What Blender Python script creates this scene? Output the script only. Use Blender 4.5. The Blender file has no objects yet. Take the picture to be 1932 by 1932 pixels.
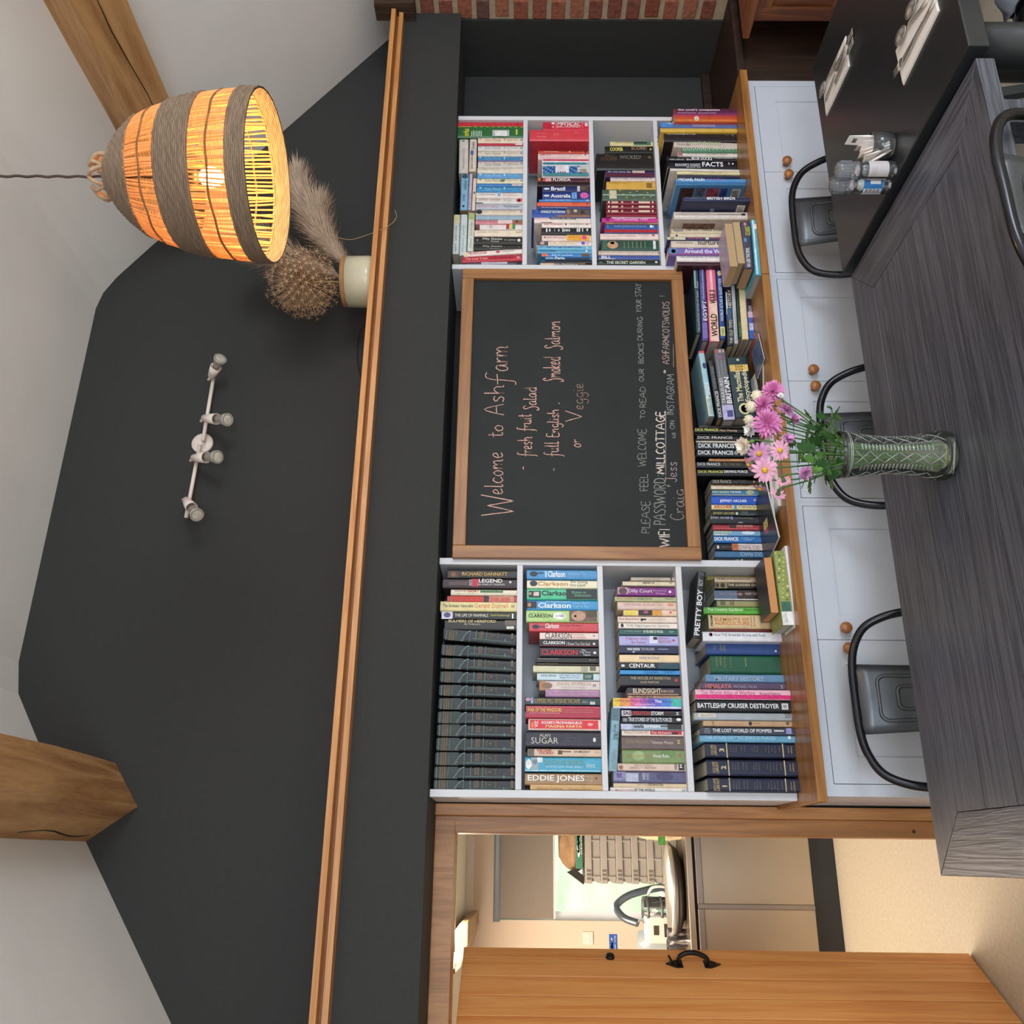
import bpy, bmesh, math, random
from mathutils import Vector, Matrix
random.seed(7)
S = bpy.context.scene
COL = S.collection
# ---------------------------------------------------------------- camera (photo is turned a quarter: world "up" is image left)
YAW, PIT, ROL, FPX, IMG = math.radians(21.25), math.radians(.51), math.radians(.48), 1695.0, 1932.0
EYE = Vector((0, 0, 1.79))
_fw = Vector((math.sin(YAW)*math.cos(PIT), math.cos(YAW)*math.cos(PIT), math.sin(PIT)))
_r = Vector((math.cos(YAW), -math.sin(YAW), 0)); _u = _r.cross(_fw)
_R = math.cos(ROL)*_r + math.sin(ROL)*_u
_D = -(-math.sin(ROL)*_r + math.cos(ROL)*_u)
cam = bpy.data.objects.new('camera', bpy.data.cameras.new('camera'))
COL.objects.link(cam); S.camera = cam
cam.data.sensor_width = 36; cam.data.sensor_fit = 'HORIZONTAL'; cam.data.lens = 36*FPX/IMG
cam.data.clip_start = .02; cam.data.clip_end = 200
m3 = Matrix((_D, _R, -_fw)).transposed()
cam.matrix_world = Matrix.Translation(EYE) @ m3.to_4x4()
# ---------------------------------------------------------------- view, sky, lights
S.view_settings.view_transform = 'Standard'; S.view_settings.look = 'None'
S.view_settings.gamma = 1; S.view_settings.use_curve_mapping = False
S.view_settings.exposure = 0.12
W = bpy.data.worlds.new('sky'); S.world = W; W.use_nodes = True
bg = W.node_tree.nodes['Background']
bg.inputs[0].default_value = (.80, .88, 1.0, 1); bg.inputs[1].default_value = 1.25
def area(name, loc, tgt, sx, sy, power, col):
    d = bpy.data.lights.new(name, 'AREA'); d.shape = 'RECTANGLE'; d.size = sx; d.size_y = sy
    d.energy = power; d.color = col
    o = bpy.data.objects.new(name, d); COL.objects.link(o); o.location = loc
    o.rotation_euler = (Vector(tgt)-Vector(loc)).to_track_quat('-Z', 'Y').to_euler()
    return o
area('window_daylight_right', (3.1, -1.9, 1.75), (1.6, 3.0, 1.2), 1.5, 1.3, 68, (.86, .93, 1.0))
area('window_daylight_rear', (-.6, -3.0, 1.8), (1.0, 3.0, 1.4), 2.2, 1.3, 74, (.86, .93, 1.0))
area('window_daylight_left', (-2.9, .2, 1.7), (1.0, 1.6, 1.2), 1.4, 1.2, 34, (.88, .94, 1.0))
area('kitchen_ceiling_light', (-.6, 4.75, 2.08), (-.5, 4.8, 0), 1.3, .9, 70, (1.0, .83, .68))
sun = bpy.data.objects.new('sun', bpy.data.lights.new('sun', 'SUN')); COL.objects.link(sun)
sun.data.energy = 9.0; sun.data.angle = .02; sun.rotation_euler = (math.radians(-42), math.radians(12), 0)
# ---------------------------------------------------------------- pixel -> place in the room
def ray(x, y): return _fw + _R*((IMG-y-IMG/2)/FPX) + _D*((x-IMG/2)/FPX)
def onY(x, y, Y): d = ray(x, y); return EYE + d*(Y/d.y)
def onZ(x, y, Z): d = ray(x, y); return EYE + d*((Z-EYE.z)/d.z)
def onX(x, y, X): d = ray(x, y); return EYE + d*(X/d.x)
# ---------------------------------------------------------------- materials
def lin(h):
    h = h.lstrip('#'); o = []
    for i in (0, 2, 4):
        c = int(h[i:i+2], 16)/255
        o.append(c/12.92 if c <= .04045 else ((c+.055)/1.055)**2.4)
    return tuple(o)+(1,)
_M = {}
def newmat(n):
    m = bpy.data.materials.new(n); m.use_nodes = True
    nt = m.node_tree; return m, nt, nt.nodes['Principled BSDF']
def mat(h, rough=.5, metal=0, var=.10, nscale=30, bump=0, coat=0):
    k = (h, rough, metal, var, nscale, bump, coat)
    if k in _M: return _M[k]
    m, nt, b = newmat('m_'+h)
    b.inputs['Roughness'].default_value = rough; b.inputs['Metallic'].default_value = metal
    if coat: b.inputs['Coat Weight'].default_value = coat; b.inputs['Coat Roughness'].default_value = .15
    c = lin(h)
    if var or bump:
        tc = nt.nodes.new('ShaderNodeTexCoord'); n = nt.nodes.new('ShaderNodeTexNoise'); n.inputs['Scale'].default_value = nscale
        n.inputs['Detail'].default_value = 4
        nt.links.new(tc.outputs['Object'], n.inputs['Vector'])
        if var:
            r = nt.nodes.new('ShaderNodeValToRGB')
            r.color_ramp.elements[0].position = .3; r.color_ramp.elements[1].position = .7
            r.color_ramp.elements[0].color = tuple(v*(1-var) for v in c[:3])+(1,)
            r.color_ramp.elements[1].color = tuple(min(1, v*(1+var)) for v in c[:3])+(1,)
            nt.links.new(n.outputs['Fac'], r.inputs['Fac']); nt.links.new(r.outputs['Color'], b.inputs['Base Color'])
        else: b.inputs['Base Color'].default_value = c
        if bump:
            bp = nt.nodes.new('ShaderNodeBump'); bp.inputs['Strength'].default_value = bump; bp.inputs['Distance'].default_value = .004
            nt.links.new(n.outputs['Fac'], bp.inputs['Height']); nt.links.new(bp.outputs['Normal'], b.inputs['Normal'])
    else: b.inputs['Base Color'].default_value = c
    _M[k] = m; return m
def wood(h1, h2, axis='x', rough=.45, scale=6, stretch=14, bump=.25, knots=False, fine=1.0):
    k = ('wood', h1, h2, axis, rough, scale, stretch, bump, knots, fine)
    if k in _M: return _M[k]
    m, nt, b = newmat('wood_'+h1); N = nt.nodes; L = nt.links
    b.inputs['Roughness'].default_value = rough
    tc = N.new('ShaderNodeTexCoord'); mp = N.new('ShaderNodeMapping'); L.new(tc.outputs['Object'], mp.inputs['Vector'])
    sc = {'x': (1/stretch, 1, 1), 'y': (1, 1/stretch, 1), 'z': (1, 1, 1/stretch)}[axis]
    mp.inputs['Scale'].default_value = tuple(s*scale for s in sc)
    oi = N.new('ShaderNodeObjectInfo'); mul = N.new('ShaderNodeVectorMath'); mul.operation = 'SCALE'
    cv = N.new('ShaderNodeCombineXYZ'); L.new(oi.outputs['Random'], cv.inputs[0]); L.new(oi.outputs['Random'], cv.inputs[1]); L.new(oi.outputs['Random'], cv.inputs[2])
    L.new(cv.outputs[0], mul.inputs[0]); mul.inputs['Scale'].default_value = 37; L.new(mul.outputs[0], mp.inputs['Location'])
    n1 = N.new('ShaderNodeTexNoise'); n1.inputs['Scale'].default_value = 3; n1.inputs['Detail'].default_value = 3; n1.inputs['Distortion'].default_value = .6
    L.new(mp.outputs[0], n1.inputs['Vector'])
    mm = N.new('ShaderNodeMath'); mm.operation = 'MULTIPLY'; mm.inputs[1].default_value = 9*fine; L.new(n1.outputs['Fac'], mm.inputs[0])
    fr = N.new('ShaderNodeMath'); fr.operation = 'PINGPONG'; fr.inputs[1].default_value = 1; L.new(mm.outputs[0], fr.inputs[0])
    n2 = N.new('ShaderNodeTexNoise'); n2.inputs['Scale'].default_value = 40; n2.inputs['Detail'].default_value = 4; L.new(mp.outputs[0], n2.inputs['Vector'])
    mx = N.new('ShaderNodeMath'); mx.operation = 'MULTIPLY_ADD'; mx.inputs[1].default_value = .5; L.new(fr.outputs[0], mx.inputs[0])
    m5 = N.new('ShaderNodeMath'); m5.operation = 'MULTIPLY'; m5.inputs[1].default_value = .5; L.new(n2.outputs['Fac'], m5.inputs[0]); L.new(m5.outputs[0], mx.inputs[2])
    r = N.new('ShaderNodeValToRGB'); r.color_ramp.elements[0].color = lin(h1); r.color_ramp.elements[1].color = lin(h2)
    r.color_ramp.elements[0].position = .2; r.color_ramp.elements[1].position = .8
    L.new(mx.outputs[0], r.inputs['Fac']); out = r.outputs['Color']
    if knots:
        vo = N.new('ShaderNodeTexVoronoi'); vo.inputs['Scale'].default_value = 7; L.new(tc.outputs['Object'], vo.inputs['Vector'])
        lt = N.new('ShaderNodeMath'); lt.operation = 'LESS_THAN'; lt.inputs[1].default_value = .05; L.new(vo.outputs['Distance'], lt.inputs[0])
        mixk = N.new('ShaderNodeMix'); mixk.data_type = 'RGBA'; L.new(lt.outputs[0], mixk.inputs['Factor']); L.new(out, mixk.inputs['A'])
        mixk.inputs['B'].default_value = lin('4a2a16'); out = mixk.outputs['Result']
    L.new(out, b.inputs['Base Color'])
    bp = N.new('ShaderNodeBump'); bp.inputs['Strength'].default_value = bump; bp.inputs['Distance'].default_value = .003
    L.new(mx.outputs[0], bp.inputs['Height']); L.new(bp.outputs['Normal'], b.inputs['Normal'])
    _M[k] = m; return m
def glassm(h='f4fff4', rough=.02, ior=1.45, body=.05):
    """thin clear glass: see-through with fresnel gloss and a diffuse tint in place of refracted light"""
    k = ('glass', h, rough, ior, body)
    if k in _M: return _M[k]
    m = bpy.data.materials.new('glass'); m.use_nodes = True; nt = m.node_tree; N = nt.nodes; L = nt.links; N.remove(N['Principled BSDF'])
    t = N.new('ShaderNodeBsdfTransparent'); t.inputs[0].default_value = lin(h)
    g = N.new('ShaderNodeBsdfGlossy'); g.inputs['Roughness'].default_value = rough
    d = N.new('ShaderNodeBsdfDiffuse'); d.inputs[0].default_value = lin(h)
    fr = N.new('ShaderNodeFresnel'); fr.inputs['IOR'].default_value = ior
    m1 = N.new('ShaderNodeMixShader'); m1.inputs[0].default_value = body; L.new(t.outputs[0], m1.inputs[1]); L.new(d.outputs[0], m1.inputs[2])
    m2 = N.new('ShaderNodeMixShader'); L.new(fr.outputs[0], m2.inputs[0]); L.new(m1.outputs[0], m2.inputs[1]); L.new(g.outputs[0], m2.inputs[2])
    L.new(m2.outputs[0], N['Material Output'].inputs['Surface']); _M[k] = m; return m
def emit(h, s):
    k = ('emit', h, s)
    if k in _M: return _M[k]
    m, nt, b = newmat('glow'); b.inputs['Base Color'].default_value = lin(h)
    b.inputs['Emission Color'].default_value = lin(h); b.inputs['Emission Strength'].default_value = s
    _M[k] = m; return m
# ---------------------------------------------------------------- mesh builder
class MB:
    def __init__(s): s.v = []; s.f = []
    def add(s, vs, fs):
        o = len(s.v); s.v += [tuple(p) for p in vs]; s.f += [tuple(i+o for i in f) for f in fs]; return s
    def box(s, x0, x1, y0, y1, z0, z1, M=None):
        vs = [Vector((x, y, z)) for z in (z0, z1) for y in (y0, y1) for x in (x0, x1)]
        if M: vs = [M @ p for p in vs]
        return s.add(vs, [(0, 2, 3, 1), (4, 5, 7, 6), (0, 1, 5, 4), (2, 6, 7, 3), (0, 4, 6, 2), (1, 3, 7, 5)])
    def prism(s, poly, y0, y1, ax='y'):      # poly of (x,z), extruded along y (or ax='z': poly (x,y); ax='x': poly (y,z))
        f = {'y': lambda p, t: (p[0], t, p[1]), 'z': lambda p, t: (p[0], p[1], t), 'x': lambda p, t: (t, p[0], p[1])}[ax]
        n = len(poly); vs = [f(p, y0) for p in poly]+[f(p, y1) for p in poly]
        return s.add(vs, [tuple(range(n)), tuple(range(2*n-1, n-1, -1))]+[(i, i+n, (i+1) % n+n, (i+1) % n) for i in range(n)])
    def tube(s, pts, r, n=8, closed=False, cap=True):
        pts = [Vector(p) for p in pts]; m = len(pts); rs = r if isinstance(r, (list, tuple)) else [r]*m
        up = None; vs = []
        for i, p in enumerate(pts):
            a = pts[(i-1) % m] if (closed or i > 0) else p; b = pts[(i+1) % m] if (closed or i < m-1) else p
            t = (b-a); t = t.normalized() if t.length > 1e-9 else Vector((0, 0, 1))
            if up is None: up = t.orthogonal().normalized()
            up = (up - t*up.dot(t)); up = up.normalized() if up.length > 1e-6 else t.orthogonal().normalized()
            w = t.cross(up)
            for k in range(n):
                q = 2*math.pi*k/n; vs.append(p+(up*math.cos(q)+w*math.sin(q))*rs[i])
        fs = []
        for i in range(m if closed else m-1):
            j = (i+1) % m
            for k in range(n): fs.append((i*n+k, i*n+(k+1) % n, j*n+(k+1) % n, j*n+k))
        if not closed and cap: fs += [tuple(range(n-1, -1, -1)), tuple((m-1)*n+k for k in range(n))]
        return s.add(vs, fs)
    def lathe(s, prof, n=24, c=(0, 0, 0), closed=False, M=None):   # prof of (r,z)
        vs = []; m = len(prof)
        for r, z in prof:
            for k in range(n):
                q = 2*math.pi*k/n; p = Vector((c[0]+r*math.cos(q), c[1]+r*math.sin(q), c[2]+z)); vs.append(M @ p if M else p)
        fs = []
        for i in range(m if closed else m-1):
            j = (i+1) % m
            for k in range(n): fs.append((i*n+k, i*n+(k+1) % n, j*n+(k+1) % n, j*n+k))
        if not closed:
            if prof[0][0] > 1e-6: fs.append(tuple(range(n-1, -1, -1)))
            if prof[-1][0] > 1e-6: fs.append(tuple((m-1)*n+k for k in range(n)))
        return s.add(vs, fs)
    def ball(s, c, r, n=10, m=7, sc=(1, 1, 1)):
        pr = [(max(1e-7, math.sin(math.pi*i/m)), -math.cos(math.pi*i/m)) for i in range(m+1)]
        M = Matrix.Translation(c) @ Matrix.Diagonal((r*sc[0], r*sc[1], r*sc[2], 1))
        return s.lathe(pr, n, M=M)
    def quad(s, a, b, c, d): return s.add([a, b, c, d], [(0, 1, 2, 3)])
    def mesh(s, name, m=None, smooth=False):
        me = bpy.data.meshes.new(name); me.from_pydata(s.v, [], s.f); me.update()
        if m: me.materials.append(m)
        if smooth: me.polygons.foreach_set('use_smooth', [True]*len(me.polygons))
        return me
    def build(s, name, m=None, parent=None, smooth=False, bevel=0, auto=None):
        me = s.mesh(name, m, smooth)
        if bevel or auto:
            bm = bmesh.new(); bm.from_mesh(me)
            if bevel:
                bmesh.ops.remove_doubles(bm, verts=bm.verts, dist=1e-6)
                bmesh.ops.bevel(bm, geom=[e for e in bm.edges if len(e.link_faces) == 2 and e.calc_face_angle(0) > .5], offset=bevel, segments=2, affect='EDGES', profile=.5, clamp_overlap=True)
            bmesh.ops.recalc_face_normals(bm, faces=bm.faces)
            bm.to_mesh(me); bm.free()
        o = bpy.data.objects.new(name, me); COL.objects.link(o)
        if parent: o.parent = parent
        return o
def tag(o, label=None, cat=None, group=None, kind=None):
    if label: o['label'] = label
    if cat: o['category'] = cat
    if group: o['group'] = group
    if kind: o['kind'] = kind
    return o
def thing(name, loc, label, cat, rot=(0, 0, 0), group=None):
    o = bpy.data.objects.new(name, None); COL.objects.link(o); o.location = loc; o.rotation_euler = rot; o.empty_display_size = .05
    return tag(o, label, cat, group)
def struct(o): o['kind'] = 'structure'; return o
def copy_tree(o, parent=None):
    c = o.copy(); COL.objects.link(c)
    if parent: c.parent = parent
    for ch in list(o.children): copy_tree(ch, c)
    return c
def cr(pts, k=6, closed=False):            # Catmull-Rom
    P = [Vector(p) for p in pts]; n = len(P); out = []
    for i in range(n if closed else n-1):
        p0 = P[(i-1) % n] if closed or i > 0 else P[i]; p1 = P[i]; p2 = P[(i+1) % n]
        p3 = P[(i+2) % n] if closed or i+2 < n else p2
        for j in range(k):
            t = j/k
            out.append(.5*((2*p1)+(p2-p0)*t+(2*p0-5*p1+4*p2-p3)*t*t+(3*p1-p0-3*p2+p3)*t**3))
    if not closed: out.append(P[-1])
    return out
TEXTS = []
def text(body, parent, M, w, h, color, bold=0, shear=0, name='lettering', emitm=None):
    """flat printed lettering, fitted to a box w x h whose lower left corner is M's origin"""
    c = bpy.data.curves.new(name, 'FONT'); c.body = body; c.size = 1; c.resolution_u = 2; c.fill_mode = 'FRONT'
    c.offset = bold; c.shear = shear
    c.materials.append(emitm or mat(color, .5, 0, 0))
    o = bpy.data.objects.new(name, c); COL.objects.link(o); o.parent = parent
    TEXTS.append((o, M, w, h)); return o
def fit_texts():
    """turn the lettering into flat meshes of the asked size"""
    bpy.context.view_layer.update(); dg = bpy.context.evaluated_depsgraph_get()
    for o, M, w, h in TEXTS:
        me = bpy.data.meshes.new_from_object(o.evaluated_get(dg)); par, nm, c = o.parent, o.name, o.data
        xs = [v.co.x for v in me.vertices]; ys = [v.co.y for v in me.vertices]
        x0, x1, y0, y1 = min(xs), max(xs), min(ys), max(ys)
        sx, sy = w/max(x1-x0, 1e-6), h/max(y1-y0, 1e-6); ox = oy = 0
        if len(c.body) < 3:
            if sx > 1.25*sy: ox = (w-1.25*sy*(x1-x0))/2; sx = 1.25*sy
            if sy > 1.6*sx: oy = (h-1.6*sx*(y1-y0))/2; sy = 1.6*sx
        me.transform(Matrix.Translation((ox, oy, 0)) @ Matrix.Diagonal((sx, sy, 1, 1)) @ Matrix.Translation((-x0, -y0, 0)))
        bpy.data.objects.remove(o); n = bpy.data.objects.new(nm, me); COL.objects.link(n); n.parent = par; n.matrix_local = M
ORD = ['', 'first', 'second', 'third', 'fourth', 'fifth', 'sixth', 'seventh', 'eighth', 'ninth', 'tenth', 'eleventh', 'twelfth', 'thirteenth', 'fourteenth', 'fifteenth', 'sixteenth', 'seventeenth', 'eighteenth', 'nineteenth', 'twentieth', 'twenty-first', 'twenty-second', 'twenty-third', 'twenty-fourth', 'twenty-fifth', 'twenty-sixth', 'twenty-seventh', 'twenty-eighth', 'twenty-ninth', 'thirtieth']
# ================================================================ the room
def dark_wall(): return mat('323231', .85, 0, .06, 60, .15)
CH = dark_wall(); CHL = CH
WHITEC = mat('f4f2ef', .9, 0, .03, 3, .03)
OAK = wood('9c6c40', 'c89a66', 'y', .65, 4, 9, .25, fine=.6)
PINE = wood('9a6636', 'b9824c', 'x', .4, 8, 16, .15)
PINEZ = wood('9c6838', 'c08650', 'z', .4, 6, 16, .12, knots=True)
def fl():
    m, nt, b = newmat('floor_vinyl'); N = nt.nodes; L = nt.links
    tc = N.new('ShaderNodeTexCoord'); n = N.new('ShaderNodeTexNoise'); n.inputs['Scale'].default_value = 60; n.inputs['Detail'].default_value = 3
    L.new(tc.outputs['Object'], n.inputs['Vector']); r = N.new('ShaderNodeValToRGB')
    r.color_ramp.elements[0].position = .35; r.color_ramp.elements[1].position = .7
    r.color_ramp.elements[0].color = lin('bcb19a'); r.color_ramp.elements[1].color = lin('c8bea8')
    L.new(n.outputs['Fac'], r.inputs['Fac']); v = N.new('ShaderNodeTexVoronoi'); v.inputs['Scale'].default_value = 26; L.new(tc.outputs['Object'], v.inputs['Vector'])
    lt = N.new('ShaderNodeMath'); lt.operation = 'LESS_THAN'; lt.inputs[1].default_value = .05; L.new(v.outputs['Distance'], lt.inputs[0])
    mx = N.new('ShaderNodeMix'); mx.data_type = 'RGBA'; L.new(lt.outputs[0], mx.inputs['Factor']); L.new(r.outputs['Color'], mx.inputs['A']); mx.inputs['B'].default_value = lin('f2ecdc')
    L.new(mx.outputs['Result'], b.inputs['Base Color']); b.inputs['Roughness'].default_value = .6
    return m
FLOOR = fl()
struct(MB().box(-3.6, 5.2, -3.4, 6.4, -.08, 0).build('floor', FLOOR))
# main wall behind the bookcases, with the doorway cut out
DX0, DX1, DZ = -.69, .089, 2.005
JX0, JX1, JZ = DX0-.1, DX1+.098, DZ+.07
struct(MB().box(DX1+.03, 3.9, 3.3, 3.42, 0, 2.2).box(3.55, 3.9, 2.9855, 3.2995, 0, 2.2).box(-3.6, DX0-.03, 3.3, 3.42, 0, 2.2).box(DX0-.03, DX1+.03, 3.3, 3.42, DZ+.03, 2.2).build('wall_back', CH))
BULKZ0, BULKZ1 = 2.073, 2.325
struct(MB().box(-3.6, 3.55, 2.95, 3.4, BULKZ0, BULKZ1).build('wall_bulkhead', CH))
G = [(-3.4, -.906), (.035, 1.461), (.384, 1.704), (.545, 1.805), (.66, 1.828), (2.18, 1.818), (2.26, 1.80), (2.34, 1.755), (2.5022, 1.632), (3.733, .664), (5.2, -.49)]
G = [(x, z+1.79) for x, z in G]
struct(MB().prism([(-3.4, 2.2)]+[(x, z+.03) for x, z in G if z > 2.0 and x > -3.3]+[(4.7, 2.2)], 3.25, 3.4).build('wall_gable', CH))
# ceiling: the gable outline drawn out towards the camera
top = [(x, z) for x, z in G]; outer = [(x, z+.16) for x, z in reversed(G)]
c = MB(); n = len(G)
for i in range(n-1):
    a, b2 = G[i], G[i+1]
    c.quad((a[0], -3.4, a[1]), (b2[0], -3.4, b2[1]), (b2[0], 3.3, b2[1]), (a[0], 3.3, a[1]))
    c.quad((a[0], -3.4, a[1]+.16), (a[0], 3.3, a[1]+.16), (b2[0], 3.3, b2[1]+.16), (b2[0], -3.4, b2[1]+.16))
o = c.build('ceiling', WHITEC); struct(o)
struct(MB().box(-3.6, -3.4, -3.4, 3.3, 0, 1.4).build('wall_left', WHITEC))
# ledge moulding along the top of the bulkhead: two boards with a step between them
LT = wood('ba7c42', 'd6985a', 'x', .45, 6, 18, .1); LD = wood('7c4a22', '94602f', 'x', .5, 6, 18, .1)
prof = [(2.95, BULKZ1), (2.905, BULKZ1), (2.902, BULKZ1+.018), (2.93, BULKZ1+.020), (2.932, BULKZ1+.030), (2.885, BULKZ1+.031), (2.885, BULKZ1+.05), (3.25, BULKZ1+.05), (3.25, BULKZ1+.02), (2.95, BULKZ1+.02)]
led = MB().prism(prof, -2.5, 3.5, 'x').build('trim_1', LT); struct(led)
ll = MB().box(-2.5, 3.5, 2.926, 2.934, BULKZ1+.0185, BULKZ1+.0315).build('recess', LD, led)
struct(MB().box(3.50, 3.60, 2.86, 2.948, BULKZ1-.05, BULKZ1+.125).build('trim_2', wood('2e2018', '4a3626', 'z', .8, 6, 10, .6)))
# brick return wall, every brick a piece of it
mort = mat('b8a488', .95, 0, .12, 40, .5)
bw = struct(MB().box(3.56, 3.9, .6, 2.985, 0, 2.43).build('wall_right', mort))
bms = [mat(h, .9, 0, .28, 55, .8) for h in ('9a5844', 'a0604a', '885044', 'a86a52', '8e4c38', '6e4e46')]
bmesh_cache = [MB().box(-.052, .012, -.104+j*.004, .104-j*.003, -.031, .031).build('tmp', m, bevel=.006).data for j, m in enumerate(bms)]
hb_cache = [MB().box(-.052, .012, -.048, .048, -.031+j*.001, .031).build('tmp', m, bevel=.005).data for j, m in enumerate(bms)]
for o in [o for o in list(bpy.data.objects) if o.name.startswith('tmp')]: bpy.data.objects.remove(o)
for row in range(11, 29):
    z = .045+row*.0838; head = row % 2
    y = 2.98-(.05 if head else .107)
    seq = [('h' if head else 's')]+['s']*7
    edge = 2.983
    for k in seq:
        L2 = .096 if k == 'h' else .207
        o = bpy.data.objects.new('brick', random.choice(hb_cache if k == 'h' else bmesh_cache)); COL.objects.link(o); o.parent = bw
        o.location = (3.605+random.uniform(-.003, .003), edge-L2/2, z); edge -= L2+.011
# door casing and frame
def casing(n, mm, *b): return MB().box(*b).build(n, mm, None, bevel=.003)
dr = struct(MB().box(DX1, JX1-.042, 3.262, 3.44, 0, DZ).box(JX0+.042, DX0, 3.262, 3.44, 0, DZ).box(JX0+.042, JX1-.042, 3.262, 3.44, DZ, JZ-.002).build('door_1', PINEZ, bevel=.003))
MB().box(JX1-.042, JX1-.002, 3.25, 3.3, 0, JZ-.001).build('architrave', wood('a87040', 'cc905a', 'z', .4, 6, 16, .12, knots=True), dr, bevel=.004)
# ---------------------------------------------------------------- purlins
def beam(name, A, B, C, D, label, y0=-2.4, chk=None):
    mb = MB(); n = 24
    prof = [A, B, C, D]; vs = []
    for i in range(n+1):
        t = i/n; y = 3.27+(y0-3.27)*t
        for q, (x, z) in enumerate(prof): vs.append((x+.004*math.sin(y*5+q*2), y, z+1.79+.004*math.cos(y*4+q)))
    fs = [(0, 1, 2, 3), tuple(4*n+k for k in (3, 2, 1, 0))]
    for i in range(n):
        for q in range(4): fs.append((i*4+q, i*4+(q+1) % 4, i*4+4+(q+1) % 4, i*4+4+q))
    o = mb.add(vs, fs).build(name, OAK, None, bevel=0, auto=True); return tag(o, label, 'beam')
b1 = beam('roof_beam', (.309, 1.409), (.163, 1.31), (.03, 1.49), (.2, 1.64), 'oak roof beam ending against the dark gable above the doorway')
b2 = beam('roof_beam', (2.60, 1.575), (2.498, 1.425), (2.637, 1.315), (2.78, 1.455), 'cracked oak roof beam behind the woven pendant lamp')
CRK = mat('2c1a0c', .9, 0, 0)
def crack(pts, parent, w=.0035):
    MB().tube(pts, [w*(1-abs(2*i/(len(pts)-1)-1))+.0008 for i in range(len(pts))], 5).build('crack', CRK, parent)
def lerp(a, b, t): return (a[0]+(b[0]-a[0])*t, a[1]+(b[1]-a[1])*t)
pts = []
for i in range(12):
    t = i/11; f = .52+.06*math.sin(i*1.1); p = lerp((2.498, 1.425), (2.637, 1.315), f); pts.append((p[0], 2.75-t*1.5, p[1]+1.79))
crack(pts, b2, .0022)
for s, e, f0 in ((2.4, 1.6, .5), (3.2, 2.75, .72)):
    pts = []
    for i in range(8):
        t = i/7; p = lerp((.163, 1.31), (.03, 1.49), f0+.05*math.sin(i)); pts.append((p[0]-.001, s+(e-s)*t, p[1]+1.79))
    crack(pts, b1, .0022)
# ================================================================ bookcases
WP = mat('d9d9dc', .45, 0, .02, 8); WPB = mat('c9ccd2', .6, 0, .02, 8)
WTZ = .898
LU = dict(xo0=.189, xi0=.213, xi1=.968, xo1=.992)
def zof(x, y): return onY(x, y, 3.0).z
LS = [(zof(986, 1150), zof(975, 1150)), (zof(1139, 1150), zof(1128.5, 1150)), (zof(1290, 1150), zof(1279, 1150))]
RS = [(zof(995, 350), zof(986.5, 350)), (zof(1122, 350), zof(1113.6, 350)), (zof(1247, 350), zof(1239, 350))]
rx1i = onY(1170, 227, 3.0).x; rx1o = onY(1170, 220, 3.0).x
rx0o = onY(1100, 508.5, 3.0).x; rx0i = onY(1100, 500, 3.0).x
RU = dict(xo0=rx0o, xi0=rx0i, xi1=rx1i, xo1=rx1o)
def bookcase(U, shelves, label, ztop):
    t = thing('bookcase', ((U['xo0']+U['xo1'])/2, 3.15, WTZ), label, 'bookcase')
    T = Matrix.Translation(-t.location)
    def part(n, *b): 
        return MB().box(*b, M=T).build(n, WP if n != 'back_panel' else WPB, t, bevel=.0015)
    part('side_panel', U['xo0'], U['xi0'], 3.0, 3.298, WTZ+.001, ztop); part('side_panel', U['xi1'], U['xo1'], 3.0, 3.298, WTZ+.001, ztop)
    for z0, z1 in shelves: part('shelf', U['xi0']+.0005, U['xi1']-.0005, 3.0, 3.285, z0, z1)
    part('back_panel', U['xi0']+.0005, U['xi1']-.0005, 3.286, 3.296, WTZ+.001, ztop)
    return t
bookcase(LU, LS, 'white bookcase full of books beside the doorway', 2.071)
bookcase(RU, RS, 'white bookcase full of books beside the empty dark alcove', 2.071)
# worktop
WT = wood('8a5a2c', 'b07c42', 'x', .3, 5, 14, .06); WTE = WT
wt = tag(MB().box(.175, 3.06, 2.802, 3.298, WTZ-.03, WTZ).build('worktop', WT, bevel=.002), 'long oak worktop over white cupboards, carrying bookcases and books', 'worktop')
for x in (2.05,):
    MB().box(x-.0012, x+.0012, 2.8005, 2.803, WTZ-.0285, WTZ-.001).build('joint', mat('5a3818', .7, 0, 0), wt)
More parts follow.
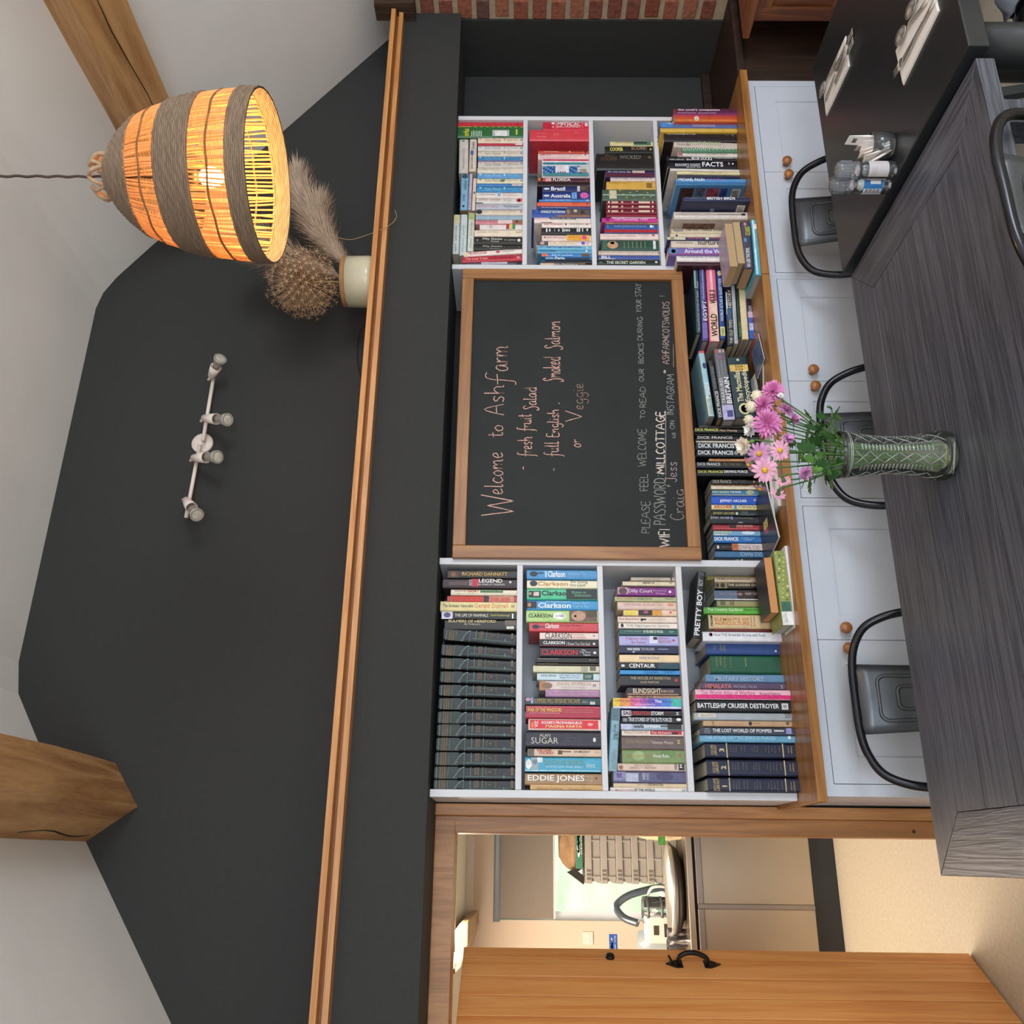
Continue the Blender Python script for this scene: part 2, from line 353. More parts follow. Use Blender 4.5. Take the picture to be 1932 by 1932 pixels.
# cupboards: three double-door units
CW = mat('c6cbd5', .42, 0, .02, 6); KNB = wood('8a4e26', 'b57844', 'x', .35, 30, 4, .1)
GAP = mat('4a4f56', .8, 0, 0)
def knob(parent, x, y, z):
    Mx = Matrix.Translation((x, y, z)) @ Matrix.Rotation(math.radians(90), 4, 'X')
    MB().lathe([(1e-6, 0), (.009, 0), (.008, .012), (.013, .018), (.0185, .024), (.0185, .031), (.014, .037), (1e-6, .039)], 20, M=Mx).build('knob', KNB, parent, True)
def cupboard(xa, xm, xb, fl_, fr_, label):
    t = thing('cupboard', ((xa+xb)/2, 3.0, 0), label, 'cupboard', group=None); ox, oy = t.location.x, t.location.y
    T = Matrix.Translation((-ox, -oy, 0)); y0 = 2.822
    zt, zb = WTZ-.031, .10
    MB().box(xa, xb, y0+.02, 3.29, zb, zt, M=T).build('carcass', CW, t)
    MB().box(xa, xa+fl_, y0, y0+.0195, zb, zt, M=T).box(xb-fr_, xb, y0, y0+.0195, zb, zt, M=T).box(xa+fl_, xb-fr_, y0, y0+.0195, zt-.028, zt, M=T).box(xa+fl_, xb-fr_, y0, y0+.0195, zb, zb+.03, M=T).build('face_frame', CW, t)
    MB().box(xa+.01, xb-.01, y0+.06, 3.28, 0, zb-.0005, M=T).build('plinth', CW, t)
    MB().box(xa+fl_+.0005, xb-fr_-.0005, y0+.014, y0+.0192, zb+.031, zt-.029, M=T).build('door_gap', GAP, t)
    for a, b, side in ((xa+fl_+.002, xm-.001, 1), (xm+.001, xb-fr_-.002, 0)):
        z0, z1 = zb+.032, zt-.030
        d = MB(); s = .078
        d.box(a, b, y0+.004, y0+.0125, z0, z1, M=T)
        for q in ((a, a+s, z0, z1), (b-s, b, z0, z1), (a+s, b-s, z0, z0+s), (a+s, b-s, z1-s, z1)):
            d.box(q[0], q[1], y0-.001, y0+.0045, q[2], q[3], M=T)
        dd = d.build('door', CW, t)
        # small bead round the sunk panel
        MB().tube([(a+s-ox, y0+.003-oy, z0+s), (b-s-ox, y0+.003-oy, z0+s), (b-s-ox, y0+.003-oy, z1-s), (a+s-ox, y0+.003-oy, z1-s)], .003, 6, True).build('bead', CW, dd)
        knob(dd, (b-.032 if side else a+.032)-ox, y0-.001-oy, z1-.085)
def cx(y): return onY(1560, y, 2.822).x
cupboard(.192, cx(1207), cx(947.5), .035, .014, 'white double cupboard under the worktop, nearest the doorway')
cupboard(cx(947.5)+.0005, cx(719.5), cx(521.5), .014, .012, 'white double cupboard under the worktop, middle of three')
cupboard(cx(521.5)+.0005, cx(325), 3.02, .014, .03, 'white double cupboard under the worktop, nearest the brick wall')
# ---------------------------------------------------------------- chalkboard
bx = [onY(851, 1055, 2.985), onY(875, 510, 2.985), onY(1288, 510, 2.985), onY(1322, 1055, 2.985)]
BX0, BX1 = (bx[0].x+bx[3].x)/2, (bx[1].x+bx[2].x)/2; BZ1, BZ0 = (bx[0].z+bx[1].z)/2, (bx[2].z+bx[3].z)/2
cb = thing('chalkboard', ((BX0+BX1)/2, 3.0, BZ0), 'large wood-framed chalkboard with a handwritten welcome, between the two bookcases', 'chalkboard')
T = Matrix.Translation(-cb.location)
FRM = wood('8a5a30', 'a9753f', 'x', .4, 6, 18, .1); FRZ = wood('8a5a30', 'a9753f', 'z', .4, 6, 18, .1)
fw_ = .046
def bm_():
    m, nt, b = newmat('blackboard'); N = nt.nodes; L = nt.links
    tc = N.new('ShaderNodeTexCoord'); n = N.new('ShaderNodeTexNoise'); n.inputs['Scale'].default_value = 5; n.inputs['Detail'].default_value = 7
    L.new(tc.outputs['Object'], n.inputs['Vector']); r = N.new('ShaderNodeValToRGB'); r.color_ramp.elements[0].color = lin('1a1d1c'); r.color_ramp.elements[1].color = lin('272b29')
    L.new(n.outputs['Fac'], r.inputs['Fac']); L.new(r.outputs['Color'], b.inputs['Base Color']); b.inputs['Roughness'].default_value = .55; b.inputs['Specular IOR Level'].default_value = .25
    return m
MB().box(BX0+.02, BX1-.02, 2.992, 3.0, BZ0+.02, BZ1-.02, M=T).build('board', bm_(), cb)
MB().box(BX0, BX0+fw_, 2.976, 3.001, BZ0, BZ1, M=T).build('rail', FRZ, cb, bevel=.003)
MB().box(BX1-fw_, BX1, 2.976, 3.001, BZ0, BZ1, M=T).build('rail', FRZ, cb, bevel=.003)
MB().box(BX0+fw_, BX1-fw_, 2.976, 3.001, BZ1-fw_, BZ1, M=T).build('rail', FRM, cb, bevel=.003)
MB().box(BX0+fw_, BX1-fw_, 2.976, 3.001, BZ0, BZ0+fw_, M=T).build('rail', FRM, cb, bevel=.003)
# handwriting: single-stroke letters laid as chalk ribbons
GL = {
'a': (.8, [[(.6, .45), (.35, .52), (.1, .3), (.2, .02), (.45, .05), (.6, .4), (.62, .1), (.78, .02)]]),
'b': (.7, [[(.1, 1), (.1, 0), (.1, .35), (.4, .5), (.6, .25), (.4, 0), (.1, .08)]]),
'c': (.7, [[(.6, .42), (.35, .52), (.1, .25), (.3, 0), (.65, .1)]]),
'd': (.8, [[(.6, .42), (.35, .5), (.1, .25), (.3, 0), (.58, .12), (.62, 1), (.62, .1), (.75, 0)]]),
'e': (.7, [[(.1, .22), (.45, .3), (.5, .46), (.3, .52), (.1, .3), (.22, .02), (.6, .1)]]),
'f': (.6, [[(.62, .95), (.45, 1.02), (.3, .8), (.26, .3), (.2, -.3), (.02, -.38)], [(.05, .45), (.55, .48)]]),
'g': (.75, [[(.6, .45), (.3, .5), (.1, .25), (.3, .02), (.58, .2), (.6, .45), (.6, -.2), (.4, -.42), (.1, -.3)]]),
'h': (.75, [[(.12, 1), (.12, 0), (.14, .3), (.4, .5), (.58, .35), (.58, .05), (.7, 0)]]),
'i': (.35, [[(.12, .48), (.14, .05), (.3, .02)], [(.13, .72), (.16, .75)]]),
'j': (.4, [[(.2, .48), (.2, -.3), (0, -.38)]]),
'k': (.7, [[(.12, 1), (.12, 0)], [(.55, .5), (.14, .22), (.6, 0)]]),
'l': (.4, [[(.14, 1), (.12, .1), (.2, 0), (.36, .06)]]),
'm': (1.1, [[(.1, .5), (.1, 0), (.14, .3), (.32, .5), (.46, .35), (.46, 0), (.5, .3), (.7, .5), (.86, .35), (.86, .05), (1, 0)]]),
'n': (.75, [[(.1, .5), (.1, 0), (.14, .3), (.38, .5), (.55, .35), (.55, .05), (.7, 0)]]),
'o': (.7, [[(.35, .5), (.1, .3), (.2, .02), (.48, .04), (.58, .3), (.38, .5), (.35, .48)]]),
'r': (.55, [[(.1, .5), (.12, 0), (.14, .28), (.3, .46), (.5, .46)]]),
's': (.6, [[(.5, .44), (.3, .52), (.14, .38), (.45, .18), (.35, .0), (.08, .06)]]),
't': (.55, [[(.25, .9), (.24, .12), (.36, 0), (.5, .08)], [(.02, .58), (.5, .62)]]),
'u': (.75, [[(.1, .5), (.1, .15), (.28, 0), (.52, .18), (.55, .5), (.56, .05), (.7, 0)]]),
'y': (.7, [[(.1, .5), (.15, .2), (.35, .1), (.55, .5), (.5, -.2), (.2, -.38)]]),
'A': (.9, [[(.05, 0), (.45, 1), (.82, 0)], [(.2, .36), (.68, .38)]]),
'B': (.7, [[(.1, 0), (.1, 1)], [(.1, 1), (.5, .92), (.5, .6), (.12, .52), (.6, .42), (.58, .08), (.1, 0)]]),
'C': (.75, [[(.68, .85), (.4, 1), (.1, .55), (.3, .02), (.7, .12)]]),
'D': (.75, [[(.1, 0), (.1, 1)], [(.1, 1), (.6, .8), (.62, .25), (.1, 0)]]),
'E': (.65, [[(.58, 1), (.1, 1), (.1, 0), (.6, 0)], [(.1, .52), (.5, .54)]]),
'F': (.6, [[(.56, 1), (.1, 1), (.1, 0)], [(.1, .52), (.45, .54)]]),
'G': (.8, [[(.68, .85), (.4, 1), (.1, .5), (.35, 0), (.7, .15), (.7, .45)], [(.42, .45), (.72, .45)]]),
'H': (.75, [[(.1, 1), (.1, 0)], [(.62, 1), (.62, 0)], [(.1, .5), (.62, .52)]]),
'I': (.3, [[(.14, 1), (.14, 0)]]),
'J': (.6, [[(.5, 1), (.48, .2), (.3, 0), (.08, .15)], [(.2, 1), (.7, 1)]]),
'K': (.7, [[(.1, 1), (.1, 0)], [(.62, 1), (.12, .45), (.65, 0)]]),
'L': (.6, [[(.1, 1), (.1, 0)], [(.1, 0), (.58, 0)]]),
'M': (.95, [[(.06, 0), (.14, 1)], [(.14, 1), (.46, .25)], [(.46, .25), (.78, 1)], [(.78, 1), (.86, 0)]]),
'N': (.75, [[(.1, 0), (.1, 1)], [(.1, 1), (.62, 0)], [(.62, 0), (.62, 1)]]),
'O': (.85, [[(.42, 1), (.1, .6), (.3, .02), (.66, .2), (.7, .75), (.42, 1)]]),
'P': (.65, [[(.1, 0), (.1, 1)], [(.1, 1), (.55, .9), (.5, .52), (.1, .45)]]),
'R': (.75, [[(.1, 0), (.1, 1)], [(.1, 1), (.56, .88), (.5, .55), (.12, .48)], [(.2, .48), (.65, 0)]]),
'S': (.7, [[(.6, .88), (.35, 1), (.12, .78), (.55, .35), (.4, .02), (.06, .1)]]),
'T': (.75, [[(.38, 1), (.36, 0)], [(.04, 1), (.7, 1)]]),
'U': (.75, [[(.1, 1), (.1, .25), (.35, 0), (.6, .25), (.62, 1)]]),
'V': (.8, [[(.05, 1), (.35, 0)], [(.35, 0), (.7, 1)]]),
'W': (1.1, [[(.02, 1), (.22, 0)], [(.22, 0), (.5, .8)], [(.5, .8), (.72, 0)], [(.72, 0), (1.02, 1)]]),
'Y': (.7, [[(.05, 1), (.32, .5)], [(.62, 1), (.3, .5), (.26, 0)]]),
'-': (.6, [[(.05, .4), (.5, .42)]]), ',': (.3, [[(.15, .1), (.1, -.2)]]), ':': (.3, [[(.12, .7), (.14, .74)], [(.12, .2), (.14, .24)]]),
'*': (.6, [[(.3, .9), (.3, .3)], [(.05, .75), (.55, .45)], [(.05, .45), (.55, .75)]]), '!': (.3, [[(.15, 1), (.13, .35)], [(.13, .05), (.14, .09)]]),
'+': (.6, [[(.3, .9), (.28, .1)], [(.05, .5), (.55, .5)]]), '&': (.6, [[(.3, .9), (.28, .1)], [(.05, .5), (.55, .5)]])}
SCRIPT_S = (.7, [[(.62, .82), (.4, 1), (.16, .8), (.5, .3), (.4, -.1), (.05, -.2), (.0, -.02)]])
def chalk(word, y0, y1, xt, xb, col, w=.0036, script=False, lowf=False):
    """word runs from image y0 (zoom px) down to y1; cap top at xt, baseline at xb"""
    def P(zx, zy): p = onY(840+zx/3.332, 490+zy/3.332, 2.9915); return Vector((p.x, 2.9912, p.z))-cb.location
    tot = sum(GL[ch][0] for ch in word if ch != ' '); mb = MB(); cur = 0
    for ch in word:
        wd, st = GL[ch]
        if ch == 'S' and script: st = SCRIPT_S[1]
        for s_ in st:
            pts = cr([(p[0], p[1], 0) for p in s_], 4) if len(s_) > 2 else [Vector((s_[0][0]+(s_[1][0]-s_[0][0])*q/3, s_[0][1]+(s_[1][1]-s_[0][1])*q/3, 0)) for q in range(4)]
            q3 = []
            for p in pts:
                zy = y0+(y1-y0)*(cur+p.x)/tot; zx = xb+(xt-xb)*p.y
                q3.append(P(zx+random.uniform(-1, 1), zy+random.uniform(-1, 1)))
            vs = []
            for i, p in enumerate(q3):
                a, b2 = q3[max(0, i-1)], q3[min(len(q3)-1, i+1)]; t = (b2-a); t.normalize()
                nrm = Vector((-t.z, 0, t.x))*(w*.5*random.uniform(.55, 1.15)); vs += [p+nrm, p-nrm]
            mb.add(vs, [(2*i, 2*i+1, 2*i+3, 2*i+2) for i in range(len(q3)-1)])
        cur += wd
    mb.build('handwriting', mat(col, .95, 0, .35, 300), cb)
PK, GR, PW = 'd9ab9c', '8f918c', 'd8c8c2'
chalk('W', 1610, 1468, 225, 430, PK); chalk('elcome', 1478, 1205, 245, 362, PK); chalk('to', 1118, 1035, 262, 362, PK)
chalk('Ash', 980, 785, 245, 368, PK); chalk('f', 790, 712, 255, 392, PK); chalk('arm', 705, 535, 255, 392, PK)
chalk('-', 1322, 1298, 470, 505, PK); chalk('fresh', 1238, 1112, 455, 545, PK); chalk('fruit', 1078, 970, 452, 540, PK); chalk('Salad', 945, 800, 490, 572, PK, script=True)
chalk('-', 1328, 1305, 665, 695, 'a08478'); chalk('full', 1238, 1142, 622, 712, PK); chalk('English', 1115, 940, 640, 712, PK); chalk(',', 912, 890, 690, 715, PK)
chalk('Smoked', 765, 610, 615, 722, PK, script=True); chalk('Salmon', 562, 385, 625, 720, PK, script=True)
chalk('or', 1182, 1128, 770, 852, PK); chalk('V', 1022, 940, 755, 858, PK, .003); chalk('eggie', 945, 775, 790, 868, '9a7c72', .003)
for wd, a, b2, t_, bl in (('PLEASE', 1722, 1515, 1235, 1285), ('FEEL', 1455, 1348, 1226, 1272), ('WELCOME', 1300, 1062, 1212, 1262), ('TO', 1000, 943, 1228, 1255), ('READ', 932, 798, 1224, 1260), ('OUR', 768, 682, 1218, 1248), ('BOOKS', 655, 522, 1214, 1246), ('DURING', 510, 358, 1208, 1240), ('YOUR', 330, 248, 1200, 1232), ('STAY', 235, 148, 1196, 1232)):
    chalk(wd, a, b2, t_, bl, GR, .0028)
chalk('WIFI', 1805, 1688, 1345, 1412, PW, .004); chalk('PASSWORD', 1668, 1372, 1312, 1385, GR, .0036); chalk(':MILLCOTTAGE', 1362, 952, 1326, 1378, PW, .0048)
chalk('-', 1400, 860, 1368, 1398, GR, .003)
chalk('Craig', 1642, 1438, 1415, 1500, 'a0908c', .003); chalk('+', 1432, 1412, 1385, 1420, GR, .003); chalk('Jess', 1402, 1268, 1385, 1455, 'b09a98', .003)
chalk('us', 1122, 1085, 1408, 1446, GR, .003); chalk('ON', 1068, 1008, 1412, 1442, GR, .003); chalk('INSTAGRAM', 978, 718, 1392, 1438, GR, .003); chalk('*', 715, 692, 1368, 1396, PW, .003)
chalk('ASHFARMCOTSWOLDS', 658, 262, 1366, 1408, 'b49a94', .003); chalk('!', 240, 215, 1348, 1382, GR, .003); chalk('-', 690, 500, 1410, 1452, 'a08478', .0025)
# ================================================================ books
PAGES = {}
def pages_mat(h):
    if h in PAGES: return PAGES[h]
    m, nt, b = newmat('pages_'+h); N = nt.nodes; L = nt.links
    tc = N.new('ShaderNodeTexCoord'); w = N.new('ShaderNodeTexWave'); w.inputs['Scale'].default_value = 260; w.inputs['Distortion'].default_value = 2
    L.new(tc.outputs['Object'], w.inputs['Vector']); r = N.new('ShaderNodeValToRGB'); c = lin(h)
    r.color_ramp.elements[0].color = tuple(v*.78 for v in c[:3])+(1,); r.color_ramp.elements[1].color = c
    L.new(w.outputs['Fac'], r.inputs['Fac']); L.new(r.outputs['Color'], b.inputs['Base Color']); b.inputs['Roughness'].default_value = .9
    PAGES[h] = m; return m
def cover_mat(h): return mat(h, .42, 0, .12, 25)
MT_RUN = Matrix(((0, 1, 0, 0), (0, 0, -1, 0), (-1, 0, 0, 0), (0, 0, 0, 1)))     # reads from book top to book foot
MT_UP = Matrix(((0, -1, 0, 0), (0, 0, -1, 0), (1, 0, 0, 0), (0, 0, 0, 1)))      # reads from foot to top
MT_ACR = Matrix(((1, 0, 0, 0), (0, 0, -1, 0), (0, 1, 0, 0), (0, 0, 0, 1)))      # reads across the spine
def make_book(base, ang, t, h, d, col, label, group, segs, hard=False, pg='e2d6bc', name='book', yaw=0, flip=False):
    """base: middle of the spine's foot; ang: lean about the depth axis; t thickness, h height, d depth"""
    o = thing(name, base, label, 'book', (0, ang, yaw), group)
    c = .0026 if hard else .0012; ht = t/2; ins = .0035 if hard else .0008
    rb = .0022 if t > .014 else .001
    prof = [(-ht, d), (-ht, .004), (-ht*.8, .0008), (-ht*.4, .0), (ht*.4, .0), (ht*.8, .0008), (ht, .004), (ht, d), (ht-c, d), (ht-c, .006), (-ht+c, .006), (-ht+c, d)]
    if flip: prof = [(x, d-y) for x, y in prof]
    MB().prism(prof, 0, h, 'z').build('cover', cover_mat(col), o, auto=True)
    if t-2*c > .001: MB().box(-ht+c+.0001, ht-c-.0001, *((ins, d-.0065) if flip else (.0065, d-ins)), ins, h-ins).build('pages', pages_mat(pg), o)
    for s in segs:
        k, za, zb, xa, xb = s[:5]          # za>zb heights on the spine (za nearer book top), xa<xb across
        if k == 'P':
            y = -.0004-.00012*s[6]
            MB().quad((xa, y, zb), (xb, y, zb), (xb, y, za), (xa, y, za)).build('printed_band', mat(s[5], .45, 0, .2, 60), o)
        elif k == 'O':
            y = -.0009; n = 14
            MB().add([((xa+xb)/2+(xb-xa)/2*math.cos(q*2*math.pi/n), y, (za+zb)/2+(za-zb)/2*math.sin(q*2*math.pi/n)) for q in range(n)], [tuple(range(n))]).build('printed_spot', mat(s[5], .45, 0, .2, 60), o)
        else:
            y = -.0016
            w, hh = (za-zb, xb-xa)
            if k == 'T': M = Matrix.Translation((xa, y, za)) @ MT_RUN
            elif k == 'U': M = Matrix.Translation((xb, y, zb)) @ MT_UP
            else: M = Matrix.Translation((xa, y, zb)) @ MT_ACR; w, hh = xb-xa, za-zb
            text(s[6], o, M, max(w, .002), max(hh, .0012), s[5], bold=.018 if s[7] else 0)
    return o
NB = 0
def row(spec, rx, ry, rs, zfoot=None, Y=3.012, where='', group='', count_from=None, order=1, depth=.14, lim=None):
    rowlim = lim
    """spec lines (zoom pixels of region rx,ry scale rs):
       R rx ry rs                      change region
       B y0 y1 x0 color flags ; look   a standing book   (flags: h hard, L<deg>, D<depth>, b<foot px>, r<recess>)
       F ya0,ya1 xa0,xa1 .. lying book: F y0 xa0 xa1 y1 xb0 xb1 color flags ; look
       T/U/V x0 x1 y0 y1 color TEXT    P/O x0 x1 y0 y1 color    (! before colour = bold)"""
    global NB
    books = []; reg = (rx, ry, rs)
    for ln in spec.strip().split('\n'):
        ln = ln.strip()
        if not ln: continue
        k = ln[0]
        if k == 'R': a = ln.split(); reg = (float(a[1]), float(a[2]), float(a[3])); continue
        if k in 'BF': books.append(dict(k=k, ln=ln[1:], reg=reg, segs=[])); continue
        books[-1]['segs'].append((ln, reg))
    n = len([b for b in books if b['k'] == 'B'])
    ib = 0
    for b in books:
        head, look = b['ln'].split(';'); a = head.split(); look = look.strip(); rx, ry, rs = b['reg']
        px = lambda x, y, rg=None: ((rg or b['reg'])[0]+x/(rg or b['reg'])[2], (rg or b['reg'])[1]+y/(rg or b['reg'])[2])
        if b['k'] == 'B':
            y0, y1, x0 = map(float, a[:3]); col = a[3]; fl = a[4:]
        else:
            y0, xa0, xa1, y1, xb0, xb1 = map(float, a[:6]); col = a[6]; fl = a[7:]
        hard = 'h' in fl; lean = 0; dep = depth; yy = Y; foot = None; pg = 'e2d6bc'; yawd = 0
        for f in fl:
            if f[0] == 'L': lean = math.radians(float(f[1:]))
            if f[0] == 'D': dep = float(f[1:])
            if f[0] == 'r': yy = Y+float(f[1:])
            if f[0] == 'b': foot = float(f[1:])
            if f[0] == 'g': pg = f[1:]
            if f[0] == 'Y': yy = float(f[1:])
            if f[0] == 'w': yawd = math.radians(float(f[1:]))
        if b['k'] == 'B':
            zf = zfoot
            ym = (y0+y1)/2
            if foot is not None: p = onZ(*px(foot, ym), WTZ+.0005); yy = max(p.y, 2.815); zf = WTZ+.0005
            # the lean moves the foot sideways relative to the top: the y range is given at mid height
            top_ = onY(*px(x0, ym), yy); h = top_.z-zf
            A, C = onY(*px(x0, y1), yy), onY(*px(x0, y0), yy)
            t = (C.x-A.x)*(1/math.cos(lean))-.0006; xc = (A.x+C.x)/2
            ang = lean; h2 = h/math.cos(lean)
            if rowlim:                       # keep clear of the bookcase's own boards
                lo, hi = rowlim[0]+.0012, rowlim[1]-.0012
                if t > .03 and xc-t/2 < lo: t -= lo-(xc-t/2); xc = lo+t/2
                xc = min(max(xc, lo+t/2), hi-t/2)
            base = Vector((xc-math.tan(lean)*h/2, yy, zf+abs(math.sin(lean))*t/2))
            if rowlim: base.x = min(max(base.x, lo+t/2), hi-t/2)
            ib += 1; nth = ib if order > 0 else n-ib+1
            label = f'{look}, {ORD[nth]} from {count_from}, {where}'
        else:
            A0, A1 = onY(*px(xa0, y0), yy), onY(*px(xa1, y0), yy); B0, B1 = onY(*px(xb0, y1), yy), onY(*px(xb1, y1), yy)
            a_, b_ = (A0+A1)/2, (B0+B1)/2; dv = b_-a_; h2 = dv.length
            ang = math.atan2(dv.x, dv.z); t = ((A0-A1).length+(B0-B1).length)/2*abs(math.sin(ang))-.0006
            base = Vector((a_.x, yy, a_.z)); label = look
        inv = (Matrix.Translation(base) @ Matrix.Rotation(ang, 4, 'Y')).inverted()
        segs = []; np_ = 0
        for ln, rg in b['segs']:
            q = ln.split(None, 6); k = q[0]; sx0, sx1, sy0, sy1 = map(float, q[1:5]); c = q[5]; bold = c[0] == '!'; c = c.lstrip('!')
            if b['k'] == 'B':
                mx, my = (sx0+sx1)/2, (sy0+sy1)/2
                za = (inv @ onY(*px(sx0, my, rg), yy)).z; zb = (inv @ onY(*px(sx1, my, rg), yy)).z
                l0 = (inv @ onY(*px(mx, sy1, rg), yy)).x; l1 = (inv @ onY(*px(mx, sy0, rg), yy)).x
            else:
                # lying book: sx range = fraction of thickness (0 top..1 bottom), sy = zoom y
                za = (inv @ onY(*px((xa0+xa1)/2, sy0, rg), yy)).z; zb = (inv @ onY(*px((xa0+xa1)/2, sy1, rg), yy)).z
                za, zb = max(za, zb), min(za, zb); l0, l1 = t/2-sx1*t, t/2-sx0*t
            lim = t/2-.0004
            if k in 'PO': l0, l1 = max(l0, -lim), min(l1, lim); za, zb = min(za, h2), max(zb, 0)
            if k != 'P' and k != 'O' and l1-l0 > 2*lim: l0, l1 = -lim*.9, lim*.9
            sh = 0
            if l0 < -lim: sh = -lim-l0
            if l1 > lim: sh = lim-l1
            l0 += sh; l1 += sh
            if l1 <= l0 or za <= zb: continue
            if k in 'PO': segs.append((k, za, zb, l0, l1, c, np_)); np_ += 1
            else: segs.append((k, za, zb, l0, l1, c, q[6] if len(q) > 6 else '', bold))
        make_book(base, ang, max(t, .003), h2, dep, col, label, group, segs, hard, pg, yaw=yawd, flip='e' in fl); NB += 1
DW = 'doorway'; LB = 'of doorway bookcase'; RB = 'of alcove bookcase'; AW = 'alcove'
# ---- bookcase by the doorway, top shelf
VOLS = [(694, 818, 205, 4.6), (846, 966, 180, 3.2), (978, 1098, 170, 2.4), (1112, 1232, 165, 1.8)]
VOL2 = [(66, 184, 155, 1.3), (200, 320, 150, 1.0), (335, 460, 140, .8), (465, 590, 135, .6), (600, 735, 125, .5), (745, 882, 115, .3), (890, 1018, 105, .2), (1024, 1142, 98, 0)]
sp = '''B 80 166 240 1c1512 D.15 ; black book with gold capitals
T 385 845 106 142 !c9a25a RICHARD DANNATT
T 450 785 146 160 6b5a3c LEADING FROM THE FRONT
T 535 700 92 104 6b5a3c GENERAL SIR
P 245 350 92 160 4a2c1a
O 270 330 100 150 7c5030
B 168 268 190 2a1216 D.16 ; dark maroon book with pink panel
P 480 556 169 250 b8203a
P 250 445 200 235 5a4244
V 455 490 180 240 e8dede PHOTO
T 555 795 174 212 !f4eeee LEGEND
T 540 815 222 240 e8dede THE GENESIS OF CIVILISATION
O 862 885 195 218 e8dede
B 278 338 272 ece0c8 ; cream book with green title panel
P 570 800 279 312 2d6a3a
P 275 936 318 338 d8ccb4
T 305 435 288 304 8a2a22 THE BACKYARD
T 443 560 283 310 !a8261e GOAT
T 580 790 287 303 d8e4c8 An Introductory Guide
B 340 408 235 b5402f ; red thriller with red capitals
P 660 910 341 408 c98a72
P 605 655 345 408 2c2420
T 290 605 352 407 !e8342a PATTERSON
T 670 865 362 406 !d8342a DOWN UNDER
B 396 498 165 e8d89c h ; tall pale yellow book
T 190 500 428 460 3a3424 The Amateur Naturalist
T 510 850 422 466 e2885a Gerald Durrell
T 885 918 438 466 3a3424 NF
B 500 582 178 17171a h ; black book with lavender end label
P 178 290 503 578 d8d4e6
O 200 270 512 565 5a5478
T 312 650 528 557 f0ead8 THE LIFE OF MAMMALS
T 675 868 530 560 d8d060 David Attenborough
P 890 905 525 575 e8e8e8
B 584 690 210 231e1a ; dark brown book with pale gold capitals
T 250 730 586 613 !d8c890 BULMERS OF HEREFORD
T 410 570 624 640 cfc8b8 Bill Wilkinson
P 835 910 653 680 d8d8d4
P 820 930 588 645 6a5c50'''
def vol(y0, y1, x0, lean, num):
    s = f'\nB {y0} {y1} {x0} 15191b h L{lean} D.2 ; black gilt encyclopedia volume {num}'
    x1 = 915; d = y1-y0; f = lambda v: x0+(x1-x0)*v; g = lambda v: y0+d*v
    s += f'\nP {f(.02):.0f} {f(.035):.0f} {g(0)} {g(1)} 4a645e\nP {f(.05):.0f} {f(.155):.0f} {g(0)} {g(1)} 4c3f28'
    for i in range(7): s += f'\nP {f(.055+.014*i):.0f} {f(.062+.014*i):.0f} {g(.05+.03*(i%2))} {g(.95)} {"7c6640" if i % 2 else "2a2418"}'
    s += f'\nP {f(.165):.0f} {f(.175):.0f} {g(0)} {g(1)} 4a645e\nP {f(.18):.0f} {f(.29):.0f} {g(0)} {g(1)} 24302c\nP {f(.36):.0f} {f(.37):.0f} {g(0)} {g(1)} 4a645e\nP {f(.385):.0f} {f(.97):.0f} {g(.8)} {g(.86)} 4c6862\nP {f(.86):.0f} {f(.875):.0f} {g(.72)} {g(.95)} 62807a'
    for j in range(9):
        t = j/8; v = .24+.12*t; w = .8-.75*math.sin(t*1.5)
        s += f'\nP {f(v):.0f} {f(v+.018):.0f} {g(max(0,w))} {g(min(1,w+.07))} 76968a'
    s += f'\nO {f(.195):.0f} {f(.225):.0f} {g(.72)} {g(.95)} c9a860'
    for v in (.45, .6): s += f'\nP {f(v):.0f} {f(v+.006):.0f} {g(0)} {g(.78)} 6a8a82'
    for v in (.505, .525, .545): s += f'\nP {f(v):.0f} {f(v+.01):.0f} {g(.1)} {g(.7)} 7a6240'
    s += f'\nV {f(.635):.0f} {f(.655):.0f} {g(.2)} {g(.7)} 8a7048 VOLUME\nV {f(.675):.0f} {f(.705):.0f} {g(.36)} {g(.54)} 9a8050 {num}\nV {f(.755):.0f} {f(.772):.0f} {g(.2)} {g(.7)} 8a7048 EXPLORE'
    s += f'\nP {f(.955):.0f} {f(.985):.0f} {g(.05)} {g(.75)} 6a5636'
    return s
num = 12
for v in VOLS: sp += vol(*v, num); num -= 1
sp += '\nR 800 1280 5.367'
for v in VOL2: sp += vol(*v, num); num -= 1
row(sp, 800, 1060, 5.367, zfoot=LS[0][1]+.0003, where='top shelf '+LB, lim=(LU['xi0'], LU['xi1']), group='books on the top shelf by the doorway', count_from=DW, order=-1)
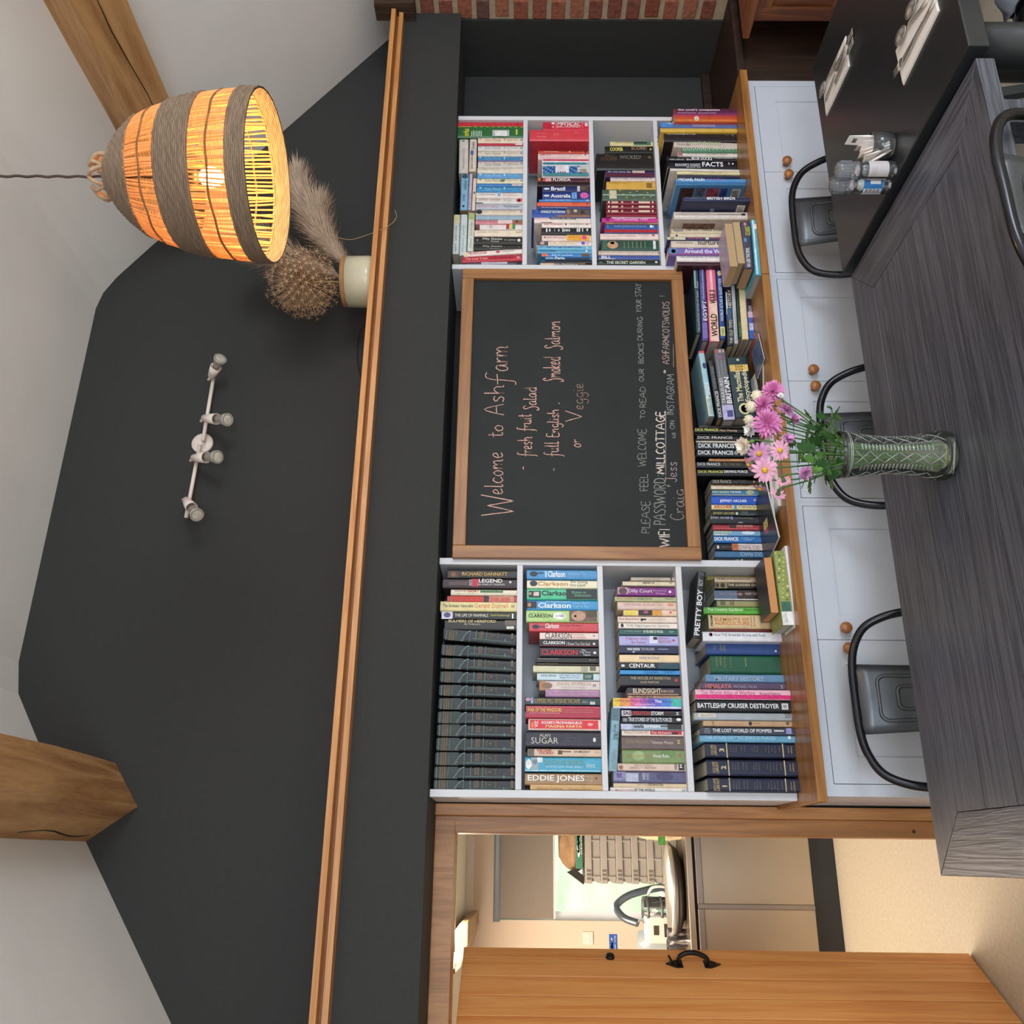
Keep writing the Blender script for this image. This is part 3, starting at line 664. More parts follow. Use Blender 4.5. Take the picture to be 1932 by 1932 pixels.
# ---- second shelf
row('''B 78 174 1040 4a93c9 ; sky blue book, white title
O 1070 1150 96 150 1d2a38
P 1140 1212 108 122 1d3a58
T 1255 1428 93 156 !f4f8fa Clarkson
T 1458 1640 105 148 9cc8ea And Another Thing
P 1225 1245 93 156 a8d0ea
B 183 266 1042 efe6c8 ; cream book with gold name
O 1070 1148 190 248 1d2a38
T 1150 1458 202 242 !c8963c Clarkson
T 1488 1655 192 222 3a3a3a For Crying
T 1475 1635 224 248 3a3a3a Out Loud!
B 270 381 1042 52c495 ; mint green book with black panel
P 1440 1752 273 380 23282a
P 1060 1182 295 362 241f22
P 1110 1165 305 345 d8d0cc
O 1062 1090 308 335 c89880
T 1190 1440 292 342 !14201c Clarkso
T 1498 1640 297 322 7fd0a8 Driven to
T 1525 1690 328 353 7fd0a8 Distraction
B 386 486 1042 3f98cf ; bright blue book with small portrait
P 1042 1140 400 470 26242a
O 1048 1085 415 455 c08a70
T 1230 1485 398 414 f0f6fa The World According To
T 1155 1485 416 468 !f4f8fa Clarkson
T 1508 1665 403 430 9fd0ee How Hard
T 1508 1675 436 466 9fd0ee Can It Be?
B 488 607 1035 b8da8a ; lime green book with face
P 1470 1752 491 606 70584a
O 1490 1640 497 600 c0987c
O 1520 1545 540 560 3a2c24
P 1640 1752 493 560 54442c
T 1057 1300 530 565 !1b2416 CLARKSON
T 1065 1245 518 527 3a4a2a THE WORLD ACCORDING TO
O 1308 1437 512 588 f0f2ea
T 1335 1420 535 565 3a3a3a Is it really
B 612 704 1065 cf4650 D.2 ; red book with white name
O 1095 1165 635 680 2a2a40
P 1160 1225 650 664 7a3050
T 1228 1365 625 674 !f4eeee Clarkson
T 1375 1585 633 657 7a1c30 Don't Stop Me Now
B 713 784 1172 edd8d0 ; pale pink book with tall black capitals
T 1225 1495 719 778 17171a CLARKSON
T 1508 1620 728 748 c04a4a If you'd just
T 1508 1655 755 775 c04a4a let me finish...
O 1708 1732 740 760 9a9ab0
B 786 857 1172 18141a ; black book with red foot line
T 1208 1425 804 836 !f4f0f0 CLARKSON
T 1445 1680 815 846 e0d8d8 I Know You Got Soul
P 1172 1752 849 856 8a1a2a
O 1708 1735 820 842 e8e0e0
B 860 963 1172 191820 ; black book with red italic capitals
T 1190 1555 890 944 !d8283a CLARKSON
T 1595 1635 887 906 f0ecec The
T 1575 1692 908 928 f0ecec Top Gear
T 1610 1685 932 952 f0ecec Years
O 1712 1745 908 935 e8e0e0
B 965 1021 1135 1b1815 ; thin black book
T 1155 1360 979 990 d8d0c4 Women Drivers Travelling Diaries
T 1675 1735 990 1000 c8c0b4 Bantam
B 1022 1046 1130 2a1f1a ; very thin brown black book
T 1155 1360 1024 1044 8a7050 GUANTANAMO
B 1047 1117 1105 d8d2b0 D.16 ; pale khaki book with grey end
P 1590 1660 1060 1112 a8a89a
P 1680 1740 1060 1105 6a6660
B 1125 1198 1145 c8dce4 ; pale blue book with green panel
P 1610 1715 1130 1195 3e5a4a
T 1185 1340 1143 1161 2a3038 SIMON BRIGGS
T 1370 1580 1140 1160 4a5aa8 Stiff Upper Lips and
T 1375 1575 1163 1183 4a5aa8 Baggy Green Caps
T 1630 1695 1150 1180 c8dcd0 STIFF
R 800 1280 5.367
B 22 117 1170 ddccc8 ; pale rose book with portrait
P 1172 1230 30 112 c07c3c
O 1195 1300 40 105 8a7058
T 1340 1690 40 80 b8a078 JOHN SIMPSON
T 1385 1640 84 103 a8b0bc A Mad World, My Masters
T 1712 1740 60 90 3a3438 M
B 118 188 1230 a9789c ; mauve book with pale line of text
T 1265 1760 150 178 d8b8c8 BRIAN JOHNSTON / SUMMERS PAST
P 1230 1770 120 140 c090b4
B 189 270 1020 1f3538 ; dark teal book with pink spot
O 1028 1080 192 232 d890b0
P 1082 1106 192 250 98a8d8
T 1115 1580 206 250 b89a50 SUMMERS WILL NEVER BE THE SAME
P 1680 1732 235 265 c8ccc8
T 1600 1660 222 260 a8b0b0 edited by
B 274 403 1030 b02a45 h ; crimson book with gold title
P 1030 1775 282 300 c84a60
T 1045 1395 298 338 !e8c060 WAR OF THE WINDSORS
T 1065 1375 344 358 f0d0d0 A Century of Unconstitutional Monarchy
T 1412 1710 318 330 e8a080 Picknett, Prince, Prior and Brydon
T 1412 1710 336 348 e8a080 with additional research
B 408 522 1058 f0d8cc ; red book with cream border
P 1070 1765 423 510 dd3038
P 1085 1112 440 500 f07838
V 1120 1155 430 495 !f4eeee VIZ
T 1190 1600 434 463 !f8f4f4 ROGER'S PROFANISAURUS
T 1232 1600 473 500 !f0e0a0 MAGNA FARTA
O 1655 1715 452 482 f0a0a0
B 532 695 1030 231f30 h ; thick dark purple book with silver capitals
T 1170 1278 560 592 cfc8c0 ALAN
T 1085 1360 598 660 cfc8c0 SUGAR
T 1425 1595 590 614 5a5870 What You See
T 1410 1612 622 646 5a5870 Is What You Get
O 1710 1740 600 645 e8e4e4
B 710 788 1050 dcc0a8 ; tan book with red title
P 1052 1115 714 786 6a5a50
T 1140 1295 717 742 !b02a28 THE DARK
T 1160 1315 744 768 !b02a28 TOURIST
P 1355 1400 728 770 5a4432
P 1400 1490 735 748 8a6a50
T 1520 1685 734 758 !2a3038 DOM JOLY
T 1728 1775 740 752 8a7868 S&S
B 795 944 1022 45a5c4 h ; thick turquoise book with white cap
O 1030 1090 815 920 f0ece8
P 1085 1160 800 940 9cb0b8
P 1150 1200 800 850 e0e8ea
O 1100 1150 820 870 7a8a92
T 1215 1615 828 876 7a9a8a DICKIE BIRD
T 1230 1610 886 906 c8e4ee WHITE CAP AND BAILS
T 1640 1730 850 905 c8e4ee Adventures
P 1022 1785 930 940 b0dcea
B 958 1077 1022 a48058 h ; brown book with bold white capitals
T 1050 1625 978 1056 !f4f0ea EDDIE JONES
T 1645 1710 985 1010 d8c8b0 My Life
T 1645 1710 1020 1045 d8c8b0 and Rugby
O 1735 1755 1000 1025 4a3828
B 1085 1147 1075 cfa76c ; tan book with brown lettering
T 1150 1405 1108 1140 a8804a Bilbury Pudding
T 1465 1695 1108 1138 a8804a Vernon Coleman''', 800, 1060, 5.367, zfoot=LS[1][1]+.0003, where='second shelf '+LB, lim=(LU['xi0'], LU['xi1']), group='books on the second shelf by the doorway', count_from=DW, order=-1)
# ---- third shelf
row('''B 152 191 325 b5a89a ; thin greige book
T 460 610 166 182 c09088 SUSAN SALLIS
P 725 740 155 190 2a2a34
B 195 241 240 ded0b0 ; thin cream book with black capitals
T 445 560 206 222 !3a3028 BREAK IN
T 712 738 208 224 6a6048 PB
B 254 342 185 7d2a7e ; purple book with white title
P 190 295 258 325 caa0a0
O 200 285 262 330 5a4048
T 300 540 278 322 f4e4f2 Dilly Court
T 550 685 285 305 d0a0d0 Runaway
T 575 670 312 332 d0a0d0 Widow
O 705 732 292 318 f0e8f0
B 349 399 160 b4b98c ; olive green book with red title
T 180 355 362 382 c0603c DAILY EXPRESS
T 362 540 364 384 3a4030 COOKERY BOOK
T 665 760 366 382 4a5040 COLLINS
B 402 484 188 e3c4b4 ; blush pink book with faint script
T 445 650 418 446 c89a90 A Good Yarn
T 250 430 410 445 b8a0a0 Debbie Macomber
P 188 770 462 474 d8c4bc
O 695 760 420 450 d89070
B 486 544 248 e5c8a4 ; patchwork book, yellow and black
P 260 380 492 540 e8d050
P 400 540 488 544 2a2226
O 450 500 492 525 b05a70
P 540 635 490 544 d89a3c
P 640 740 490 535 ecc8b8
O 715 740 500 525 d86a40
B 549 613 192 ead9cc ; cream book with red title
T 205 410 566 592 b03a34 Blood, Bones & Butter
O 420 450 572 600 22222a
P 445 478 575 590 22222a
T 500 675 576 594 d8b090 GABRIELLE HAMILTON
B 617 674 198 efe4d8 ; cream book with black crescent
O 220 250 624 665 1c1c22
T 278 345 630 660 6a6068 The Young
T 358 435 628 660 8a8088 Visiters
T 445 580 640 662 7a7078 Forgotten Parts
T 600 710 640 662 8a8088 Something
B 680 740 205 2f5a58 ; deep teal book
T 258 430 696 710 a8b8a8 NATHANIEL PHILBRICK
T 450 648 694 722 !e8ece0 IN THE HEART OF THE SEA
O 705 760 698 720 6a9a90
B 745 847 205 b0b0e0 ; lilac book with pink lettering
T 270 490 766 796 c05a78 Mightier than
T 325 465 800 828 c05a78 the Sword
P 512 595 752 825 dce0f0
P 550 590 760 790 20242c
T 600 712 768 792 c86a80 JEFFREY
T 600 735 798 822 c86a80 ARCHER
O 740 770 785 808 c04a60
B 849 926 205 232448 ; navy book with blurred white title
T 285 415 872 898 !f0f0f4 MAN INSIDE
T 425 560 872 898 c8c8d4 THE MACHINE
P 600 700 880 890 8a8ab8
P 340 362 905 920 a8c4f0
B 936 1017 208 f0d5ab ; peach book with blue capitals
T 408 610 961 986 3a6aa8 DAVID NICHOLLS
B 1018 1087 215 122024 ; black and teal book
P 600 805 1020 1085 1f4a58
T 305 568 1032 1072 !f4f4f0 CENTAUR
P 228 260 1040 1062 e8ece8
T 598 745 1036 1050 6a5a50 DECLAN MURPHY
B 1092 1140 215 3f94d4 ; narrow bright blue book
U 460 600 1106 1132 1f5c98 SAINTS
U 662 775 1106 1132 1f5c98 LIARS
R 1130 1280 4.83
B -32 68 195 2a2a2e ; charcoal book with pale gold title
T 285 650 -15 12 c8b088 THE HOUSE AT RIVERTON
T 380 545 26 46 c8b088 KATE MORTON
P 690 718 5 28 b83a4a
B 78 152 262 32283a ; dark plum book with beige capitals
T 310 565 91 136 !dcc8a8 BLINDSIGHT
T 565 682 106 130 !c8a880 ROBIN COOK
P 262 728 140 152 a88468
B 153 181 265 c0987e ; thin tan book
T 295 495 158 180 !5a4030 THE OTHER SIDE
T 520 700 160 176 8a6a54 by Alice Carver
B 176 275 127 7a58c0 ; rainbow coloured book
P 127 190 177 257 e8c840
P 190 285 177 257 e89a50
P 285 380 177 257 dc6aa0
P 380 450 177 257 b060b8
P 450 560 177 257 6a60c4
P 560 660 177 257 4a84d4
P 660 750 177 257 48b8a8
P 127 750 257 274 d8dce8
T 165 505 194 221 6a2a5a Why Has Nobody Told Me
T 508 570 196 222 !f8f8fa This
T 580 672 196 222 4a3a7a Before?
T 330 510 232 250 e8e8f4 DR JULIE SMITH
O 690 730 215 245 e8f0f4
B 288 346 205 1a181c ; black book, red and white capitals
P 206 293 291 344 c8c4c8
T 220 290 300 333 !1a1a1e SAS
T 293 465 300 334 !c83a34 OPERATION
T 475 585 302 336 !f0f0f0 STORM
T 590 690 308 318 a83a34 MATCHETT
V 702 728 308 332 !e8e8e8 H
B 348 407 210 17171a ; black book with long white title
T 265 665 357 393 !d8dce4 TRUE STORIES OF THE ELITE FORCES
P 220 255 362 392 8a8ea0
O 705 748 362 390 e8e8e8
B 410 470 200 9fb0c0 ; pale blue grey book
P 200 300 414 466 c0c4dc
T 315 412 424 450 !14181c walk
T 414 555 420 450 !f4f4f4 britain
P 625 752 412 466 2c2620
P 565 640 430 440 3a3430
B 472 523 208 e8d8cc ; cream and red book
P 468 755 474 512 c02a38
T 230 450 480 503 b07060 PAULO COELHO
T 475 665 482 506 f0d8d0 The Alchemist
P 640 720 492 510 2a1a1c
B 526 648 208 6a5856 ; thick brown mauve book
T 245 480 564 602 a89470 JODI PICOULT
T 485 675 570 598 d8c8c0 Nineteen Minutes
V 712 740 565 595 !d8d060 H
B 648 772 212 7d935e ; thick mossy green book
O 300 420 660 750 98b078
O 560 700 655 720 6a8a50
T 255 480 694 726 b08050 JODI PICOULT
T 495 640 690 722 f4f4ee House Rules
V 725 752 690 712 !c84a50 H
B 772 842 172 dcc4b4 ; beige book with dark striped end
T 285 520 804 830 8a6048 DADA J. P. VASWANI
T 320 480 786 798 8a6048 THE LIFE & TIMES OF
P 725 780 774 838 22302c
P 690 697 778 832 4a3a34
P 702 709 778 832 4a3a34
O 180 220 790 830 a06a50
V 735 760 785 815 !e8ecec M
B 845 952 130 5a587c ; hazy purple book
P 135 245 850 930 8a8aae
P 245 360 862 940 b4b8cc
P 160 210 862 905 6a5a9a
V 395 425 862 925 d8d8e4 WHERE
V 432 456 862 925 c8c8d8 RIVERS
O 520 680 860 930 46446a
B 952 994 133 e0c8a4 ; thin buff book
T 350 440 962 978 7a6a50 20th Century
T 445 585 959 980 !5a4a38 ODDINGTON
B 997 1036 103 efe8e2 ; thin white book, farthest out
T 148 310 1006 1026 !e0a8a0 MARATHONS
T 318 510 1004 1028 !2a2a2a OF THE WORLD
T 755 790 1010 1030 6a6a6a NF
F 270 112 200 845 85 165 8fb4c4 D.12 ; pale blue paperback lying across the tops of books, third shelf
P 0 1 270 385 5a7a84
T 0.25 0.75 420 560 2a4a58 Songs of Love
T 0.6 0.95 480 560 2a4a58 and War
T 0.2 0.8 640 835 8aa0a0 Santa Montefiore''', 1130, 1060, 5.367, zfoot=LS[2][1]+.0003, Y=3.03, where='third shelf '+LB, lim=(LU['xi0'], LU['xi1']), group='books on the third shelf by the doorway', count_from=DW, order=-1, depth=.13)
# ---- lowest compartment, standing on the worktop
row('''B 104 150 1095 a89a58 r.1 ; mustard spine, set back
B 152 206 1172 e0c8a8 r.07 ; cream bird guide with dark capitals
T 1190 1535 165 184 4a4030 THE BIRDS OF BRITAIN AND EUROPE
P 1560 1590 155 203 c8ac88
B 207 272 1178 2a2418 r.07 ; black book with scrolled gold pattern
P 1178 1300 210 268 8a7850
O 1185 1215 215 262 1c1810
O 1230 1275 215 262 1c1810
T 1305 1640 222 248 !d8c8a0 THE GODDESS GUIDE
B 284 388 1165 5a6a84 r.06 ; misty blue and brown book
P 1400 1660 287 375 3a2420
T 1480 1650 312 338 c8b8b8 MARY WESLEY
T 1220 1400 312 336 a89890 Part of a Dream
O 1405 1455 315 340 b08080
P 1165 1640 375 386 d8d4d0
B 390 456 1195 a09868 r.06 ; faded olive book
P 1230 1280 396 440 6a6440
P 1325 1370 396 440 7a6a44
B 455 526 1058 62b03c r.04 ; leaf green gardening book
T 1098 1460 468 508 f4f8e8 The Country Gardener
T 1470 1660 476 502 2a4a20 Penelope Hobhouse
B 533 674 1110 dcbf92 h r.03 ; thick buff farming book, orange capitals
V 1128 1152 545 650 !2a2018 FREAM
T 1168 1520 566 598 !c8864a ELEMENTS OF
T 1170 1525 604 640 !c8864a AGRICULTURE
P 1535 1550 548 660 b89a70
P 1565 1580 548 660 b89a70
B 677 704 1160 7a3030 r.03 ; thin maroon book
B 704 802 1050 e8e8ee r.0 ; white book with grey italic title
O 1110 1150 718 756 a8407a
O 1125 1160 718 752 e8e8ee
T 1165 1395 725 752 6a6a78 How THE British
T 1400 1680 726 758 6a6a78 fell IN love with Food
B 808 936 1085 2a4a86 h D.2 b1828 ; large royal blue book
V 1225 1245 820 900 b09a60 LIVESTOCK
V 1258 1280 840 900 b09a60 BOOK
V 1160 1180 850 890 8a8a80 THE
P 1780 1800 895 915 d8e0e8
B 945 1130 1130 1f5a40 h D.2 b1838 ; very thick dark green book
V 1185 1200 960 1060 a89a60 MODERN
V 1222 1240 960 1050 a89a60 FARMING
V 1268 1280 960 1070 a89a60 PRACTICE
V 1325 1340 960 1070 8a8a58 VOLUME
P 1480 1490 970 1060 8a8a58
B 1135 1218 1080 6a94b8 D.2 b1872 ; steel blue book with pale capitals
T 1170 1670 1160 1208 !a8bccc MILITARY HISTORY
R 1130 1280 4.83
B 33 97 928 5a4c6a D.2 b1700 ; dusky purple book with coral title
T 968 1208 49 93 !d87a70 HIMALAYA
T 1228 1435 62 90 a8a0b8 MICHAEL PALIN
T 1655 1678 62 95 c8c0d0 S
B 97 188 880 f0c0d0 h D.22 b1745 ; hot pink edged atlas
P 880 1748 150 187 e0287a
T 925 1420 110 150 c85a8a The World Atlas of Warfare
T 1465 1655 128 154 a02a60 Richard Holmes
B 193 302 885 0e0f12 h D.22 b1750 ; black book with wide white capitals
T 898 1640 228 272 !f4f4f4 BATTLESHIP CRUISER DESTROYER
P 1665 1725 228 285 d8dce0
P 1680 1712 240 270 a0a4a8
B 308 378 870 aab4ba D.22 b1755 ; grey folder with paper label
P 905 1065 316 352 dcd4c4
T 1690 1745 322 360 4a4e54 20
T 930 1040 326 344 9a9488 handbook
B 380 438 950 d0aa84 D.2 b1757 ; tan book with dark flower
O 1362 1396 393 430 2c3440
P 1410 1470 408 411 4a4a4a
V 1030 1050 390 430 8a6a50 NATURE
T 1090 1310 408 424 c08a7a a book of flowers
P 1705 1732 398 422 5a4a3a
B 443 511 920 3a4250 h D.22 b1785 ; slate book with lilac end
T 1035 1570 460 493 !e8ecee THE LOST WORLD OF POMPEII
P 1705 1755 447 506 9a98d8
P 1595 1685 470 486 c8ccd4
V 960 1010 452 500 a8b0b8 COLIN
B 513 578 918 6aa8c8 h D.22 b1786 ; light blue atlas with pale capitals
T 960 1610 525 556 !a8d0e4 THE ATLAS OF MYSTERIOUS PLACES
O 1720 1750 525 555 e8f0f4'''+''.join(f'''
B {y0} {y1} {x0} 161c38 h D.24 b{xb} ; navy reference volume {n}
V {x0+48} {x0+76} {y0+22} {y1-25} c8b078 VOLUME
V {x0+80} {x0+104} {y0+22} {y1-22} c8b078 LIBRARY
V {x0+128} {x0+172} {(y0+y1)/2-16} {(y0+y1)/2+16} !e0ccA0 {n}
P {x0+192} {x0+202} {y0} {y1} c8b888
P {x0+704} {x0+714} {y0} {y1} c8b888'''+''.join(f'\nV {x0+dx} {x0+dx+9} {y0+25+(dx*7)%23} {y1-28-(dx*5)%31} 8a8478 reference' for dx in (228, 252, 276, 322, 352, 420, 444, 468, 545, 572, 600, 628, 668))+f'''
V {x0+750} {x0+762} {y0+40} {y1-40} c8b078 classic
V {x0+775} {x0+790} {y0+35} {y1-35} c8b078 edition''' for n, y0, y1, x0, xb in ((3, 584, 722, 968, 1790), (2, 738, 886, 985, 1812), (1, 902, 1062, 995, 1830))), 1130, 1060, 5.367, zfoot=WTZ+.0005, Y=3.0, where='lowest row '+LB, lim=(LU['xi0'], LU['xi1']), group='books on the worktop by the doorway', count_from=DW, order=-1, depth=.16)
row('''F 100 1000 1085 775 945 1032 16171a D.15 Y2.985 gb0a898 ; black paperback lying tilted on book tops, white capitals along its spine
O 0.15 0.85 105 150 3a3c42
T 0.2 0.75 180 245 c8c8c8 ROY
T 0.15 0.8 285 752 !e8e8e8 PRETTY BOY''', 1130, 1060, 5.367, group='')
# ---- bookcase by the alcove, top shelf
kf = lambda y0, y1, col, tc, look, x0=358, t2='faint': f'''B {y0} {y1} {x0} {col} ; {look}
O 372 405 {y0+8} {y0+30} {tc}
T 450 655 {y0+14} {y1-14} {tc} Katie Fforde
O 690 715 {y0+8} {y0+42} {tc}
T 735 880 {y0+18} {y1-20} {tc} Summer Story
O 905 940 {y0+22} {y0+46} 8a98a8
'''
row('''B 150 210 92 c02a3a D.2 ge8d8b8 ; ring-bound red notebook with cream ticked edge
P 92 945 152 190 e8d8b8
'''+''.join(f'P {100+i*26} {112+i*26} 172 180 8a2030\n' for i in range(32))+'\n'.join(f'P {100+i*30} {112+i*30} 152 208 4a4468' for i in range(5))+'''
B 212 408 95 2c6836 D.22 ; thick green cookery folder with scalloped red band
P 97 948 214 268 c02a3a
P 97 948 268 276 d8a83c
'''+'\n'.join(f'O {270+i*75} {310+i*75} 262 284 3c7a3a' for i in range(9))+'''
V 165 240 300 400 !e8d83c orks
'''+'\n'.join(f'P {272+i*21} {280+i*21} {330-(i*7)%14} 400 d8e4d0' for i in range(7))+'''
P 545 765 318 400 b0b4b0
P 580 735 330 396 e4e4e0
O 630 690 385 402 5a2030
P 850 872 310 380 c8c840
'''+kf(410, 479, 'e6d6bc', 'd08a80', 'cream book with pink script')+'''B 480 513 358 b8283c ; thin red book with white barcode
P 845 935 482 511 dcd8d0
'''+kf(515, 579, 'dcd4cc', 'a0acc4', 'off-white book with blue-grey script')+kf(582, 650, 'dcd0c0', 'b0a898', 'ivory book with grey script')+kf(653, 712, '3a7cae', '8ac0dc', 'mid blue book with pale script')+kf(715, 796, 'd2c8c0', 'a8a098', 'pale grey book with pink top line')+'P 358 945 716 722 d87890\n'+'''B 799 871 350 dfd5c4 ; plain ivory book with grey line
T 370 640 818 834 a8a8a8 A PERFECT PROPOSAL
O 690 715 820 836 a8a8a8
'''+kf(874, 937, '5a9ccc', 'b0d8f0', 'light blue book with white script', 348)+kf(940, 1002, 'eadfbe', '9a9480', 'pale yellow book with green motif', 345)+'O 648 700 955 990 5a8a3c\n'+'''B 1004 1046 345 3a7ab8 ; blue book with barcode label
P 800 930 1008 1044 c0b8b0
R 850 350 6.9
'''+kf(12, 80, '3a8cc4', '9ad0c4', 'azure book with green script', 340)+'''B 84 160 335 e6dcd4 ; cream book with blue motif
T 365 580 105 134 7a7a8a milly johnson
O 610 656 88 146 8ab8d8
T 680 850 98 115 d89a98 An Autumn
T 680 880 122 140 d89a98 Crush
B 164 234 335 dcd6d2 ; white book with red flower
T 365 650 176 205 !d0a098 JEFFREY ARCHER
T 690 790 180 202 d8b8a8 Sons
O 855 930 170 218 c03a48
O 880 905 180 205 7a1c2c
P 335 420 222 233 3a4a3a
B 238 308 330 b8bcc8 ; lavender grey book with pink capitals
T 345 625 260 285 !d0a0b0 SOPHIE KINSELLA
T 690 890 258 285 6a6a80 The Undomestic
B 313 380 330 e2d2bc ; cream book with black corner
O 330 415 316 372 26302c
T 440 720 330 352 d0c0a8 CALL THE MIDWIFE
T 760 850 326 352 b8a890 JENNIFER
O 910 925 325 358 c05a40
B 383 442 328 9ab0c0 ; hazy light blue book
T 345 720 400 424 b8ccd8 THE LONDON FLOWER SHOW
B 446 499 326 d88a94 ; pink and brown book
P 620 805 448 496 ecd8d0
P 805 940 448 496 94684c
T 350 600 462 482 b86a78 Marthe Blake
T 650 800 462 482 d8a8b0 Meadows
O 850 880 460 480 1c1a18
B 501 570 380 e6dcd6 ; white book with three coloured bands
P 725 765 503 568 b03040
P 770 802 503 568 d8d060
P 805 842 503 568 3a8a50
V 470 485 525 555 4a4a4a II
V 500 555 520 560 d89aa0 yoga
B 573 657 312 eddcc4 ; plain cream book with tiny title
T 340 465 600 615 8a8070 Peter Robinson
T 478 620 600 615 8a8070 Long in the Shade
T 850 920 600 618 6a6458 ALLEN
B 661 762 305 23201f ; black book with brighter grey title
T 420 675 683 717 !d8d0c4 Fifty Shades
T 530 625 718 740 d8d0c4 Freed
T 705 848 700 724 d8d0c4 E L James
O 870 912 694 734 d8d8d0
O 340 362 698 726 8a8a88
B 765 842 300 26211f ; black book with dim grey title
T 420 675 780 810 !b0a89c Fifty Shades
T 515 640 814 830 a89c90 Darker
T 705 830 796 812 6a645c E L James
O 872 905 790 815 4a4844
B 838 900 175 efe0d8 L-4.6 ; white leaning paperback with red title
T 230 470 866 896 !d05058 THE ONE PLUS ONE
P 180 225 884 916 e8d090
O 590 645 848 880 c84a58
T 665 830 846 862 7a7070 A NOVEL OF THE YEAR
B 908 990 155 c02a3c L-3.4 ; red leaning paperback with pale title
T 190 480 940 968 !e8b0a8 The Last Train
T 500 830 930 952 7a1a28 PETER BRADLEY
T 865 905 925 950 e8d8d4 Bb
B 990 1032 200 4a4650 L-1.5 ; black and white patterned paperback
P 400 740 996 1026 b8b0bc
P 860 920 992 1028 1c1c22
R 850 200 6.9
F 436 112 236 874 108 228 d6cdc4 D.12 Y3.02 ; grey-white paperback lying on the books of the top alcove shelf, outermost
T 0.3 0.7 560 820 b8a8a4 whispered secret
O 0.3 0.6 440 470 8a8a94
F 432 250 345 852 238 336 dccabc D.12 Y3.02 ; cream paperback lying flat beside the grey-white one, blue curl on spine
T 0.2 0.6 650 820 6a6a74 Jackie Collins
O 0.15 0.6 575 645 4a64a0
T 0.3 0.7 470 560 5a6488 Double
F 888 140 238 1355 121 222 86b4cc D.12 Y3.02 gb08a58 ; light blue paperback lying flat on the top alcove shelf books, black scroll at end
O 0.1 0.9 890 945 2a4a5c
T 0.3 0.8 970 1090 4a7a94 wicked
T 0.25 0.7 1150 1240 3a5a70 Jodi Taylor
O 0.3 0.6 1290 1320 1c2a34
F 882 246 290 1350 226 268 c4b8cc D.12 Y3.02 ; thin lilac paperback lying flat on the top alcove shelf books
T 0.3 0.7 1150 1330 8a7a9a A Quiet Place
F 942 294 342 1360 272 322 e0cfb8 D.12 Y3.02 gb08a58 ; thin cream paperback lying flat, nearest the standing books of the top alcove shelf
O 0.3 0.7 1115 1145 1c1a1c
F 1414 38 125 1925 18 108 d4d8d4 D.12 Y3.02 ; pale paperback lying on the top alcove shelf books, yellow end, uppermost
P 0 1 1416 1530 d8d0a0
T 0.3 0.7 1560 1760 b0a8a4 Jackie Collins
T 0.3 0.7 1790 1900 7a9ac0 Dangerous
F 1412 132 222 1945 112 204 cdd8d6 D.12 Y3.02 ; pale green-grey paperback lying on the top alcove shelf books, middle of three
T 0.3 0.7 1560 1680 a8b4b4 Sunday
T 0.3 0.7 1720 1900 a8c0c4 Milly Johnson
F 1390 234 318 1890 214 300 d4dcc8 D.12 Y3.02 ; pale paperback lying flat with pink title and mossy end, top alcove shelf
P 0 1 1392 1480 b0b878
T 0.3 0.7 1500 1690 d09aa4 Santa Montefiore
T 0.3 0.7 1720 1850 b8a8c0 The Summer''', 850, 200, 6.9, zfoot=RS[0][1]+.0003, where='top shelf '+RB, lim=(RU['xi0'], RU['xi1']), group='books on the top shelf by the alcove', count_from=AW, depth=.13)
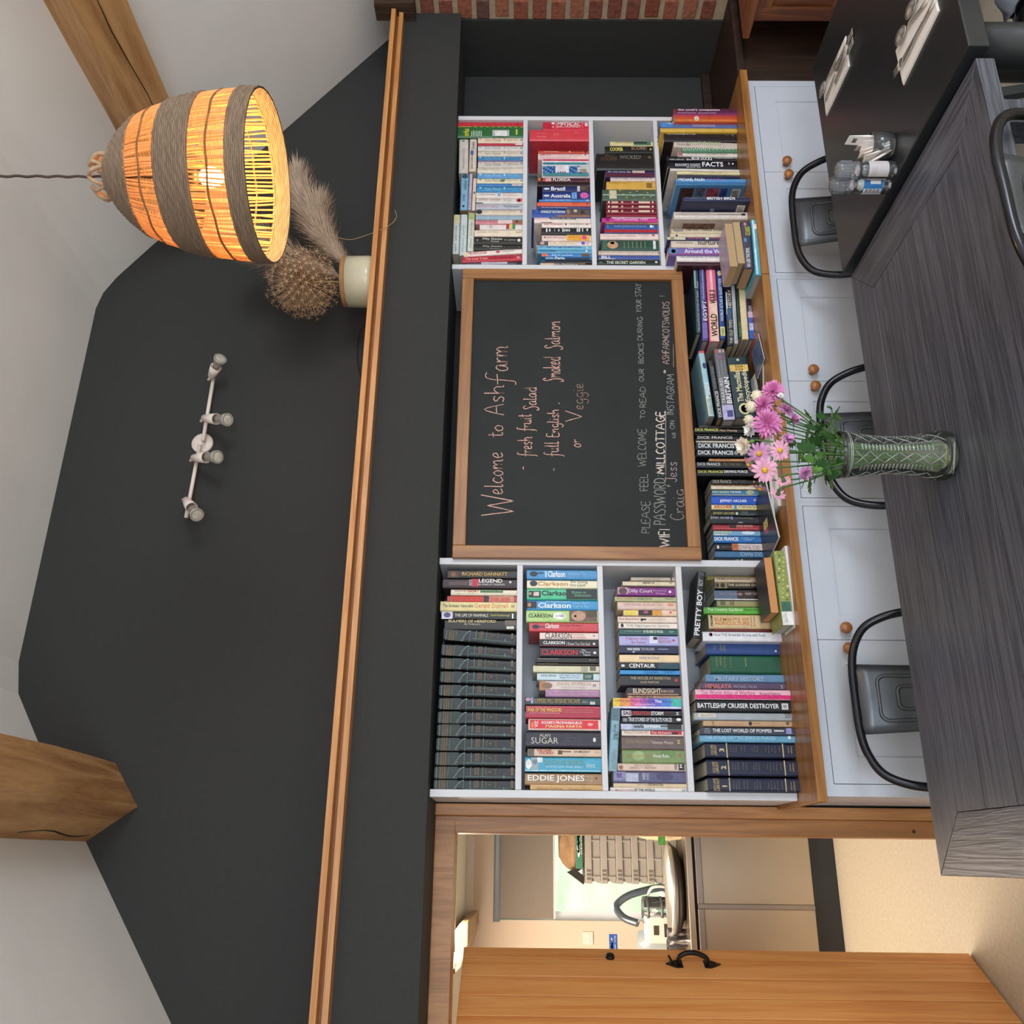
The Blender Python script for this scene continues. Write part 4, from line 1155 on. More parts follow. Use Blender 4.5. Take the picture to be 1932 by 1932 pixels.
# ---- second shelf
row('''B 194 300 1205 d02a44 ; red medical dictionary with white title
P 1205 1365 200 290 c02038
O 1312 1358 205 242 f0d8d8
O 1320 1352 262 288 e89aa0
T 1395 1685 202 246 !f4d8d8 MEDICAL
T 1390 1700 252 285 !f4c8c8 DICTIONARY
P 1370 1382 198 294 e87a84
P 1712 1720 198 294 e87a84
O 1745 1790 215 270 e8c0c4
B 302 448 1028 d8404c h D.2 ; very thick plain scarlet book
T 1120 1240 352 364 f0a8a8 the new
P 1120 1250 398 402 f0b0b0
T 1340 1420 358 400 e87a80 Ff
V 1615 1655 320 380 e88a90 Y
B 579 611 1140 c8402c ; thin orange-red book
T 1215 1410 588 604 !e8b0a0 The Presentation
T 1420 1700 590 602 5a1c18 Coaching
O 1540 1562 588 606 e8e0d0
P 1745 1770 582 608 2a1818
B 613 688 1140 ecccc8 ; pale pink book with red capitals
T 1165 1310 628 650 !a83a38 JAMES CAAN
T 1330 1710 628 650 c88a88 GET THE JOB YOU REALLY WANT
T 1170 1560 666 682 c89a98 START YOUR BUSINESS IN SEVEN DAYS
O 1745 1765 626 644 3a3a40
B 691 726 1192 eee6e2 ; thin white book with raspberry stripe
P 1202 1800 695 716 c82a5c
T 1240 1295 700 712 7a1838 phrase
B 728 774 1192 eee6e2 ; thin white book with teal stripe
P 1202 1800 735 766 3a8a98
T 1240 1340 744 758 14444c phrase book
O 1762 1798 738 764 a8b4b8
B 777 926 1192 dcd8dc ; thick white book with blue window pattern
P 1200 1365 786 888 2a5a9a
P 1540 1705 786 888 2a5a9a
'''+'\n'.join(f'P {1205+i*28+(335 if j > 4 else 0)} {1225+i*28+(335 if j > 4 else 0)} {790+(j%5)*20} {804+(j%5)*20} {["5a9ad8", "1c3470", "7ab4e0"][(i*2+j)%3]}' for i in range(5) for j in range(10))+'''
P 1365 1540 786 880 e4dce0
'''+'\n'.join(f'P {1395+i*30} {1405+i*30} 862 896 3a3a44' for i in range(4))+'''
P 1650 1790 808 880 c8c4c0
P 1682 1765 835 880 98948c
P 1200 1800 892 922 3a8a94
T 1490 1700 896 912 a8d0d0 The Thinking Place
B 932 988 1135 4a1c2c ; maroon travel guide with white capitals
P 1140 1172 940 972 d87a30
O 1200 1245 945 982 d85a50
P 1235 1312 942 982 e0a8b0
T 1335 1562 942 981 !f0e4dc FLORIDA
P 1765 1772 935 985 a8602c
B 990 1046 1130 2a1418 ; plain blackish maroon book
R 850 350 6.9
B 3 82 1195 1f2c66 ; navy travel guide with bold white title
T 1310 1492 20 68 !f4f4f4 Brazil
O 1212 1292 32 56 e0e4ec
P 1650 1685 8 78 c8c8c8
P 1690 1805 8 78 5a2a3c
O 1700 1760 20 60 3c6a4a
B 85 174 1195 23408c ; blue travel guide with pink flower
T 1305 1562 113 160 !f4f4f4 Australia
O 1208 1290 122 146 e0e4ec
P 1580 1642 92 172 7ab0e0
V 1590 1632 100 165 4a80c0 guide
P 1652 1690 92 172 1a2a5a
O 1688 1795 92 170 d860a8
B 177 208 1150 3f82cc ; thin bright blue guide
T 1230 1570 184 200 c0dcf0 NEW ZEALAND and GREAT WALKS
O 1765 1800 184 204 c8c4a8
B 210 265 1128 e0603c ; orange book
T 1180 1600 226 246 !f08a68 SOUTHEAST ASIA ON A SHOESTRING
O 1580 1620 226 250 c83a2c
O 1765 1790 232 246 3a2020
B 268 301 1130 2a3a78 ; narrow indigo book with pale capitals
T 1190 1525 280 296 !a8b8e0 Blue Mountains Best Bushwalks
T 1540 1735 282 294 7a8ac0 Veechi Stuart
B 304 415 1060 2e52a0 h D.2 ; tall blue book with crowd photograph
P 1500 1815 308 384 5a4c48
O 1510 1555 312 375 9a7a60
O 1600 1650 312 350 c8b8a8
O 1690 1740 320 372 2a2a2c
P 1385 1815 386 412 9a6a4c
T 1175 1490 330 362 !e8f0e0 CHARLEY BOORMAN
T 1180 1400 312 326 7a9ad8 extreme frontiers across
V 1100 1130 306 355 7a9ad8 LT
B 418 484 1088 e8d8d0 D.19 ; white book with black title box
P 1295 1632 421 441 1a1a1e
T 1310 1620 424 438 e8e0d8 WALKING THE AMERICAS
P 1180 1325 477 484 3a3440
P 1090 1275 419 436 e0b0b4
B 488 543 1190 f0e4dc ; cream book with red capitals
T 1215 1465 497 516 !c03a3c HOW TO BE RIGHT
T 1545 1735 498 516 4a4a4a JAMES O'BRIEN
O 1490 1512 494 518 4a4a4a
O 1755 1795 498 516 d07070
B 545 638 1185 1d1b1e ; black book with white symbols
P 1242 1262 560 605 d8d8d8
P 1282 1302 565 600 d8d8d8
O 1348 1360 560 605 8a8a88
O 1400 1420 568 600 d8d8d8
P 1455 1472 558 606 d8d8d8
O 1478 1500 566 602 d8d8d8
O 1505 1528 566 602 d8d8d8
O 1535 1555 566 602 d8d8d8
P 1642 1662 560 605 d8d8d8
P 1668 1688 556 606 d8d8d8
P 1712 1726 562 602 d8d8d8
O 1768 1792 560 598 d8d8d8
B 641 720 1188 e8cfc4 ; pink and amber book
P 1515 1810 643 718 e8a83c
O 1708 1772 648 704 e0508c
T 1255 1500 664 693 !d8a0a0 Bill Bryson
T 1535 1700 668 686 c88a30 NOTHING BY DAY
P 1215 1240 668 682 5a4a4a
B 724 780 1112 e8dfd8 ; white guide with gold capitals and photo end
P 1114 1272 726 778 4a4a50
O 1165 1225 732 772 c8a8a0
T 1295 1622 734 772 d8c070 CALIFORNIA
O 1700 1750 730 772 6a5ab8
O 1760 1805 730 772 e0a8b4
B 782 834 1132 6ab4d4 ; sky blue book with violet italic title
T 1245 1705 793 818 !5a4a9a Asia Through the Back Door
P 1155 1210 788 808 4a94b8
O 1735 1765 794 820 5ad0c0
O 1765 1790 800 822 e8e0d8
B 836 882 1130 5aa0c8 ; azure book with dark title
T 1160 1378 843 864 !2a3a54 Prince or Pauper
T 1400 1720 850 864 8ac0dc further travels in Portugal
O 1755 1785 842 868 e8e8e8
B 884 926 1185 3a88d0 ; cobalt guide with orange end
P 1187 1265 886 924 d8744c
T 1320 1592 892 922 !a8d0f0 Bali & Lombok
P 1705 1810 886 924 6a4a3a
B 927 964 1230 3a6a94 ; petrol blue city guide with white title
T 1360 1482 930 962 !f0f4f4 Paris
P 1500 1810 944 962 1c2838
P 1240 1340 938 950 a8c0d4
B 966 1008 1180 15151a ; plain black slim book
P 1182 1228 968 1006 2a4a6a
B 1010 1036 1165 2a2018 ; thin black guide with white capitals
P 1168 1350 1012 1034 e0c0a0
T 1355 1655 1018 1034 !f0ece4 SAN FRANCISCO
P 1660 1755 1012 1026 a87a4c''', 850, 200, 6.9, zfoot=RS[1][1]+.0003, where='second shelf '+RB, lim=(RU['xi0'], RU['xi1']), group='books on the second shelf by the alcove', count_from=AW, depth=.14)
# ---- third shelf
row('''B 388 436 240 d8cc98 ; pale straw book, dark tartan end
T 300 495 398 418 7a7048 JOHN UPDIKE
P 500 690 392 432 4a7a68
P 500 645 398 418 2a3430
B 438 516 185 16150f ; black book with yellow capitals
T 238 382 461 500 !e8e070 COOPER
T 285 355 442 458 8a7a40 JILLY
T 475 640 450 486 b89a80 SCORE!
P 678 698 468 488 b8b068
B 520 705 92 1a1917 h D.2 ; very thick black book
T 185 290 535 568 6a5038 JILLY
T 140 318 566 606 6a5038 COOPER
T 345 582 548 588 8a8478 WICKED!
O 655 695 552 582 6a5038
B 713 780 185 3f2a58 ; purple book with maroon foot
P 187 712 748 778 5a1c34
T 215 470 720 742 !c8c0e0 for one more day
P 485 622 715 740 d8b8a8
B 784 827 245 dcc8c0 ; narrow pale pink book
T 265 440 794 811 7a7078 I AM DAVID
T 465 660 792 809 7a7078 ANNE HOLM
O 680 700 792 806 c03a40
B 829 915 200 d8aa48 ; golden yellow book with dark barcode
P 640 705 850 905 8a6a30
T 230 460 842 860 a87a30 a good yarn
R 1110 350 5.855
B 40 162 155 4a5c4a h ; thick green gilt patterned book
P 232 312 54 146 c8ccac
O 245 300 65 140 d8c0a0
P 157 738 98 112 8ab0a0
'''+'\n'.join(f'O {335+i*38} {362+i*38} {52+(i*37)%90} {66+(i*37)%90} a89c60' for i in range(10))+'\n'+'\n'.join(f'''B {a} {a+47} 195 7a1530 h ; burgundy gilt volume, {w} of three
O 216 238 {a+8} {a+36} e0ccb0
P 255 328 {a+12} {a+34} d8b8a0
P 330 550 {a+34} {a+38} c09080
P 555 680 {a+12} {a+34} e0c8b0
O 362 385 {a+10} {a+32} d8b8a0
O 478 500 {a+10} {a+32} d8b8a0
O 700 722 {a+10} {a+34} e0ccb0''' for a, w in ((164, 'first'), (213, 'second'), (262, 'third')))+'''
B 312 346 200 8a1c34 ; plain wine red book
B 350 402 150 c8308c ; magenta book
P 255 745 351 362 f0e0e8
T 275 350 366 390 !f0b8dc THE
T 358 555 366 394 !f0c8e4 Unmumsy
T 575 655 368 390 !f0b8dc MUM
O 190 235 356 392 7a1c60
B 404 424 190 a07c60 ; thin brown wartime book
T 275 655 404 422 5a4430 COOKING IN WARTIME
B 426 522 185 2c5aa0 ; blue book with red lower edge
P 187 762 486 520 b02030
T 285 640 445 463 a8c0e0 WOMEN WHO RUN WITH THE WOLVES
O 678 706 436 470 e8ece8
O 706 726 442 470 a8b8d8
T 205 225 436 470 7a9ad0 I
B 525 592 130 ead4cc ; blush book with faint lettering
T 320 350 542 560 b8a098 for
T 352 525 538 566 d0a0a0 Toddlers
T 155 310 548 566 e0b8b0 The Gardens
T 550 665 540 558 b0a0a8 Tracy Hogg
O 700 735 540 560 c04a4a
B 598 714 140 1f4c40 h ; thick bottle green book with portrait
O 208 330 615 700 c89a70
O 240 290 620 650 5a3c28
P 160 205 604 710 3a6a50
'''+'\n'.join(f'V {388+i*46} {402+i*46} 622 692 c8b878 Stories' for i in range(6))+'''
P 715 745 612 702 d8dcd4
B 717 764 110 dccabc ; cream double-backed book
P 112 780 738 742 8a7c70
P 770 782 740 755 5a3c2c
B 767 814 115 3a58a0 ; blue book with white surname
T 145 250 778 808 !f0f0f4 BILL
T 385 630 776 798 8a5a90 Notes from Anywhere
P 115 300 806 813 b8c4d8
B 818 878 92 14241e ; very dark green book with white capitals
P 94 790 818 826 8a6a4c
T 200 628 838 868 !d8e0d0 THE SECRET GARDEN
O 735 765 838 858 e0e4d8
P 120 155 840 865 4a6a58''', 1110, 200, 5.855, zfoot=RS[2][1]+.0003, Y=3.03, where='third shelf '+RB, lim=(RU['xi0'], RU['xi1']), group='books on the third shelf by the alcove', count_from=AW, depth=.14)
# ---- lowest row on the worktop
row('''B 28 176 950 c85030 h D.2 b1640 ; thick sunset-coloured cookbook outside the bookcase
P 952 1640 30 75 5a2040
P 952 1640 75 100 7a3060
P 952 1640 100 118 b84050
P 952 1640 150 175 d87838
T 988 1450 34 60 !f0e8ec the cook's companion
T 988 1420 66 94 c0a0b0 stephanie alexander
O 1170 1222 112 165 f0e0d8
T 1185 1208 118 158 c85030 D
B 181 238 795 5a6a9c h D.25 b1640 ; grey-blue travel book with white edge
P 797 930 184 234 4a88c8
P 1150 1400 184 234 8a84a8
T 870 1165 186 208 !d8dce8 The Magic of Australia
T 1510 1580 184 194 c8ccd8 Weldon
B 239 284 795 d8b048 h D.25 b1642 ; mustard yellow tall book
B 289 388 835 221a1c h D.25 b1640 ; black wine atlas
T 865 1182 295 320 !c8bcb0 The World Atlas of Wine
T 1205 1480 296 316 5a5050 Johnson and Robinson
O 1500 1560 294 328 4a4444
V 1580 1610 290 330 8a8080 MB
B 392 458 945 cfc0b4 L2 D.2 b1645 ; stone coloured cookbook with green title
T 980 1130 408 438 8a8078 Annie Bell
T 1152 1470 398 432 !a8c090 I LOVE FOOD
O 1580 1602 398 414 3a3434
B 461 506 1035 5a8a68 D.2 b1647 ; green chequered book
'''+'\n'.join(f'P {1045+i*22} {1055+i*22} {464+(i%2)*10} {484+(i%2)*10} c0d4bc' for i in range(27))+'''
B 509 553 990 e0d8d0 h L1.5 D.2 b1645 ; cream cookbook with red floral end
P 992 1042 511 551 b06a70
T 1070 1540 524 540 !b0a8a0 THE RIVER COTTAGE MEAT BOOK
T 1590 1625 522 538 a8a098 NF
B 556 606 870 121216 h L1 D.22 b1643 ; black book with white bird-themed title
T 900 1060 588 604 !c8c8c8 MARK LABROOY
T 1080 1135 580 602 f4f4f4 the
T 1142 1365 566 600 !f4f4f4 BLUE DUCKS
T 1390 1600 560 582 !c0c0c0 DARREN ROBERTSON
V 1625 1638 560 596 a8a8a8 HB
B 609 688 880 15151f h D.22 b1645 ; black book with large white facts title
T 960 1240 638 668 !d8d8e0 READER'S DIGEST
T 1085 1240 672 686 !c8c8d0 BOOK OF
T 1258 1490 622 672 !f4f4f8 FACTS
O 1585 1605 630 648 e8e8e8
P 1545 1560 618 650 a8a8b0
B 690 718 905 ddd4cc L1 D.22 b1668 ; thin white leaning book
B 721 752 980 e8dca8 L.6 D.2 b1674 ; thin lemon book
T 1140 1480 730 744 a89c70 COUNTRY PUB WALKS GUIDE
B 755 790 985 2a2c48 D.2 b1672 ; thin navy book
B 796 866 965 5a98cc h D.21 b1738 ; bright blue travel book with picture jacket
T 995 1280 800 832 !f0f4f8 MICHAEL PALIN
T 1310 1500 800 826 c86ab0 Sahara Days
P 967 1738 838 864 3a74a8
R 1110 350 5.855
B 126 172 1045 2a3050 h D.19 b1786 ; navy bird book with white capitals
T 1065 1295 138 150 8a94b8 THE COMPLETE GUIDE TO
T 1310 1622 131 160 !f4f4f4 BRITISH BIRDS
P 1060 1730 126 130 d8d8d4
B 284 366 945 d8ccc0 h D.19 b1758 ; off-white country cookbook with dark tail mark
T 965 1410 313 327 8a7c70 THE FRENCH COUNTRY COOKBOOK
P 1420 1690 318 324 4a443c
P 1690 1735 310 332 17171a
P 947 1755 340 355 e8e0d8
B 475 524 915 cfc0a4 D.2 b1760 ; parchment book with brown capitals
T 1070 1490 478 503 !5a4c38 THE WAY THINGS WORK
O 935 1050 478 512 8a8a80
B 526 566 905 d8c8b0 D.2 b1762 ; plain ivory book
O 960 990 545 562 2a2c34
B 568 602 870 2a3060 D.2 b1764 ; slim navy book with cream end
P 872 1072 570 600 d0ccb0
O 900 950 574 598 8a8a70
T 1100 1262 578 595 !c05a68 GREAT BRITISH
O 1290 1335 574 600 d8d4b8
T 1350 1450 578 595 !c05a68 COOKERY
B 604 678 915 d8c8b8 h D.19 b1768 ; sand coloured book with lowercase title
T 970 1150 620 645 8a7c70 Linda Edwards
T 1210 1452 612 658 !5a5048 nurture
B 681 768 885 7a68b0 D.19 b1772 ; violet travel book with globe
O 890 992 692 760 5a8ab4
O 915 965 705 748 2a5484
T 1095 1160 690 704 !e8e4f4 The
T 1060 1560 705 752 !e8e4f4 Around the World
P 887 1700 752 766 9a4a78
B 772 832 975 e8e0dc D.2 b1775 ; white book with small grey capitals
T 1005 1540 782 800 !8a8488 THE CONCISE BOOK OF TRIGGER POINTS
B 835 884 985 3a1820 D.19 b1778 ; dark maroon book
P 990 1500 838 846 c8bcb8''', 1110, 200, 5.855, zfoot=WTZ+.0005, Y=2.95, where='lowest row '+RB, group='books on the worktop by the alcove', count_from=AW, depth=.18)
# ---- shelf under the chalkboard: standing thrillers
row('''B 84 120 125 2a2220 Y3.04 ; brown-black paperback with grey title
T 130 245 92 108 8a8480 ALICE
T 260 700 96 114 5a5248 the winter of the dark
B 122 182 70 14110f Y3.03 ; black hardback with yellow capitals and coral subtitle
T 80 380 128 164 !d8d870 DICK FRANCIS
T 400 628 140 178 !d8b090 Hot Money
B 184 216 75 17191d Y3.04 ; plain black hardback, slim
B 218 283 105 16181c Y3.03 ; black hardback with pinkish white capitals
T 110 565 230 264 !d8ccc8 DICK FRANCIS
B 286 400 92 14222c h Y3.03 ; ink blue hardback with heavy white capitals
P 94 800 288 312 c8c0b0
T 122 585 324 382 !f0f0f0 DICK FRANCIS
B 403 492 100 121c26 h Y3.03 ; blue-black hardback with heavy white capitals
T 118 575 414 470 !f0f0f0 DICK FRANCIS
O 585 640 420 470 8a94a0
B 516 552 262 c89060 Y3.03 ; thin orange-tan paperback
T 300 530 524 540 !8a5a30 DICK FRANCIS
B 555 642 95 10171c h Y3.03 ; black hardback, white serif name and gold title
T 110 405 575 612 f0f0f0 DICK FRANCIS
T 440 690 578 612 8a7c50 TO THE HILT
B 652 745 105 111214 h Y3.03 ; black hardback with lemon name and white italic title
T 118 440 676 708 !d8d060 DICK FRANCIS
T 455 760 674 708 !f0f0f0 DRIVING FORCE
B 790 850 282 1a1714 Y3.035 ; black paperback with silver name
T 310 550 798 842 b8b0a4 DICK FRANCIS
T 575 752 800 842 5a5650 SHATTERED
O 835 855 808 832 c8a040
B 853 920 285 c09a70 Y3.035 ; tan paperback with dark title and cream fore-edge
T 315 565 860 878 !2a2018 DICK FRANCIS,
T 585 775 860 878 !2a2018 WHIP HAND
P 287 860 882 918 ddd4bc
B 923 1000 298 3e7aa0 Y3.035 ; sea blue paperback with beige island shape
T 305 520 945 968 !e0e8a0 DICK FRANCIS
T 535 672 945 968 !f0f4f0 THE EDGE
O 740 850 930 990 a8b090
P 300 880 990 998 c8c0b0
B 1003 1112 290 1f5ac8 Y3.035 ; vivid blue paperback with white name
T 345 820 1012 1046 5a6ab8 THE ELEVENTH COMMANDMENT
T 400 752 1054 1098 !f4f4f8 JEFFREY ARCHER
O 840 868 1045 1075 d8a0b0
B 1115 1180 293 ecd9a0 Y3.035 ; yellow paperback with red capitals and blue band
P 585 622 1117 1178 3a9ac8
T 320 565 1128 1166 !c03a2c ARCHER
T 642 868 1130 1166 3a4a58 A Twist in the Tale
B 1186 1265 300 15191c Y3.035 ; black paperback with green-gold name
T 312 590 1218 1258 b8b058 JEFFREY ARCHER
O 605 640 1215 1255 c8d0c0
T 685 765 1205 1232 7a868c FALSE
T 670 845 1238 1262 7a868c IMPRESSION
B 1268 1370 272 16161c Y3.03 ; black paperback with white name and violet emblem
T 278 528 1276 1312 d0d0e0 JEFFREY ARCHER
O 535 578 1272 1314 8a84c0
T 590 830 1282 1310 8a9080 and Thereby Hangs
P 640 700 1345 1360 8a8a90
B 1374 1452 308 9a2a38 Y3.035 ; red paperback with black square
P 525 610 1378 1425 2a1418
T 618 830 1384 1414 !d89a90 DEAD RINGER
P 310 895 1428 1434 d86a70
B 1455 1522 318 7aa8cc Y3.035 ; sky-picture paperback with cream name
T 325 550 1464 1490 !e0e8a0 DICK FRANCIS
O 680 860 1465 1510 d0e0ec
P 320 500 1500 1518 c8d0c8
B 1526 1612 322 2a70b8 Y3.035 ; royal blue paperback, white name
T 330 640 1542 1590 !f4f8f8 DICK FRANCIS
T 680 850 1546 1566 9ac8e8 COME TO
T 715 820 1568 1588 9ac8e8 GRIEF
B 1622 1716 335 1c1a1e Y3.035 ; black and white paperback with orange flare
P 640 1000 1625 1714 d8c8c4
P 560 640 1625 1714 c86a38
U 640 915 1650 1704 8a7c80 DICK FRANCIS
U 420 620 1660 1685 6a6460 UNDER ORDERS
P 365 390 1650 1690 d8d8d8
B 1719 1806 335 3a6a94 Y3.035 ; steel blue paperback with upside-down name
U 665 945 1740 1792 a8c4d8 DICK FRANCIS
U 495 585 1748 1780 5a8ab0 JOCKEY
O 385 412 1748 1780 8a6070
B 1809 1862 345 16191c Y3.035 ; black-green paperback with pale speck
O 600 660 1830 1856 6a7478
P 680 700 1828 1856 b8bcc0''', 1300, 790, 6.9, zfoot=WTZ+.0005, Y=3.03, where='shelf below the chalkboard', group='thrillers below the chalkboard', count_from=DW, order=-1, depth=.12)
# pictures and barcodes on the covers that face the doorway
def jacket(word, items):
    for o in list(COL.objects):
        if o.get('label', '').startswith(word):
            cv = next(c for c in o.children if c.name.startswith('cover')); x = min(v.co.x for v in cv.data.vertices)-.0004; d = max(v.co.y for v in cv.data.vertices); h = max(v.co.z for v in cv.data.vertices)
            for a, b, c, e, col in items: MB().quad((x, d*a, h*c), (x, d*b, h*c), (x, d*b, h*e), (x, d*a, h*e)).build('printed_picture', mat(col, .45, 0, .45, 45), o); x -= .00012
BARC = [(.12, .5, .05, .17, 'dcd8d0')]+[(.16+.026*i, .172+.026*i, .065, .155, '2a2a2a') for i in range(12)]
jacket('bright blue travel book with picture', [(.1, .95, .72, .92, '4a3430'), (.1, .95, .56, .70, '5a6a7a'), (.1, .95, .36, .54, 'a0525a'), (.1, .95, .24, .34, '3a4a8a')]+BARC)
jacket('navy bird book', BARC+[(.2, .7, .5, .56, '6a708a')])
jacket('off-white country cookbook', [(.15, .95, .42, .86, '8a6a5c'), (.3, .7, .5, .7, '4a2e26')])
# ---- lying stacks under the chalkboard
Ystk = onZ(1424.6, 640, WTZ).y
row(f'''F 965 160 242 2006 212 292 2c4048 D.2 Y{Ystk} h gb8a890 ; dark teal glossy book lying uppermost in the stack under the chalkboard
P 0 0.4 967 1260 8aa8b0
T 0.35 0.8 1310 1980 a8c0c4 THE ILLUSTRATED HISTORY OF TRAINS
T 0.5 0.85 1150 1260 d0d8d8 Daniel
F 900 248 352 2131 310 412 46467e D.2 Y{Ystk} h gb8a890 ; deep purple book lying second from top in stack under the chalkboard
P 0.45 0.65 905 1450 8a94c0
T 0.05 0.4 1180 1600 8a8ac0 ATLAS OF ANCIENT
T 0.3 0.95 1470 1800 !e0e0f0 EGYPT
P 0.1 0.9 1830 2090 7a6ab0
F 812 363 518 2141 432 598 e6708c D.2 Y{Ystk} h gc0b4a4 ; thick pink book lying in the stack, big golden capitals
P 0.1 0.95 1480 2139 f0c8b4
P 0.35 0.6 820 1470 f4c0c8
T 0.2 0.85 1295 1520 !5a4428 WAR II
T 0.18 0.87 1290 1518 c8a868 WAR II
T 0.2 0.85 1690 2060 !5a4428 WORLD
T 0.18 0.87 1685 2058 c8a868 WORLD
O 0.2 0.8 825 890 2a2028
F 922 538 631 2101 607 694 27488a D.2 Y{Ystk} h gb8a890 ; royal blue atlas lying in the stack, yellow label near its end
T 0.25 0.8 1100 1810 !c8d8ec WORLD ATLAS & GAZETTEER
P 0.1 0.95 1900 2050 d8d490
T 0.3 0.8 1920 2035 5a7a4a PHILIPS
O 0.1 0.9 975 1060 d0c898
F 1005 664 772 2211 722 832 1c2630 D.2 Y{Ystk} h gb8a078 ; black book lying in the stack, pale history capitals
T 0.45 0.92 1290 1590 !e0d4c0 HISTORY
P 0.1 0.35 1330 1700 c8d0d8
P 0.2 0.9 1600 1790 3a5a7a
T 0.4 0.9 1790 2180 e0dcd0 THE OLD TIMES
F 1005 778 834 2176 838 912 b8bcc0 D.2 Y{Ystk} gb8a890 ; light grey book lying in the stack with faint capitals
T 0.3 0.75 1650 2140 8a8e94 the collectors guide
F 1005 840 893 2086 917 960 26402e D.19 Y{Ystk} gb8a890 ; dark green slim book lying in the stack
T 0.2 0.85 1830 2060 6ab060 FIELD
F 1005 899 1000 2106 965 1088 e2cfa4 D.2 Y{Ystk} h ga89880 ; cream plain book lying low in the stack under chalkboard
F 1440 1040 1128 2101 1092 1180 4a5ca8 D.19 Y{Ystk} h gb8a890 ; blue photo-spine book lying at the bottom of the stack
P 0 1 1442 1650 2c2030
P 0 1 1650 1750 c8b0c8
P 0.1 0.9 1840 1960 b8bce0
P 0 1 1965 2099 2a62b8
T 0.2 0.8 1560 1700 e8d8d8 LONDON
F 2301 245 338 3381 410 515 9fc8d4 D.17 Y2.985 ga8988c ; pale blue book lying tilted, red tip, dark figures on spine
P 0 1 2303 2335 d84a48
P 0 0.55 3060 3379 d8dcc8
O 0.3 0.9 2500 2600 2c3468
T 0.2 0.85 2830 3090 !e8f0f0 MINDS
T 0.2 0.8 3095 3370 9aa89c THOMAS KEMP
F 2461 400 498 3421 565 652 24282c D.15 Y2.985 h ga88858 ; charcoal paperback lying tilted below the pale blue book
T 0.25 0.85 2975 3405 !d8d8d4 DICK FRANCIS
T 0.3 0.75 2560 2940 9a9c98 THE DANGER IN THE FIELD
F 2266 500 680 3446 655 858 66686c D.19 Y2.985 h gb0b0b0 ; thick grey book lying tilted with white capitals and lilac photograph
P 0 1 3200 3444 b8b4d8
P 0.4 0.9 3290 3400 4a4a8a
P 0.1 0.3 2290 2330 d84a58
P 0.4 0.6 2285 2330 c8b8b0
P 0.7 0.9 2285 2330 c89a90
O 0.3 0.6 2375 2440 a0508a
T 0.1 0.4 2750 3180 e8e8e8 TREASURES
T 0.5 0.95 2740 3180 !f0f0f0 BRITAIN
T 0.1 0.25 2460 2700 b8b8c0 explore the nation
T 0.4 0.55 2460 2700 b8b8c0 the best of British
T 0.7 0.85 2460 2700 b8b8c0 landmarks and history
P 0 1 2715 2722 a0a0a8
F 2406 715 1058 3396 868 1205 16333a D.22 Y2.985 h ga09488 ; very thick dark green encyclopedia lying tilted, gold sun emblem
P 0.05 0.95 2530 2640 e0c068
T 0.1 0.9 2540 2580 8a5a20 Revised and updated
T 0.1 0.9 2595 2630 8a5a20 the up to date edition
T 0.2 0.5 2620 3150 !e8dcb0 The Macmillan
T 0.58 0.9 2620 3150 !e8dcb0 Encyclopedia
O 0.2 0.75 3170 3360 d8d090
O 0.3 0.66 3200 3330 4a9a9a
O 0.4 0.56 3230 3300 e0d89c
O 0.42 0.58 2430 2470 c8c8a0''', 1290, 400, 8.78)
Yf = onZ(1436.5, 518, WTZ).y
row(f'''F 188 676 802 900 766 898 b8a8b8 D.13 Y{Yf} e gc9a878 ; fat paperback lying fore-edge outward, topmost of the worktop-edge pile
F 165 806 926 850 900 1016 b0a4a8 D.13 Y{Yf} e gccab7a ; second fat paperback lying fore-edge outward in the worktop-edge pile
F 155 932 1104 930 1010 1150 4a4656 D.13 Y{Yf} gb89468 ; dark grey paperback in the worktop-edge pile, bold white title
T 0.3 0.7 595 910 !f0f0f0 NO LESS THE DEVIL
T 0.4 0.7 240 390 !d8cc50 STUART
T 0.72 0.95 240 390 !d8cc50 MACBRIDE
O 0.3 0.6 175 230 d88a98
O 0.2 0.5 430 500 5a9ad0
F 125 1106 1216 1045 1196 1286 5aaac4 D.16 Y{Yf} h gc8b0a4 ; glossy turquoise book at the bottom of the worktop-edge pile
P 0.15 0.45 140 1030 d0ecf4
P 0.4 0.95 200 280 e8f0f4''', 1290, 400, 8.78)
row('''F 925 196 268 1430 258 342 2e2a34 D.13 Y2.872 e gdc9a62 ; thick orange-edged paperback lying on the worktop pile, dark cover with peach figure
F 866 294 380 1545 366 482 8f9c54 D.13 Y2.856 h gd8d4cc ; floral-spined book lying beneath the orange-edged paperback
P 0 1 1420 1543 e8e8e6
P 0.1 0.9 1330 1420 3a6a58
'''+'\n'.join(f'O {(i*.37)%.8:.2f} {(i*.37)%.8+.2:.2f} {880+i*20} {900+i*20} {["c8c860", "5a7038", "b0b860", "d8d488"][i%4]}' for i in range(22))+'''
T 0.3 0.45 1440 1520 9a9aa0 garden
F 820 386 420 1560 488 520 e6e6ea D.12 Y2.84 ge0e0e4 ; sheaf of white papers at the foot of the worktop pile''', 1400, 860, 4.83)
def slab(name, px, z, sx, sy, th, rz, col, label, group, tilt=(0, 0), edge='d8d4cc'):
    p = onZ(px[0], px[1], z)
    o = thing(name, p, label, name.replace('_', ' '), (tilt[0], tilt[1], rz), group)
    MB().box(-sx/2, sx/2, -sy/2, sy/2, .0002, th-.0006).build('pages', pages_mat(edge), o)
    MB().box(-sx/2, sx/2, -sy/2, sy/2, th-.0006, th).build('cover', mat(col, .3, 0, .35, 18), o); return o
slab('magazine', (1452, 905), WTZ, .29, .20, .012, .03, 'd4d4dc', 'thick white brochure lying on the worktop behind the pink flowers', None)
